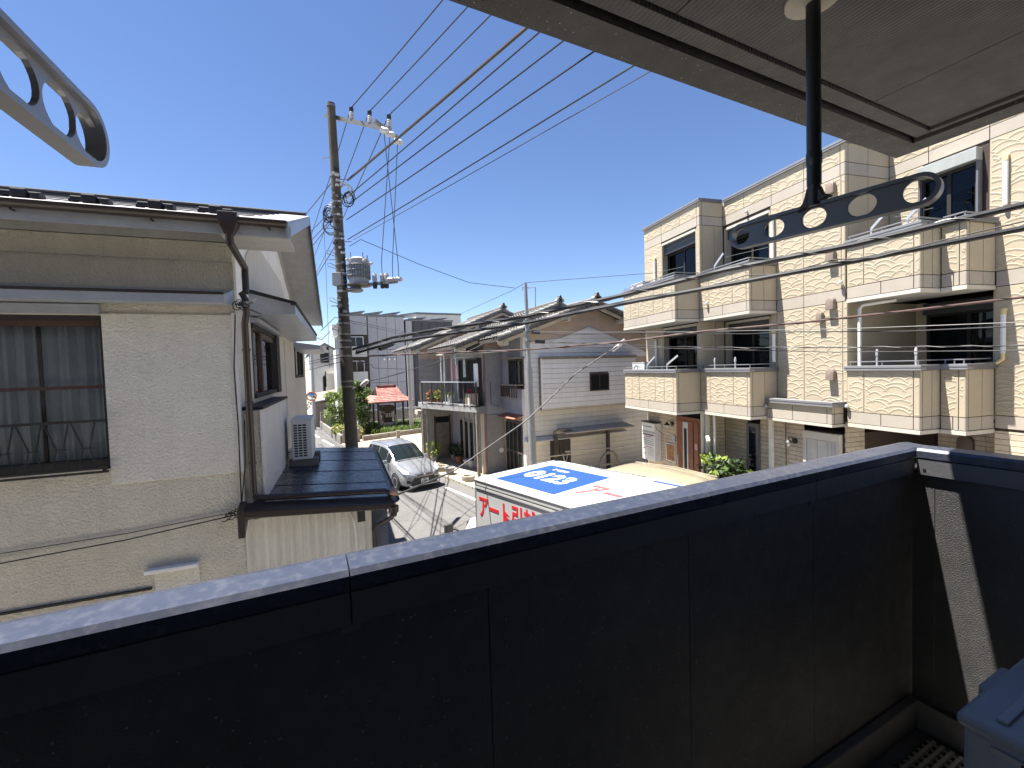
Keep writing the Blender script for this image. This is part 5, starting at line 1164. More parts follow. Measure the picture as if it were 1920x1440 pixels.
# white and grey loops of cable on the shaft
def coil(cx, cz, r, mat, n=3, rad=.011, k=11.75):
    for i in range(n):
        c_ = at_k(cx, cz, k) + Vector((random.uniform(-.05, .05), random.uniform(-.05, .05), random.uniform(-.08, .08))); rx, rz = r * random.uniform(.7, 1.1), r * random.uniform(.8, 1.5)
        MB().tube([c_ + exr * rx * math.cos(t * .4) + Vector((0, 0, rz * math.sin(t * .4))) + eyr * .03 * t / 16 for t in range(17)], rad, 6).build('cable_coil', mat, up_, smooth=True)
coil(646, 360, .16, 'insulator', 2, .02); coil(655, 372, .14, 'wire_black', 4); coil(616, 400, .15, 'wire_black', 6, .012); coil(622, 420, .2, 'wire_grey', 3, .01); coil(630, 415, .12, 'wire_black', 3)
# street lamp on the pole
q = pp(at_k(668, 730, 11.9).z)
la = MB().tube([q + exr * .1 - eyr * .1, q + exr * .3 - eyr * .25 + Vector((0, 0, .06))], .02, 8).build('lamp_arm', 'galv', up_)
a, b = at_k(677, 724, 11.5), at_k(690, 713, 11.4); MB().tube([a, a.lerp(b, .15), a.lerp(b, .85), b], [.035, .055, .06, .03], 10).build('lamp_head', 'insulator', up_, smooth=True)

# slim steel pole before the clad house
p2 = at_k(1001, 868, 15.0); p2t = at_k(985, 530, 15.0)
sp_ = thing('steel_pole', 'slim grey steel pole before the grey clad gable', 'utility pole', (p2.x, p2.y, 0))
base2 = Vector((p2.x, p2.y, 0)) ; top2 = Vector((p2t.x, p2t.y, p2t.z)); base2 = base2 + (p2 - top2) * 0
mid = base2.lerp(top2, .62)
MB().tube([base2, mid], [.135, .115], 16).build('shaft', 'pole_steel', sp_, smooth=True); MB().tube([mid, top2], [.085, .055], 14).build('shaft', 'pole_steel', sp_, smooth=True)
for y in (602, 622, 640): q = base2.lerp(top2, (at_k(990, y, 15).z) / top2.z); MB().tube([q - Vector((0, 0, .03)), q + Vector((0, 0, .03))], .13, 12).build('band', 'galv', sp_)
for (x0, x1, y) in ((996, 1013, 622), (1003, 1022, 640)): MB().bar(at_k(x0, y, 14.8), at_k(x1, y + 1, 14.8), .13, .13).build('junction_box', 'wire_grey', sp_, bev=.015)
for dx in (-6, 18): MB().tube([at_k(986, 540, 15), at_k(986 + dx, 538 + (dx > 0) * 1, 15), at_k(986 + dx, 544 if dx < 0 else 575, 15)], .015, 5).build('stay', 'galv', sp_)
# pole by the charcoal block and the mirror pole down the lane
q = at_k(770, 745, 34); t3 = at_k(763, 628, 34)
sp3 = thing('concrete_pole', 'thin concrete pole in front of the charcoal block', 'utility pole', (q.x, q.y, 0)); MB().tube([(q.x, q.y, 0), t3], [.17, .12], 12).build('shaft', 'pole_steel', sp3, smooth=True)
MB().bar(t3 + Vector((-.6, 0, -.3)), t3 + Vector((.9, 0, -.3)), .08).build('crossarm', 'galv', sp3)
q = at_k(589, 790, 38); t4 = at_k(584, 650, 38)
sp4 = thing('mirror_pole', 'slim pole with round traffic mirror at the lane bend', 'pole', (q.x, q.y, 0)); MB().tube([(q.x, q.y, 0), t4], [.16, .12], 12).build('shaft', 'pole_steel', sp4, smooth=True)
M('mirror_orange', (.55, .13, .05), .5); M('mirror_face', (.5, .55, .58), .08, metal=1.0, var=0)
mc = at_k(584, 743, 37.5); mi = lathe(MB(), mc, [(.40, .05), (.42, 0), (.40, -.03), (.05, -.1)], 20, ax=(-.1, -1, .0)).build('mirror_rim', 'mirror_orange', sp4, smooth=True); lathe(MB(), mc + Vector((0, -.04, 0)), [(.34, 0), (.25, .06), (.1, .09), (.01, .095)], 20, ax=(-.1, -1, 0)).build('mirror_face', 'mirror_face', mi, smooth=True)

# ---------------------------------------------------------------- overhead wires, each its own thing
NW = [0]
def wire(name, label, pts, r, mat='wire_black', sag=0.0, wrap=False, group='overhead wires', n=20):
    P = []
    for i in range(len(pts) - 1):
        a, b = Vector(pts[i]), Vector(pts[i + 1])
        for k in range(n + (1 if i == len(pts) - 2 else 0)):
            f = k / n; P.append(a.lerp(b, f) - Vector((0, 0, sag * 4 * f * (1 - f))))
    t = thing(name, label, 'cable', P[0], group)
    MB().tube(P, r, 6).build('strand', mat, t, smooth=True)
    if wrap:   # spiral lashing
        L = sum((P[i + 1] - P[i]).length for i in range(len(P) - 1)); Q = []; tot = int(L / .09)
        for k in range(tot):
            f = k / tot * (len(P) - 1); i = min(int(f), len(P) - 2); c_ = P[i].lerp(P[i + 1], f - i); a = k * .75
            Q.append(c_ + Vector((math.cos(a) * .3, 0, math.sin(a))).normalized() * (r + .006))
        MB().tube(Q, .006, 4).build('lashing', wrap, t)
    return t
def lev(px, py, z, ext=1.0, a=None):
    q = at_z(px, py, z)
    return q if a is None else a + (q - a) * ext
hv = [(823, 0, 'leftmost'), (867, 15, 'middle'), (908, 32, 'rightmost')]
for tp, (px, py, w_) in zip(tops, hv):
    wire('power_line', w_ + ' of the three thin lines rising from the crossarm insulators', [lev(px, py, tp.z + .1, 2.2, tp), tp], .013, sag=.08)
farp = Vector((-1.2, 52, 11.5))
for i, tp in enumerate(tops): wire('power_line', ('leftmost', 'middle', 'rightmost')[i] + ' crossarm line running down behind the stucco roof', [tp, farp + Vector((.5 * i, 0, .1))], .013, sag=.7)
lv = [(652, 338, 978, 55, .030, 'wire_grey', 'thick grey cable rising to the soffit from the pole collar'), (655, 366, 1001, 64, .013, 'wire_black', 'thin line just right of the thick grey cable'),
      (655, 382, 1046, 79, .013, 'wire_black', 'second thin line right of the thick grey cable'), (650, 412, 1105, 97, .013, 'wire_black', 'third thin line right of the thick grey cable'),
      (652, 449, 1180, 122, .012, 'wire_black', 'fourth thin line right of the thick grey cable'), (662, 450, 1205, 136, .007, 'wire_grey', 'faint lowest line rising towards the soffit corner')]
for x0, y0, x1, y1, r, m_, lab in lv:
    a = at_k(x0, y0, 11.95); wire('service_line', lab, [a, lev(x1, y1, a.z + .15, 1.9, a)], r, m_, sag=.04)
for i, (x0, y0, x1, y1) in enumerate(((632, 330, 578, 392), (640, 375, 588, 425), (636, 395, 590, 440), (634, 400, 590, 452), (634, 452, 597, 508))):
    a = at_k(x0, y0, 12); d_ = at_k(x1, y1, 15.5); wire('service_line', ('topmost', 'second highest', 'middle', 'second lowest', 'lowest')[i] + ' lane wire passing behind the stucco house rake', [a, a + (d_ - a) * 7], .012 if i else .014, sag=.15)
# jumpers between the crossarm switches and the transformer
for a, b, w_ in zip(sw_pts, (sw2[1], sw2[3], sw2[4]), ('inner', 'middle', 'outer')): wire('jumper_wire', w_ + ' of the three upright wires between crossarm and transformer switches', [a, b + Vector((0, 0, .35)), b], .009, group='upright jumper wires')
wire('guy_wire', 'slack wire dropping from the pole to the slim steel pole top', [at_k(655, 462, 12), at_k(676, 449, 12), at_k(790, 497, 13), at_k(880, 530, 14), at_k(965, 540, 14.8)], .009)
wire('guy_wire', 'straight wire from the slim pole top down to the grey block', [top2, at_k(960, 545, 16), at_k(860, 590, 26)], .009)
wire('guy_wire', 'thin wire from the slim pole top to the beige flats', [top2, BF.p(-13.6, -9.3, 8.0)], .008, 'wire_grey')
wire('guy_wire', 'faint line crossing the windows of the top beige balconies', [BF.p(-13.6, -9.3, 8.0), lev(1920, 348, 8.05, 1.05, BF.p(-13.6, -9.3, 8.0))], .006, 'galv', sag=.03)
# heavy lashed trunk cables passing in front of the flats
def trunk(lab, L_, z1, r, m_, wrap, sag=0.0, k0=12.0, k1=None):
    pts = [at_k(*L_[0], k0)]
    e = at_k(*L_[-1], k1) if k1 else at_z(*L_[-1], z1); pts.append(e)
    a = pts[0]; t = thing('trunk_cable', lab, 'cable', a, 'lashed telephone cables'); P = []
    # follow the listed picture points in a vertical sheet between both ends
    n_ = Vector((e - a).xy).to_3d(); nv = Vector((-n_.y, n_.x, 0)).normalized()
    for px, py in L_:
        d_ = ray(px, py); P.append(EYE + d_ * ((a - EYE).dot(nv) / d_.dot(nv)))
    P.append(P[-1] + (P[-1] - P[-2]) * 1.6)
    Q = []
    for i in range(len(P) - 1):
        for k in range(8): Q.append(P[i].lerp(P[i + 1], k / 8))
    Q.append(P[-1]); MB().tube(Q, r, 8).build('strand', m_, t, smooth=True)
    if wrap:
        H = []; L = sum((Q[i + 1] - Q[i]).length for i in range(len(Q) - 1)); tot = int(L / .06)
        for k in range(tot):
            f = k / tot * (len(Q) - 1); i = min(int(f), len(Q) - 2); c_ = Q[i].lerp(Q[i + 1], f - i); a_ = k * .42
            H.append(c_ + (nv * math.cos(a_) + Vector((0, 0, 1)) * math.sin(a_)) * (r + .004))
        MB().tube(H, .0045, 4).build('lashing', wrap, t)
    return t
trunk('upper of the two heavy black cables crossing the flats', [(662, 655), (735, 633), (800, 621), (985, 594), (1170, 553), (1360, 506), (1600, 459), (1920, 384)], 6.35, .036, 'wire_black', 'galv')
trunk('lower of the two heavy black cables crossing the flats', [(668, 662), (740, 641), (800, 632), (985, 606), (1200, 563), (1400, 527), (1600, 490), (1920, 428)], 6.2, .035, 'wire_black', None)
trunk('thin lashing strand wandering above the lower heavy cable', [(985, 604), (1200, 558), (1262, 548), (1300, 546), (1400, 516), (1470, 514), (1560, 487), (1640, 483), (1760, 452), (1920, 415)], 6.24, .008, 'wire_grey', None, k0=9.4)
trunk('brown lashed cable below the heavy pair', [(690, 668), (765, 664), (985, 656), (1165, 641), (1320, 621), (1500, 605), (1700, 583), (1920, 557)], 5.75, .017, 'wire_brown', 'wire_grey', k1=5.6)
trunk('pale upper strand of the level pair across the balcony', [(1000, 622), (1100, 623), (1300, 622), (1600, 616), (1920, 604)], 5.5, .006, 'galv', None, k0=14.6, k1=5.8)
trunk('black lower strand of the level pair across the balcony', [(1010, 624), (1060, 628), (1200, 624), (1400, 626), (1500, 622), (1700, 621), (1920, 611)], 5.47, .009, 'wire_black', None, k0=14.6, k1=5.8)
trunk('looped black service wire over the lower balcony rail', [(1024, 641), (1100, 644), (1250, 650), (1400, 652), (1600, 651), (1750, 650), (1920, 648)], 5.3, .007, 'wire_black', 'wire_black', k0=14.6, k1=5.9)
trunk('lowest black wire in front of the right balcony', [(1030, 648), (1200, 652), (1390, 656), (1560, 660), (1700, 659), (1920, 657)], 5.28, .007, 'wire_grey', None, k0=14.6, k1=5.9)
j = at_k(1166, 643, 8.6)
w_ = wire('drop_cable', 'diagonal grey drop cable from the cable joint to the porch gutter', [j, at_k(1080, 700, 8.3), at_k(1020, 758, 8.1), at_k(985, 790, 7.9), at_k(850, 884, 7.2), LF.p(.55, 5.62, 3.25)], .012, 'wire_grey', sag=.0)
MB().tube([j, at_k(1148, 658, 8.58)], .035, 8).build('splice', 'insulator', w_); MB().tube([at_k(1172, 638, 8.6), at_k(1160, 646, 8.6)], .04, 8).build('splice', 'galv', w_)
# cables from the pole to the left and right at eye height
for i, (x0, y0, x1, y1, k1, lab) in enumerate(((650, 662, 570, 680, 22, 'upper lane cable going left from the pole at eye height'), (650, 668, 570, 684, 22, 'middle lane cable going left from the pole'), (648, 676, 570, 696, 22, 'lower lane cable going left from the pole'))):
    a = at_k(x0, y0, 12); b = at_k(x1, y1, k1); wire('lane_cable', lab, [a, a + (b - a) * 1.8], .014)
wire('lane_cable', 'black span from the pole to the joint box by the charcoal block', [at_k(668, 658, 12), at_k(745, 630, 20), at_k(757, 622, 27), t3 + Vector((0, 0, -.2))], .022)
wire('lane_cable', 'second black span sagging to the charcoal block pole', [at_k(668, 664, 12), at_k(730, 642, 20), at_k(757, 632, 27), t3 + Vector((0, 0, -.5))], .020)
wire('lane_cable', 'grey line from lamp height of the pole to the old balcony', [at_k(690, 715, 12), at_k(780, 690, 15), at_k(862, 664, 17.5), at_k(905, 645, 18)], .012, 'wire_grey', sag=.03)
wire('lane_cable', 'wire from the stucco gable fitting past the pole to the block', [LF.p(-.50, 13.2, 5.98), at_k(628, 595, 14), at_k(760, 623, 27)], .010)
wire('lane_cable', 'second wire from the corner insulators past the pole', [LF.p(A0 + .06, B0 - .14, 5.60), LF.p(-.5, 13.4, 5.75), at_k(640, 601, 14), at_k(762, 628, 27)], .010)
wire('house_cable', 'twisted black wires sagging across the stucco wall', [LF.p(-7.4, B0 - .06, 2.70), LF.p(-3.6, B0 - .06, 3.02), LF.p(-2.2, B0 - .06, 3.11), LF.p(A0 - .06, B0 - .06, 3.23)], .007, sag=.0)
wire('house_cable', 'upper thin wire across the stucco wall above the meter', [LF.p(-7.4, B0 - .03, 2.98), LF.p(-3.6, B0 - .03, 3.12), LF.p(-2.2, B0 - .03, 3.17), LF.p(A0 - .06, B0 - .04, 3.26)], .005, 'wire_grey')
wire('house_cable', 'black wire down the corner beside the brown downpipe', [LF.p(A0 + .01, B0 - .06, 5.5), LF.p(A0 - .03, B0 - .05, 4.9), LF.p(A0 - .02, B0 - .05, 4.2), LF.p(A0 - .03, B0 - .05, 3.30)], .007)
wire('house_cable', 'looser wire kinked beside the corner wire', [LF.p(A0 + .05, B0 - .08, 4.3), LF.p(A0 + .03, B0 - .06, 3.8), LF.p(A0 - .03, B0 - .05, 3.32)], .006)
for k in range(5):
    c_ = LF.p(A0 - .05 - .03 * k, B0 - .07, 3.26 - .012 * k); MB().tube([c_ + Vector((.05 * math.cos(t * .7 + k), -.01, .04 * math.sin(t * .7))) for t in range(9)], .006, 5).build('wire_knot', 'wire_black', lh)
for k in range(4):
    c_ = LF.p(A0 + .05 + .03 * k, B0 - .17, 5.60 + .02 * (k % 2)); MB().tube([c_, c_ + Vector((.10, -.02, -.02 + .02 * k))], .014, 6).build('wire_insulator', 'insulator' if k % 2 else 'galv', lh)
    MB().tube([c_ + Vector((.04 * math.cos(t), -.02, .05 * math.sin(t) - .02)) for t in range(7)], .006, 5).build('wire_knot', 'wire_black', lh)

cc = thing('cable_closure', 'black cylindrical cable joint hanging on the lane cables by the pole', 'cable joint', at_k(712, 653, 13.2), 'overhead wires')
a, b = at_k(712, 654, 13.2), at_k(737, 644, 14.2); MB().tube([a, a.lerp(b, .06), a.lerp(b, .94), b], [.05, .075, .075, .05], 12).build('casing', 'wire_black', cc, smooth=True)
for f in (.1, .9): q = a.lerp(b, f); MB().tube([q, q + Vector((0, 0, .16))], .01, 5).build('hanger', 'galv', cc)
wire('guy_wire', 'thin plumb wire beside the stucco house rake', [at_k(606, 395, 14), at_k(611, 500, 14), at_k(618, 690, 14)], .006, 'wire_grey')
wire('lane_cable', 'level pale cable from the pole past the old balcony', [at_k(668, 664, 12), at_k(765, 665, 14), at_k(900, 662, 15.5), at_k(985, 656, 15)], .010, 'galv')
wire('lane_cable', 'short loop of wire under the pole lamp against the grey wall', [at_k(672, 676, 12), at_k(697, 684, 12.3), at_k(700, 690, 12.3), at_k(760, 692, 20)], .008)
# ---------------------------------------------------------------- little park with the shrine
def leafmat(name, c, c2):
    m = M(name, c, .55, var=.25, vs=3, rnd=0); nt = m.node_tree; N = nt.nodes; L = nt.links; b = N['Principled BSDF']
    tr = N.new('ShaderNodeBsdfTranslucent'); tr.inputs[0].default_value = (*c2, 1); mx = N.new('ShaderNodeMixShader'); mx.inputs[0].default_value = .35
    L.new(b.outputs[0], mx.inputs[1]); L.new(tr.outputs[0], mx.inputs[2]); L.new(mx.outputs[0], N['Material Output'].inputs[0]); return m
leafmat('leaf_bright', (.115, .17, .028), (.22, .32, .04)); leafmat('leaf_mid', (.075, .125, .025), (.14, .22, .035)); leafmat('leaf_dark', (.028, .055, .018), (.05, .09, .02)); leafmat('leaf_dry', (.22, .17, .05), (.3, .24, .06)); leafmat('leaf_lime', (.20, .27, .05), (.36, .46, .08))
M('bark', (.09, .065, .045), .9, var=.3, vs=8)
M('red_roof', (.33, .135, .11), .75, var=.22, vs=5, rnd=.12, stain=(.52, .36, .30), stains=5, staina=.55)
M('red_dark', (.20, .03, .025), .6, var=.2)
M('shrine_wood', (.030, .018, .012), .7, var=.3)
M('stone_block', (.27, .25, .22), .95, var=.2, vs=4, rnd=.12, bump=.3, bs=40, streak=.2)
M('stone_pale', (.38, .37, .35), .9, var=.15, streak=.2)
M('soil', (.10, .075, .05), .95, var=.3)
M('terracotta', (.33, .14, .075), .8, var=.2)
def leaves(mb, rng, n, blobs, size, droop=.3):
    for _ in range(n):
        c_, r_ = rng.choice(blobs); 
        while True:
            d_ = Vector((rng.uniform(-1, 1), rng.uniform(-1, 1), rng.uniform(-1, 1)))
            if .05 < d_.length < 1: break
        d_ = d_.normalized() * (d_.length ** .45); p = Vector(c_) + Vector((d_.x * r_[0], d_.y * r_[1], d_.z * r_[2]))
        s = size * rng.uniform(.6, 1.35); t = Vector((rng.uniform(-1, 1), rng.uniform(-1, 1), rng.uniform(-.6, .5) - droop)).normalized(); u_ = t.cross(Vector((rng.uniform(-.5, .5), rng.uniform(-.5, .5), 1))).normalized(); nn = t.cross(u_)
        mb.add([p, p + t * s * .45 + u_ * s * .30 + nn * s * .06, p + t * s, p + t * s * .45 - u_ * s * .30 + nn * s * .06], [(0, 1, 2), (0, 2, 3)])
    return mb
def bush(name, label, cat, base, blobs, n, size, mats, rng=None, stems=4, group=None, sr=.03):
    rng = rng or random.Random(len(name) * 7 + n); base = Vector(base); t = thing(name, label, cat, base, group)
    bl = [(base + Vector(c_), r_) for c_, r_ in blobs]
    for k in range(stems):
        c_, r_ = bl[k % len(bl)]; m_ = base.lerp(c_, .5) + Vector((rng.uniform(-.1, .1), rng.uniform(-.1, .1), 0))
        MB().tube([base + Vector((rng.uniform(-.08, .08), rng.uniform(-.08, .08), 0)), m_, c_], [sr, sr * .7, sr * .35], 6).build('stem', 'bark', t, smooth=True)
    for m_, f in mats: leaves(MB(), rng, int(n * f), bl, size).build('foliage', m_, t, norm=False)
    return t
bush('leafy_shrub', 'tall yellow-green shrub left of the concrete utility pole', 'shrub', (3.2, 35.5, .2), [((-.4, 0, 2.4), (.9, .9, .8)), ((.3, .2, 3.1), (.8, .8, .8)), ((.9, .3, 2.4), (.9, .9, .9)), ((-.8, .2, 1.5), (.7, .7, .7)), ((.2, 0, 1.4), (1.0, .9, .8)), ((1.2, .1, 1.5), (.8, .8, .8)), ((.7, 0, 3.6), (.5, .5, .5)), ((-.9, .1, 2.9), (.5, .5, .4)), ((-.2, -.4, .8), (.8, .6, .6))], 5200, .17, [('leaf_bright', .45), ('leaf_lime', .25), ('leaf_mid', .3)], stems=6)
bush('dark_tree', 'dark narrow evergreen between the utility pole and shrine', 'tree', (4.35, 34.4, .2), [((0, 0, 1.0), (.5, .5, .8)), ((.0, 0, 2.0), (.5, .5, .8)), ((-.1, .1, 2.9), (.42, .42, .7)), ((-.2, 0, 3.6), (.3, .3, .4)), ((.6, -.2, .5), (.45, .45, .45))], 2200, .17, [('leaf_dark', .6), ('leaf_mid', .25), ('leaf_bright', .15)])
bush('dry_shrub', 'low straw-yellow shrub at the corner of the block wall', 'shrub', (2.9, 33.3, .2), [((0, 0, .5), (.6, .6, .5)), ((.7, .1, .4), (.6, .6, .5)), ((-.4, .5, .6), (.4, .4, .4))], 1400, .14, [('leaf_dry', .6), ('leaf_lime', .4)])
bush('flowering_tree', 'orange-flecked dark tree behind the traffic mirror', 'tree', (-.4, 47, 0), [((0, 0, 2.6), (1.0, 1, .9)), ((.8, 0, 2.2), (.9, .9, .9)), ((-.6, 0, 2.0), (.8, .8, .8)), ((.2, 0, 1.3), (1.0, .9, .8))], 2200, .2, [('leaf_dark', .5), ('leaf_mid', .3), ('leaf_dry', .2)])
bush('wall_shrub', 'small dark shrub below the grey building balcony', 'shrub', (4.6, 41, 0), [((0, 0, 2.6), (.9, .8, .7)), ((.9, 0, 2.9), (.7, .7, .6)), ((-.6, 0, 1.8), (.8, .8, .8))], 1500, .2, [('leaf_dark', .4), ('leaf_mid', .6)])
def blade_patch(name, label, area, n, h, mats, z0=.2):
    mbs = {m_: MB() for m_ in mats}; rng = random.Random(n)
    for _ in range(n):
        x, y = rng.uniform(area[0], area[1]), rng.uniform(area[2], area[3]); m_ = rng.choice(list(mats)); hh = h * rng.uniform(.5, 1.2); a = rng.uniform(0, 6.28); d_ = Vector((math.cos(a), math.sin(a), 0)); s = d_.cross(Vector((0, 0, 1))) * .022
        p = Vector((x, y, z0)); q = p + d_ * hh * .25 + Vector((0, 0, hh * .65)); e = p + d_ * hh * .65 + Vector((0, 0, hh * .85)); mbs[m_].add([p - s, p + s, q + s, q - s, e], [(0, 1, 2, 3), (3, 2, 4)])
    for m_, mb in mbs.items():
        o = mb.build(name, m_, loc=(area[0], area[2], 0), norm=False); o['kind'] = 'stuff'; o['label'] = label; o['category'] = 'grass'
blade_patch('grass', 'tall grass blades growing around the shrine', (4.7, 9.3, 33.2, 38.5), 3000, .5, ['leaf_bright', 'leaf_mid', 'leaf_dark'])
# planter wall in stone blocks
pw = thing('planter_wall', 'low stone planter wall along the shrine garden front', 'wall', (6.5, 32.9, 0))
A_, B_ = Vector((3.95, 32.0, 0)), Vector((9.4, 33.7, 0)); n = 9
for k in range(n):
    a, b = A_.lerp(B_, k / n), A_.lerp(B_, (k + .97) / n)
    for j in range(2): MB().bar(a + Vector((0, 0, .1 + j * .2)), b + Vector((0, 0, .1 + j * .2)), .22 + .01 * (k % 2), .19).build('stone_block', 'stone_block', pw, bev=.015)
box('soil', 'soil', W, 4.0, 9.4, 33.4, 39, .0, .22, pw)
bw = thing('block_wall', 'grey concrete block wall along the lane below the shrubs', 'wall', (2.6, 33, 0))
A_, B_ = Vector((3.6, 31.4, 0)), Vector((2.55, 33.8, 0))
def blockrun(A_, B_, rows, wd=.42, h=.2, th=.15, z0=0):
    L_ = (B_ - A_).length; n = max(1, int(L_ / wd))
    for k in range(n):
        for j in range(rows): a, b = A_.lerp(B_, k / n), A_.lerp(B_, (k + .965) / n); MB().bar(a + Vector((0, 0, z0 + h * j + h / 2)), b + Vector((0, 0, z0 + h * j + h / 2)), th, h - .012).build('block', 'stone_block', bw)
blockrun(Vector((2.62, 31.7, 0)), Vector((3.75, 31.75, 0)), 5); blockrun(Vector((2.55, 31.8, 0)), Vector((1.75, 42.3, 0)), 3); blockrun(Vector((1.75, 42.4, 0)), Vector((2.6, 42.6, 0)), 7)
# concrete fence behind
fn = thing('concrete_fence', 'pale concrete post and rail fence behind the shrine', 'fence', (8, 40, 0))
for k in range(7):
    x = 4.6 + k * 1.25; box('post', 'stone_pale', W, x, x + .12, 39.9, 40.05, 0, 1.55, fn)
    if k < 6:
        box('rail', 'stone_pale', W, x + .12, x + 1.25, 39.92, 40.02, 1.38, 1.52, fn)
        for j in range(3): box('slab', 'stone_block', W, x + .13, x + 1.24, 39.94, 40.0, .05 + j * .42, .45 + j * .42, fn)
# shrine roof on posts
SF = Fr(-11, at_y(727, 800, 36.3).to_3d() * 1.0); SF.o.z = .15
sh = thing('shrine_pavilion', 'open shrine shelter with red shingled roof on dark posts', 'shrine', SF.o)
ze = 2.30; hw, hd = 1.78, 1.35
for u, v in ((-1.0, -.75), (1.05, -.75), (-.85, .75), (1.0, .75)): box('post', 'shrine_wood', SF, u - .06, u + .06, v - .06, v + .06, 0, ze + .1, sh)
for v in (-.75, .75): box('beam', 'shrine_wood', SF, -1.2, 1.2, v - .05, v + .05, ze - .12, ze + .06, sh)
for u in (-.95, .95): box('beam', 'shrine_wood', SF, u - .05, u + .05, -.9, .9, ze - .10, ze + .05, sh)
# skirt: flared lower roof in courses; upper: steep gable in courses
def course_roof(lo, hi, n, prof, name):
    for sgn in (-1, 1):
        for k in range(n):
            f0, f1 = k / n, (k + 1) / n
            (u0, v0, z0), (u1, v1, z1) = prof(f0), prof(f1)
            P = [SF.p(-u0, sgn * v0, z0), SF.p(u0, sgn * v0, z0), SF.p(u1, sgn * v1, z1 + .0), SF.p(-u1, sgn * v1, z1)]
            MB().hexa([q - Vector((0, 0, .03)) for q in P] + [P[0] + Vector((0, 0, .045)), P[1] + Vector((0, 0, .045)), P[2] + Vector((0, 0, .012)), P[3] + Vector((0, 0, .012))]).build('shingle_course', 'red_roof', sh)
    if name == 'skirt':
        for sgn in (-1, 1):
            for k in range(n):
                (u0, v0, z0), (u1, v1, z1) = prof(k / n), prof((k + 1) / n)
                P = [SF.p(sgn * u0, -v0, z0), SF.p(sgn * u0, v0, z0), SF.p(sgn * u1, v1, z1), SF.p(sgn * u1, -v1, z1)]
                MB().hexa([q - Vector((0, 0, .03)) for q in P] + [P[0] + Vector((0, 0, .045)), P[1] + Vector((0, 0, .045)), P[2] + Vector((0, 0, .012)), P[3] + Vector((0, 0, .012))]).build('shingle_course', 'red_roof', sh)
course_roof(0, 1, 4, lambda f: (hw - .72 * f, hd - .62 * f, ze + .02 + .48 * f ** 1.15), 'skirt')
course_roof(0, 1, 6, lambda f: (1.03 - .14 * f, .74 - .66 * f, ze + .50 + .62 * f ** .9), 'top')
for u in (-.92, .92): MB().prism([SF.p(u, -.70, ze + .5), SF.p(u, .70, ze + .5), SF.p(u, .08, ze + 1.1), SF.p(u, -.08, ze + 1.1)], SF.e * .04).build('gable_board', 'shrine_wood', sh)
box('ridge', 'red_dark', SF, -.72, .72, -.1, .1, ze + 1.1, ze + 1.24, sh); box('ridge_cap', 'red_roof', SF, -.66, .66, -.13, .13, ze + 1.24, ze + 1.29, sh)
for u in (-.72, .68): box('ridge_end', 'shrine_wood', SF, u - .04, u + .08, -.12, .12, ze + 1.03, ze + 1.30, sh)
box('eave_board', 'red_dark', SF, -hw + .05, hw - .05, -hd + .02, -hd + .06, ze - .03, ze + .03, sh)
ss = thing('small_shrine', 'small dark wooden shrine with paper streamers on a stone plinth', 'shrine', SF.p(0, .1, 0))
box('plinth', 'stone_pale', SF, -.55, .55, -.35, .55, 0, .35, ss); box('plinth', 'stone_pale', SF, -.45, .45, -.28, .5, .35, .6, ss); box('body', 'shrine_wood', SF, -.34, .34, -.2, .45, .6, 1.35, ss); box('base', 'shrine_wood', SF, -.42, .42, -.28, .5, .6, .68, ss)
MB().prism([SF.p(u, -.35, z) for u, z in ((-.55, 1.62), (-.42, 1.95), (.42, 1.95), (.55, 1.62), (.3, 1.45), (0, 1.40), (-.3, 1.45))], SF.d * .95).build('roof', 'shrine_wood', ss)
MB().tube([SF.p(-.38, -.3, 1.36), SF.p(-.2, -.31, 1.27), SF.p(0, -.31, 1.31), SF.p(.2, -.31, 1.27), SF.p(.38, -.3, 1.36)], .025, 6).build('rope', 'timber_pale', ss)
for u in (-.22, -.08, .08, .22): MB().box(SF, u - .035, u + .035, -.325, -.32, 1.02, 1.25).build('paper_streamer', 'insulator', ss)
for u in (-.62, .62): MB().box(SF, u - .09, u + .09, -.3, -.1, .35, 1.15).build('side_pillar', 'stone_pale', ss)
# stone marker in front of the planter
mk = thing('stone_marker', 'small stone marker on a base before the planter wall', 'marker', at_z(747, 826, .05))
q = ROOT[mk]; MB().box(W, q.x - .35, q.x + .35, q.y - .2, q.y + .2, .05, .2).build('base', 'stone_block', mk, bev=.02); MB().box(W, q.x - .12, q.x + .12, q.y - .1, q.y + .1, .2, .75).build('post', 'stone_block', mk, bev=.02)

# bush by the flats: big drooping leaves
q = BF.p(-10.75, -9.55, 0)
e_, d_ = BF.e, BF.d
bl = [(e_ * a + d_ * b + Vector((0, 0, z)), (r, r, r * .8)) for a, b, z, r in ((-.3, 0, 1.7, .42), (.1, .1, 1.3, .5), (.35, 0, 1.75, .35), (-.45, .1, 1.0, .45), (.25, .2, .8, .5), (.6, .1, 1.1, .35), (-.1, .25, .5, .5), (.75, -.1, 1.55, .25))]
bt = bush('broadleaf_bush', 'broad-leaved dark bush with sunlit tops coloured lime beside the tiled entrance', 'bush', q, bl, 900, .20, [('leaf_dark', .75), ('leaf_mid', .25)], stems=5, sr=.025)
rng = random.Random(5); mb = MB()
for _ in range(26):
    c_, r_ = rng.choice(bl); p = q + c_ + Vector((rng.uniform(-.3, .3), rng.uniform(-.3, .3), r_[2] * rng.uniform(.6, 1.1))) + d_ * rng.uniform(.1, .35)
    leaves(mb, rng, 9, [(p, (.09, .09, .06))], .17, droop=.8)
mb.build('foliage', 'leaf_lime', bt, norm=False)  # lime tufts on the upper leaves put sunlight into the colour

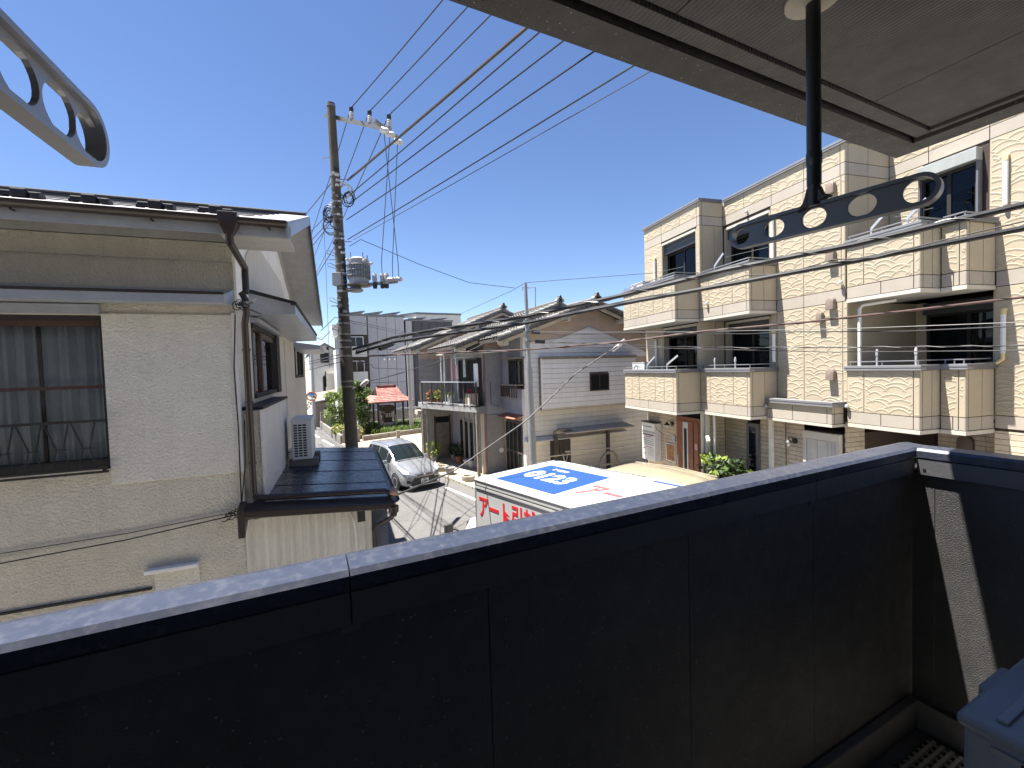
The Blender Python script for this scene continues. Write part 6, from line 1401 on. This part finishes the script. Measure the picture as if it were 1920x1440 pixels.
# pots and planters before the old houses
def pot(name, label, c_, r, h, mat, plant=None, ring=False):
    c_ = Vector(c_); t = thing(name, label, 'planter', c_, 'pots before the old houses')
    lathe(MB(), c_, [(r * .75, 0), (r, h), (r * 1.08, h), (r * 1.08, h - .04), (r * .9, h - .03), (r * .85, h - .06), (.01, h - .06)] if not ring else [(r, 0), (r * 1.05, h), (r * .72, h), (r * .66, h * .3), (.01, h * .3)], 16).build('pot', mat, t, smooth=True)
    if plant: leaves(MB(), random.Random(int(r * 1000)), plant[1], [(c_ + Vector((0, 0, h + plant[2])), (plant[3], plant[3], plant[2]))], .12).build('foliage', plant[0], t, norm=False)
    return t
pot('ring_planter', 'pale stone ring planter nearest the silver van', at_z(829, 882, .05), .30, .22, 'kerb', ring=True)
pot('bucket', 'grey bucket beside the stone ring planter', at_z(844, 889, .05), .22, .32, 'concrete')
pot('ring_planter', 'pale stone ring planter half hidden by the truck corner', at_z(878, 901, .05), .28, .22, 'kerb', ring=True)
pot('flower_pot', 'white pot furthest from the truck under the old balcony', at_z(876, 873, .05), .17, .3, 'sign_white')
pot('flower_pot', 'larger white pot at the glazed doors of the old house', at_z(884, 875, .05), .2, .32, 'sign_white')
pot('flower_pot', 'terracotta pot with twiggy plant under the old balcony', at_z(861, 868, .05), .2, .35, 'terracotta', ('leaf_dark', 140, .35, .25))
pot('flower_pot', 'grey pot with dark foliage beside the wooden door', at_z(852, 862, .05), .2, .3, 'concrete', ('leaf_dark', 200, .3, .3))
pot('flower_pot', 'pot with long strappy green leaves by the van mirror', at_z(812, 866, .05), .25, .3, 'concrete', ('leaf_lime', 260, .45, .5))
pot('flower_pot', 'dark pot with reddish plant next to the balcony column', at_z(806, 856, .05), .25, .5, 'terracotta', ('leaf_dry', 160, .4, .35))
for k, (f, lab, m_) in enumerate(((.08, 'straw-coloured plant box at the far end of the old balcony', 'leaf_dry'), (.24, 'orange-green plant box on the old balcony', 'leaf_lime'))):
    q = PL.lerp(PR_, f) + Vector((.25, 0, zf + .03)); t = thing('plant_box', lab, 'planter', q, 'pots on the old balcony'); MB().box(W, q.x - .12, q.x + .12, q.y - .32, q.y + .32, q.z, q.z + .18).build('trough', 'terracotta', t); leaves(MB(), random.Random(k), 320, [(q + Vector((0, 0, .4)), (.16, .36, .26))], .13).build('foliage', m_, t, norm=False); leaves(MB(), random.Random(k + 9), 90, [(q + Vector((0, 0, .42)), (.18, .36, .28))], .10).build('flowers', 'mirror_orange', t, norm=False)
q = PL.lerp(PR_, .5) + Vector((.2, 0, zf + .03)); t = thing('bucket', 'white bucket holding a green bag on the old balcony', 'bucket', q, 'pots on the old balcony'); lathe(MB(), q, [(.15, 0), (.19, .45), (.17, .45), (.14, .05)], 14).build('pail', 'sign_white', t, smooth=True); leaves(MB(), random.Random(3), 60, [(q + Vector((0, 0, .5)), (.16, .16, .12))], .16).build('bag', 'leaf_bright', t, norm=False)
q = PL.lerp(PR_, .83) + Vector((.25, 0, zf + .03)); t = thing('basket', 'slatted basket with red cloth on the old balcony', 'basket', q, 'pots on the old balcony')
MB().box(W, q.x - .2, q.x + .2, q.y - .3, q.y + .3, q.z, q.z + .55).build('basket_body', 'timber_pale', t); MB().box(W, q.x - .12, q.x + .1, q.y + .05, q.y + .28, q.z + .55, q.z + .75).build('cloth', 'cloth_red', t, bev=.05)
# bamboo drying poles on stands before the clad house
bz = Y3 - 1.0
t = thing('bamboo_pole', 'upper bamboo drying pole laid before the clad wall', 'pole', at_y(1060, 848, bz), 'bamboo drying poles'); MB().tube([at_y(1060, 847, bz), at_y(1170, 838, bz)], .028, 8).build('cane', 'timber_pale', t)
t = thing('bamboo_pole', 'lower bamboo drying pole with pale tip before the clad wall', 'pole', at_y(1020, 857, bz), 'bamboo drying poles'); MB().tube([at_y(1021, 857, bz), at_y(1100, 848, bz)], .024, 8).build('cane', 'timber_pale', t)
t = thing('pole_stand', 'forked stand holding the bamboo poles at the plank door', 'stand', at_y(1060, 900, bz)); q = at_y(1060, 870, bz); MB().tube([(q.x, bz, 0), (q.x, bz, q.z), at_y(1055, 850, bz)], .03, 6).build('upright', 'galv', t); MB().tube([(q.x, bz, q.z), at_y(1066, 846, bz)], .025, 6).build('fork', 'galv', t); MB().box(W, q.x - .25, q.x + .25, bz - .25, bz + .25, 0, .12).build('foot', 'concrete', t)
t = thing('arched_frame', 'weathered arched wooden frame leaning before the clad wall', 'frame', at_y(1143, 890, bz - .2)); c_ = at_y(1143, 870, bz - .2)
pts = [Vector((c_.x - .45, bz - .2, .1)), Vector((c_.x - .45, bz - .2, c_.z + .1))] + [Vector((c_.x + .45 * math.cos(a), bz - .2, c_.z + .1 + .42 * math.sin(a))) for a in [math.pi * (1 - k / 8) for k in range(1, 8)]] + [Vector((c_.x + .45, bz - .2, c_.z + .1)), Vector((c_.x + .45, bz - .2, .1))]
MB().tube(pts, .06, 6).build('arch', 'timber_grey', t); 
for dz in (.0, -.45): MB().bar((c_.x - .45, bz - .2, c_.z + dz), (c_.x + .45, bz - .2, c_.z + dz), .05, .08).build('crossbar', 'timber_grey', t)
# ---------------------------------------------------------------- vehicles
M('paint_silver', (.31, .32, .335), .32, metal=.55, var=.03, vs=1, rnd=0, coat=.6)
M('paint_white', (.5, .5, .49), .35, var=.03, rnd=0, coat=.4)
M('box_white', (.42, .424, .42), .45, var=.04, vs=1.5, rnd=0, stain=(.30, .30, .29), stains=1.6, staina=.35)
M('paint_cream', (.27, .235, .16), .4, var=.03, rnd=0, coat=.4)
M('rubber', (.02, .02, .021), .8)
M('alloy', (.55, .56, .58), .3, metal=.7)
M('plastic_black', (.018, .018, .02), .45)
M('headlamp', (.55, .57, .58), .12, var=.1, vs=20)
M('decal_blue', (.013, .058, .20), .5, var=.03)
M('decal_red', (.55, .02, .03), .5, var=.03)
M('decal_pink', (.26, .085, .085), .55, var=.08)  # lettering red turned pink, roof glare put into the colour
M('decal_white', (.7, .7, .7), .5, var=.02)
glass('car_glass', tint=(.35, .42, .42), thru=.5)
M('seat_dark', (.03, .03, .035), .9)
class VF:
    """vehicle frame: x back from the nose, y to the driver's left, z up"""
    def __init__(s, nose, head): s.o = Vector((nose[0], nose[1], 0)); s.f = Vector((*head, 0)).normalized(); s.l = Vector((-s.f.y, s.f.x, 0))
    def p(s, x, y, z): return s.o - s.f * x + s.l * y + Vector((0, 0, z))
def vbox(name, mat, vf, x0, x1, y0, y1, z0, z1, parent, bev=0):
    return MB().hexa([vf.p(x, y, z) for z in (z0, z1) for x, y in ((x0, y0), (x1, y0), (x1, y1), (x0, y1))]).build(name, mat, parent, bev=bev)
def wheel(vf, x, y, r, w, parent, spokes=8):
    ax = vf.l; c_ = vf.p(x, y, r); sd = 1 if y > 0 else -1
    wh = lathe(MB(), c_, [(r * .62, -w / 2), (r * .95, -w / 2), (r, -w / 2 + .03), (r, w / 2 - .03), (r * .95, w / 2), (r * .62, w / 2)], 28, ax=ax).build('wheel', 'rubber', parent, smooth=True)
    lathe(MB(), c_, [(r * .66, sd * (w / 2 - .04)), (r * .68, sd * (w / 2 + .004)), (r * .60, sd * (w / 2 + .004)), (r * .58, sd * (w / 2 - .05)), (.01, sd * (w / 2 - .05))], 28, ax=ax).build('rim', 'alloy', wh, smooth=True)
    u = vf.f; zz = Vector((0, 0, 1))
    for k in range(spokes):
        a = 2 * math.pi * k / spokes; d_ = u * math.cos(a) + zz * math.sin(a); o_ = c_ + ax * sd * (w / 2 - .018); MB().bar(o_ + d_ * .03, o_ + d_ * r * .62, .05, .025, up=ax).build('spoke', 'alloy', wh)
def car_body(vf, secs, parent, mat, bev=0):
    """secs: (x, half width low, belt z, half width at roof, roof z, bottom z)"""
    rings = []
    for x, w, zb, wt, zt, z0 in secs:
        h = [(w * .86, z0), (w * .97, z0 + .07), (w, z0 + .22), (w * 1.0, (z0 + zb) / 2 + .05), (w * .985, zb), (wt + (w - wt) * .25, zb + (zt - zb) * .7), (wt * .96, zt - .035), (wt * .80, zt - .006), (wt * .4, zt + .008)]
        rings.append([vf.p(x, y, z) for y, z in h] + [vf.p(x, -y, z) for y, z in h[::-1]])
    return MB().loft(rings).build('body', mat, parent, smooth=2)
# --- silver minivan coming down the lane
vf = VF((4.44, 17.42), (.242, -.97))
vn = thing('silver_minivan', 'silver minivan parked facing the balcony in front of the old houses', 'van', vf.p(2, 0, 0))
secs = [(-.0, .50, .62, .40, .66, .30), (.06, .66, .68, .52, .72, .22), (.18, .78, .76, .62, .80, .20), (.45, .835, .88, .68, .93, .20), (.80, .845, .95, .70, 1.02, .2), (1.12, .845, .99, .70, 1.09, .2),
        (1.45, .845, 1.0, .665, 1.33, .2), (1.80, .845, 1.0, .64, 1.55, .2), (2.1, .845, 1.0, .64, 1.645, .2), (2.6, .845, 1.01, .645, 1.685, .2), (3.3, .845, 1.02, .64, 1.68, .2), (3.85, .84, 1.03, .60, 1.62, .22), (4.08, .82, 1.02, .54, 1.45, .26), (4.2, .76, .95, .5, 1.0, .32)]
car_body(vf, secs, vn, 'paint_silver')
def wz(x):   # roof surface at the centre line
    for a, b in zip(secs[:-1], secs[1:]):
        if a[0] <= x <= b[0]: f = (x - a[0]) / (b[0] - a[0]); return a[4] + (b[4] - a[4]) * f, a[3] + (b[3] - a[3]) * f, a[1] + (b[1] - a[1]) * f, a[2] + (b[2] - a[2]) * f
def sheet(name, mat, pts, parent, th=.012): 
    P = [Vector(q) for q in pts]; n_ = (P[1] - P[0]).cross(P[2] - P[0]).normalized(); return MB().prism([q - n_ * th * .3 for q in P], n_ * th).build(name, mat, parent)
ws = []
rows = []
for x in (1.17, 1.45, 1.80, 1.98):
    zt, wt, w, zb = wz(x); rows.append([vf.p(x - .012, y * wt * .97, zt + .022 - .035 * abs(y) ** 3) for y in (-1, -.6, -.2, .2, .6, 1)])
MB().loft(rows, closed=False).build('windscreen', 'window_dark', vn, smooth=2)
def side_glass(xa, xb, sd, top=.93, bot=.04):
    pts_lo, pts_hi = [], []
    for k in range(5):
        x = xa + (xb - xa) * k / 4; zt, wt, w, zb = wz(x)
        def sy(f): return w * .985 + (wt + (w - wt) * .25 - w * .985) * min(f / .7, 1) if f <= .7 else (wt + (w - wt) * .25) + (wt * .96 - (wt + (w - wt) * .25)) * (f - .7) / .3
        f1 = .82; pts_lo.append(vf.p(x, sd * (sy(.06) + .008), zb + (zt - zb) * .06 )); pts_hi.append(vf.p(x, sd * (sy(f1) + .008), zb + (zt - zb) * f1))
    MB().loft([pts_lo, [a.lerp(b, .5) + vf.l * sd * .012 for a, b in zip(pts_lo, pts_hi)], pts_hi], closed=False).build('side_window', 'window_dark', vn, smooth=2)
for sd in (-1, 1):
    side_glass(1.38, 1.72, sd); side_glass(1.78, 2.55, sd); side_glass(2.62, 3.4, sd); side_glass(3.46, 3.92, sd)
    for x in (.84, 3.42): MB().tube([vf.p(x, sd * .80, .32), vf.p(x, sd * .853, .32)], .375, 28).build('wheel_arch', 'plastic_black', vn); wheel(vf, x, sd * .775, .31, .19, vn)
    m_ = MB().hexa([vf.p(x, y * sd, z) for z in (.98, 1.13) for x, y in ((1.45, .86), (1.45, 1.06), (1.62, 1.04), (1.62, .86))]).build('mirror', 'paint_silver', vn, bev=.04)
    # swept headlamp, fog lamp
    pts = [vf.p(.09, sd * .60, .70), vf.p(.23, sd * .80, .74), vf.p(.62, sd * .838, .94), vf.p(.52, sd * .77, .93), vf.p(.20, sd * .58, .80)]
    sheet('headlamp', 'headlamp', [q + vf.f * .035 + vf.l * sd * .022 for q in pts], vn, .03); sheet('fog_lamp', 'plastic_black', [vf.p(.035, sd * .56, .34) + vf.f * .03, vf.p(.10, sd * .72, .36) + vf.f * .03, vf.p(.11, sd * .72, .47) + vf.f * .03, vf.p(.05, sd * .6, .46) + vf.f * .03], vn, .02)
    vbox('sill', 'plastic_black', vf, 1.2, 3.05, sd * .80, sd * .845, .17, .24, vn); vbox('door_handle', 'alloy', vf, 2.3, 2.5, sd * .845, sd * .87, .87, .90, vn)
    for x in (1.30, 2.58): vbox('door_seam', 'plastic_black', vf, x, x + .012, sd * .838, sd * .8485, .3, .98, vn)
g_ = [vf.p(-.015, -.52, .26), vf.p(-.015, .52, .26), vf.p(.0, .60, .36), vf.p(-.01, .40, .58), vf.p(-.015, .30, .66), vf.p(-.015, -.30, .66), vf.p(-.01, -.40, .58), vf.p(.0, -.60, .36)]
sheet('grille', 'plastic_black', [q + vf.f * .02 for q in g_], vn, .03)
for z in (.56, .60): vbox('grille_bar', 'alloy', vf, -.055, -.03, -.38, .38, z, z + .012, vn)
vbox('bumper_lip', 'paint_silver', vf, -.05, .10, -.62, .62, .19, .26, vn, bev=.02); lathe(MB(), vf.p(-.05, 0, .67), [(.05, 0), (.06, .01), (.03, .02)], 12, ax=vf.f).build('badge', 'alloy', vn)
pl_ = vbox('number_plate', 'decal_white', vf, -.075, -.055, -.165, .165, .33, .495, vn)
for y, z, w_, h_ in ((-.06, .445, .12, .03), (-.12, .35, .03, .07), (-.06, .35, .045, .07), (.005, .35, .045, .07), (.065, .35, .045, .07)): vbox('plate_mark', 'leaf_dark', vf, -.078, -.0755, y, y + w_, z, z + h_, pl_)
vbox('wiper', 'plastic_black', vf, 1.06, 1.12, -.6, .6, 1.085, 1.10, vn)
for sd in (-1, 1): MB().tube([vf.p(2.0, sd * .56, 1.64), vf.p(2.8, sd * .57, 1.695), vf.p(3.8, sd * .55, 1.64)], .014, 6).build('roof_rib', 'paint_silver', vn)
# --- removal lorry below the balcony
tv = VF((0, 0), (-.242, .97)); A_ = Vector((2.706, 7.128, 0)); tv.o = A_ + Vector((.97, .242, 0)) * 1.0    # x runs back from the box front
tk = thing('removal_truck', 'white removal box truck with red and blue lettering below the balcony', 'truck', tv.p(2, 0, 0))
HB = 2.9; LB = 4.4
vbox('cargo_box', 'box_white', tv, 0, LB, -1, 1, .85, HB - .03, tk, bev=.02)
vbox('roof_skin', 'box_white', tv, .05, LB - .05, -.95, .95, HB - .03, HB, tk, bev=.012)
for y in (-.985, .985): MB().tube([tv.p(0, y, HB - .015), tv.p(LB, y, HB - .015)], .028, 8).build('roof_rail', 'box_white', tk, smooth=True)
for x in (.015, LB - .015): MB().tube([tv.p(x, -1, HB - .015), tv.p(x, 1, HB - .015)], .028, 8).build('roof_rail', 'box_white', tk, smooth=True)
for x in (.015, LB - .015):
    for y in (-.985, .985): MB().tube([tv.p(x, y, .9), tv.p(x, y, HB)], .026, 8).build('corner_post', 'alloy', tk, smooth=True)
vbox('rain_strip', 'wire_grey', tv, .03, LB, 1.0, 1.012, HB - .115, HB - .095, tk); vbox('rain_strip', 'box_white', tv, .03, LB, 1.0, 1.018, HB - .15, HB - .118, tk)
for x in (1.85, 3.1): vbox('roof_seam', 'black', tv, x, x + .012, -.94, .94, HB, HB + .003, tk)
vbox('blue_field', 'decal_blue', tv, .27, 1.67, -.61, .75, HB + .001, HB + .004, tk)
R_ = -tv.f
def lettering(txt, mat, org, ex, ey, size, sx=1, bold=.0): text_mesh(MB(), txt, org, ex, ey, size, .003, Vector((0, 0, 1)) if abs(ex.cross(ey).z) > .5 else None, sx, bold).build('lettering', mat, tk, norm=False)
lettering('0123', 'decal_white', tv.p(.42, .28, HB + .0045), R_, -tv.l, .62, .80, .035)
lettering('引越は', 'decal_white', tv.p(.55, -.34, HB + .0045), R_, -tv.l, .13, 1, .01)
lettering('アート引越センター', 'decal_pink', tv.p(1.76, .42, HB + .0045), R_, -tv.l, .66, .55, .02)
lettering('アート引越センター', 'decal_red', tv.p(.09, 1.003, HB - .60), R_, Vector((0, 0, 1)), .42, .70, .022)
vbox('blue_stripe', 'decal_blue', tv, 2.3, 3.6, -.94, -.88, HB + .001, HB + .004, tk)
# cab
rings = []
for x, w, z0, z1 in ((-.06, .84, .55, 1.98), (-.35, .86, .5, 2.02), (-.62, .84, .45, 1.97), (-.80, .82, .42, 1.72), (-.98, .80, .40, 1.30), (-1.08, .78, .40, 1.10), (-1.12, .70, .45, 1.0)):
    rings.append([tv.p(x, y, z) for y, z in ((w, z0), (w, (z0 + z1) * .55), (w * .94, z1 - .12), (w * .82, z1), (-w * .82, z1), (-w * .94, z1 - .12), (-w, (z0 + z1) * .55), (-w, z0))])
MB().loft(rings).build('cab', 'paint_white', tk, smooth=2)
sheet('windscreen', 'window_dark', [tv.p(-.67, -.72, 1.90) + tv.f * .02, tv.p(-.67, .72, 1.90) + tv.f * .02, tv.p(-1.0, .72, 1.25) + tv.f * .02, tv.p(-1.0, -.72, 1.25) + tv.f * .02], tk)
MB().loft([[tv.p(-.02, y, z) for y, z in ((.75, 2.0), (.75, 2.45), (.6, 2.55), (-.6, 2.55), (-.75, 2.45), (-.75, 2.0))], [tv.p(-.16, y, z) for y, z in ((.68, 2.0), (.66, 2.28), (.5, 2.36), (-.5, 2.36), (-.66, 2.28), (-.68, 2.0))]]).build('wind_deflector', 'paint_white', tk, smooth=2)
for sd in (-1, 1):
    q = tv.p(-.82, sd * 1.06, 1.83); mr = MB().bar(q - Vector((0, 0, .12)), q + Vector((0, 0, .08)), .17, .08, up=tv.f).build('mirror', 'wire_grey', tk, bev=.02); MB().tube([q, tv.p(-.75, sd * .8, 1.7)], .012, 6).build('stay', 'plastic_black', mr)
    wheel(tv, -.45, sd * .78, .34, .2, tk, 5); wheel(tv, 3.2, sd * .74, .34, .3, tk, 5)
    vbox('side_guard', 'galv', tv, .6, 2.7, sd * .93, sd * .97, .5, .7, tk)
vbox('chassis', 'plastic_black', tv, -.4, LB - .1, -.42, .42, .5, .84, tk)
vbox('lamp_bar', 'plastic_black', tv, LB - .06, LB, -.9, .9, .5, .62, tk)
for y in (-.7, .7): vbox('tail_lamp', 'decal_red', tv, LB, LB + .02, y - .15, y + .15, .52, .61, tk)
# --- cream van beyond the lorry
kv = VF((8.02, 11.05), (-.20, .98)); kv.o = Vector((8.15, 10.9, 0))
kc = thing('cream_van', 'cream box van behind the removal truck before the tiled entrance', 'van', kv.p(1.7, 0, 0))
ks = [(0, .58, .85, .45, .92, .3), (.06, .70, .95, .60, 1.02, .25), (.30, .78, 1.05, .66, 1.28, .24), (.62, .80, 1.08, .70, 1.72, .24), (.85, .80, 1.08, .72, 1.86, .24), (1.15, .80, 1.08, .735, 1.92, .24), (2.2, .80, 1.08, .74, 1.94, .24), (3.0, .80, 1.08, .735, 1.92, .24), (3.45, .80, 1.08, .72, 1.86, .25), (3.62, .78, 1.05, .66, 1.5, .28), (3.68, .74, .98, .6, 1.05, .3)]
car_body(kv, ks, kc, 'paint_cream')
secs_v, vf_v = secs, vf
secs, vf, vn = ks, kv, kc
rows = []
for x in (.34, .62, .84): zt, wt, w, zb = wz(x); rows.append([vf.p(x - .012, y * wt * .94, zt + .02 - .035 * abs(y) ** 3) for y in (-1, -.5, 0, .5, 1)])
MB().loft(rows, closed=False).build('windscreen', 'window_dark', kc, smooth=2)
rows = [[vf.p(x + .015, y * .62, z) for y in (-1, -.5, 0, .5, 1)] for x, z in ((3.69, 1.12), (3.64, 1.5), (3.50, 1.80))]
MB().loft(rows, closed=False).build('rear_window', 'window_dark', kc, smooth=2)
for sd in (-1, 1):
    side_glass(.75, 1.35, sd); side_glass(1.42, 2.3, sd); side_glass(2.38, 3.35, sd)
    for x in (.62, 2.95): MB().tube([kv.p(x, sd * .76, .28), kv.p(x, sd * .808, .28)], .33, 24).build('wheel_arch', 'plastic_black', kc); wheel(kv, x, sd * .73, .27, .16, kc, 6)
    MB().tube([kv.p(.9, sd * .70, 1.875), kv.p(2.2, sd * .715, 1.925), kv.p(3.4, sd * .70, 1.865)], .016, 6).build('drip_rail', 'paint_cream', kc)
for y in (-.35, .35): MB().tube([kv.p(1.1, y, 1.925), kv.p(2.2, y, 1.95), kv.p(3.3, y, 1.89)], .010, 6).build('roof_rib', 'paint_cream', kc)
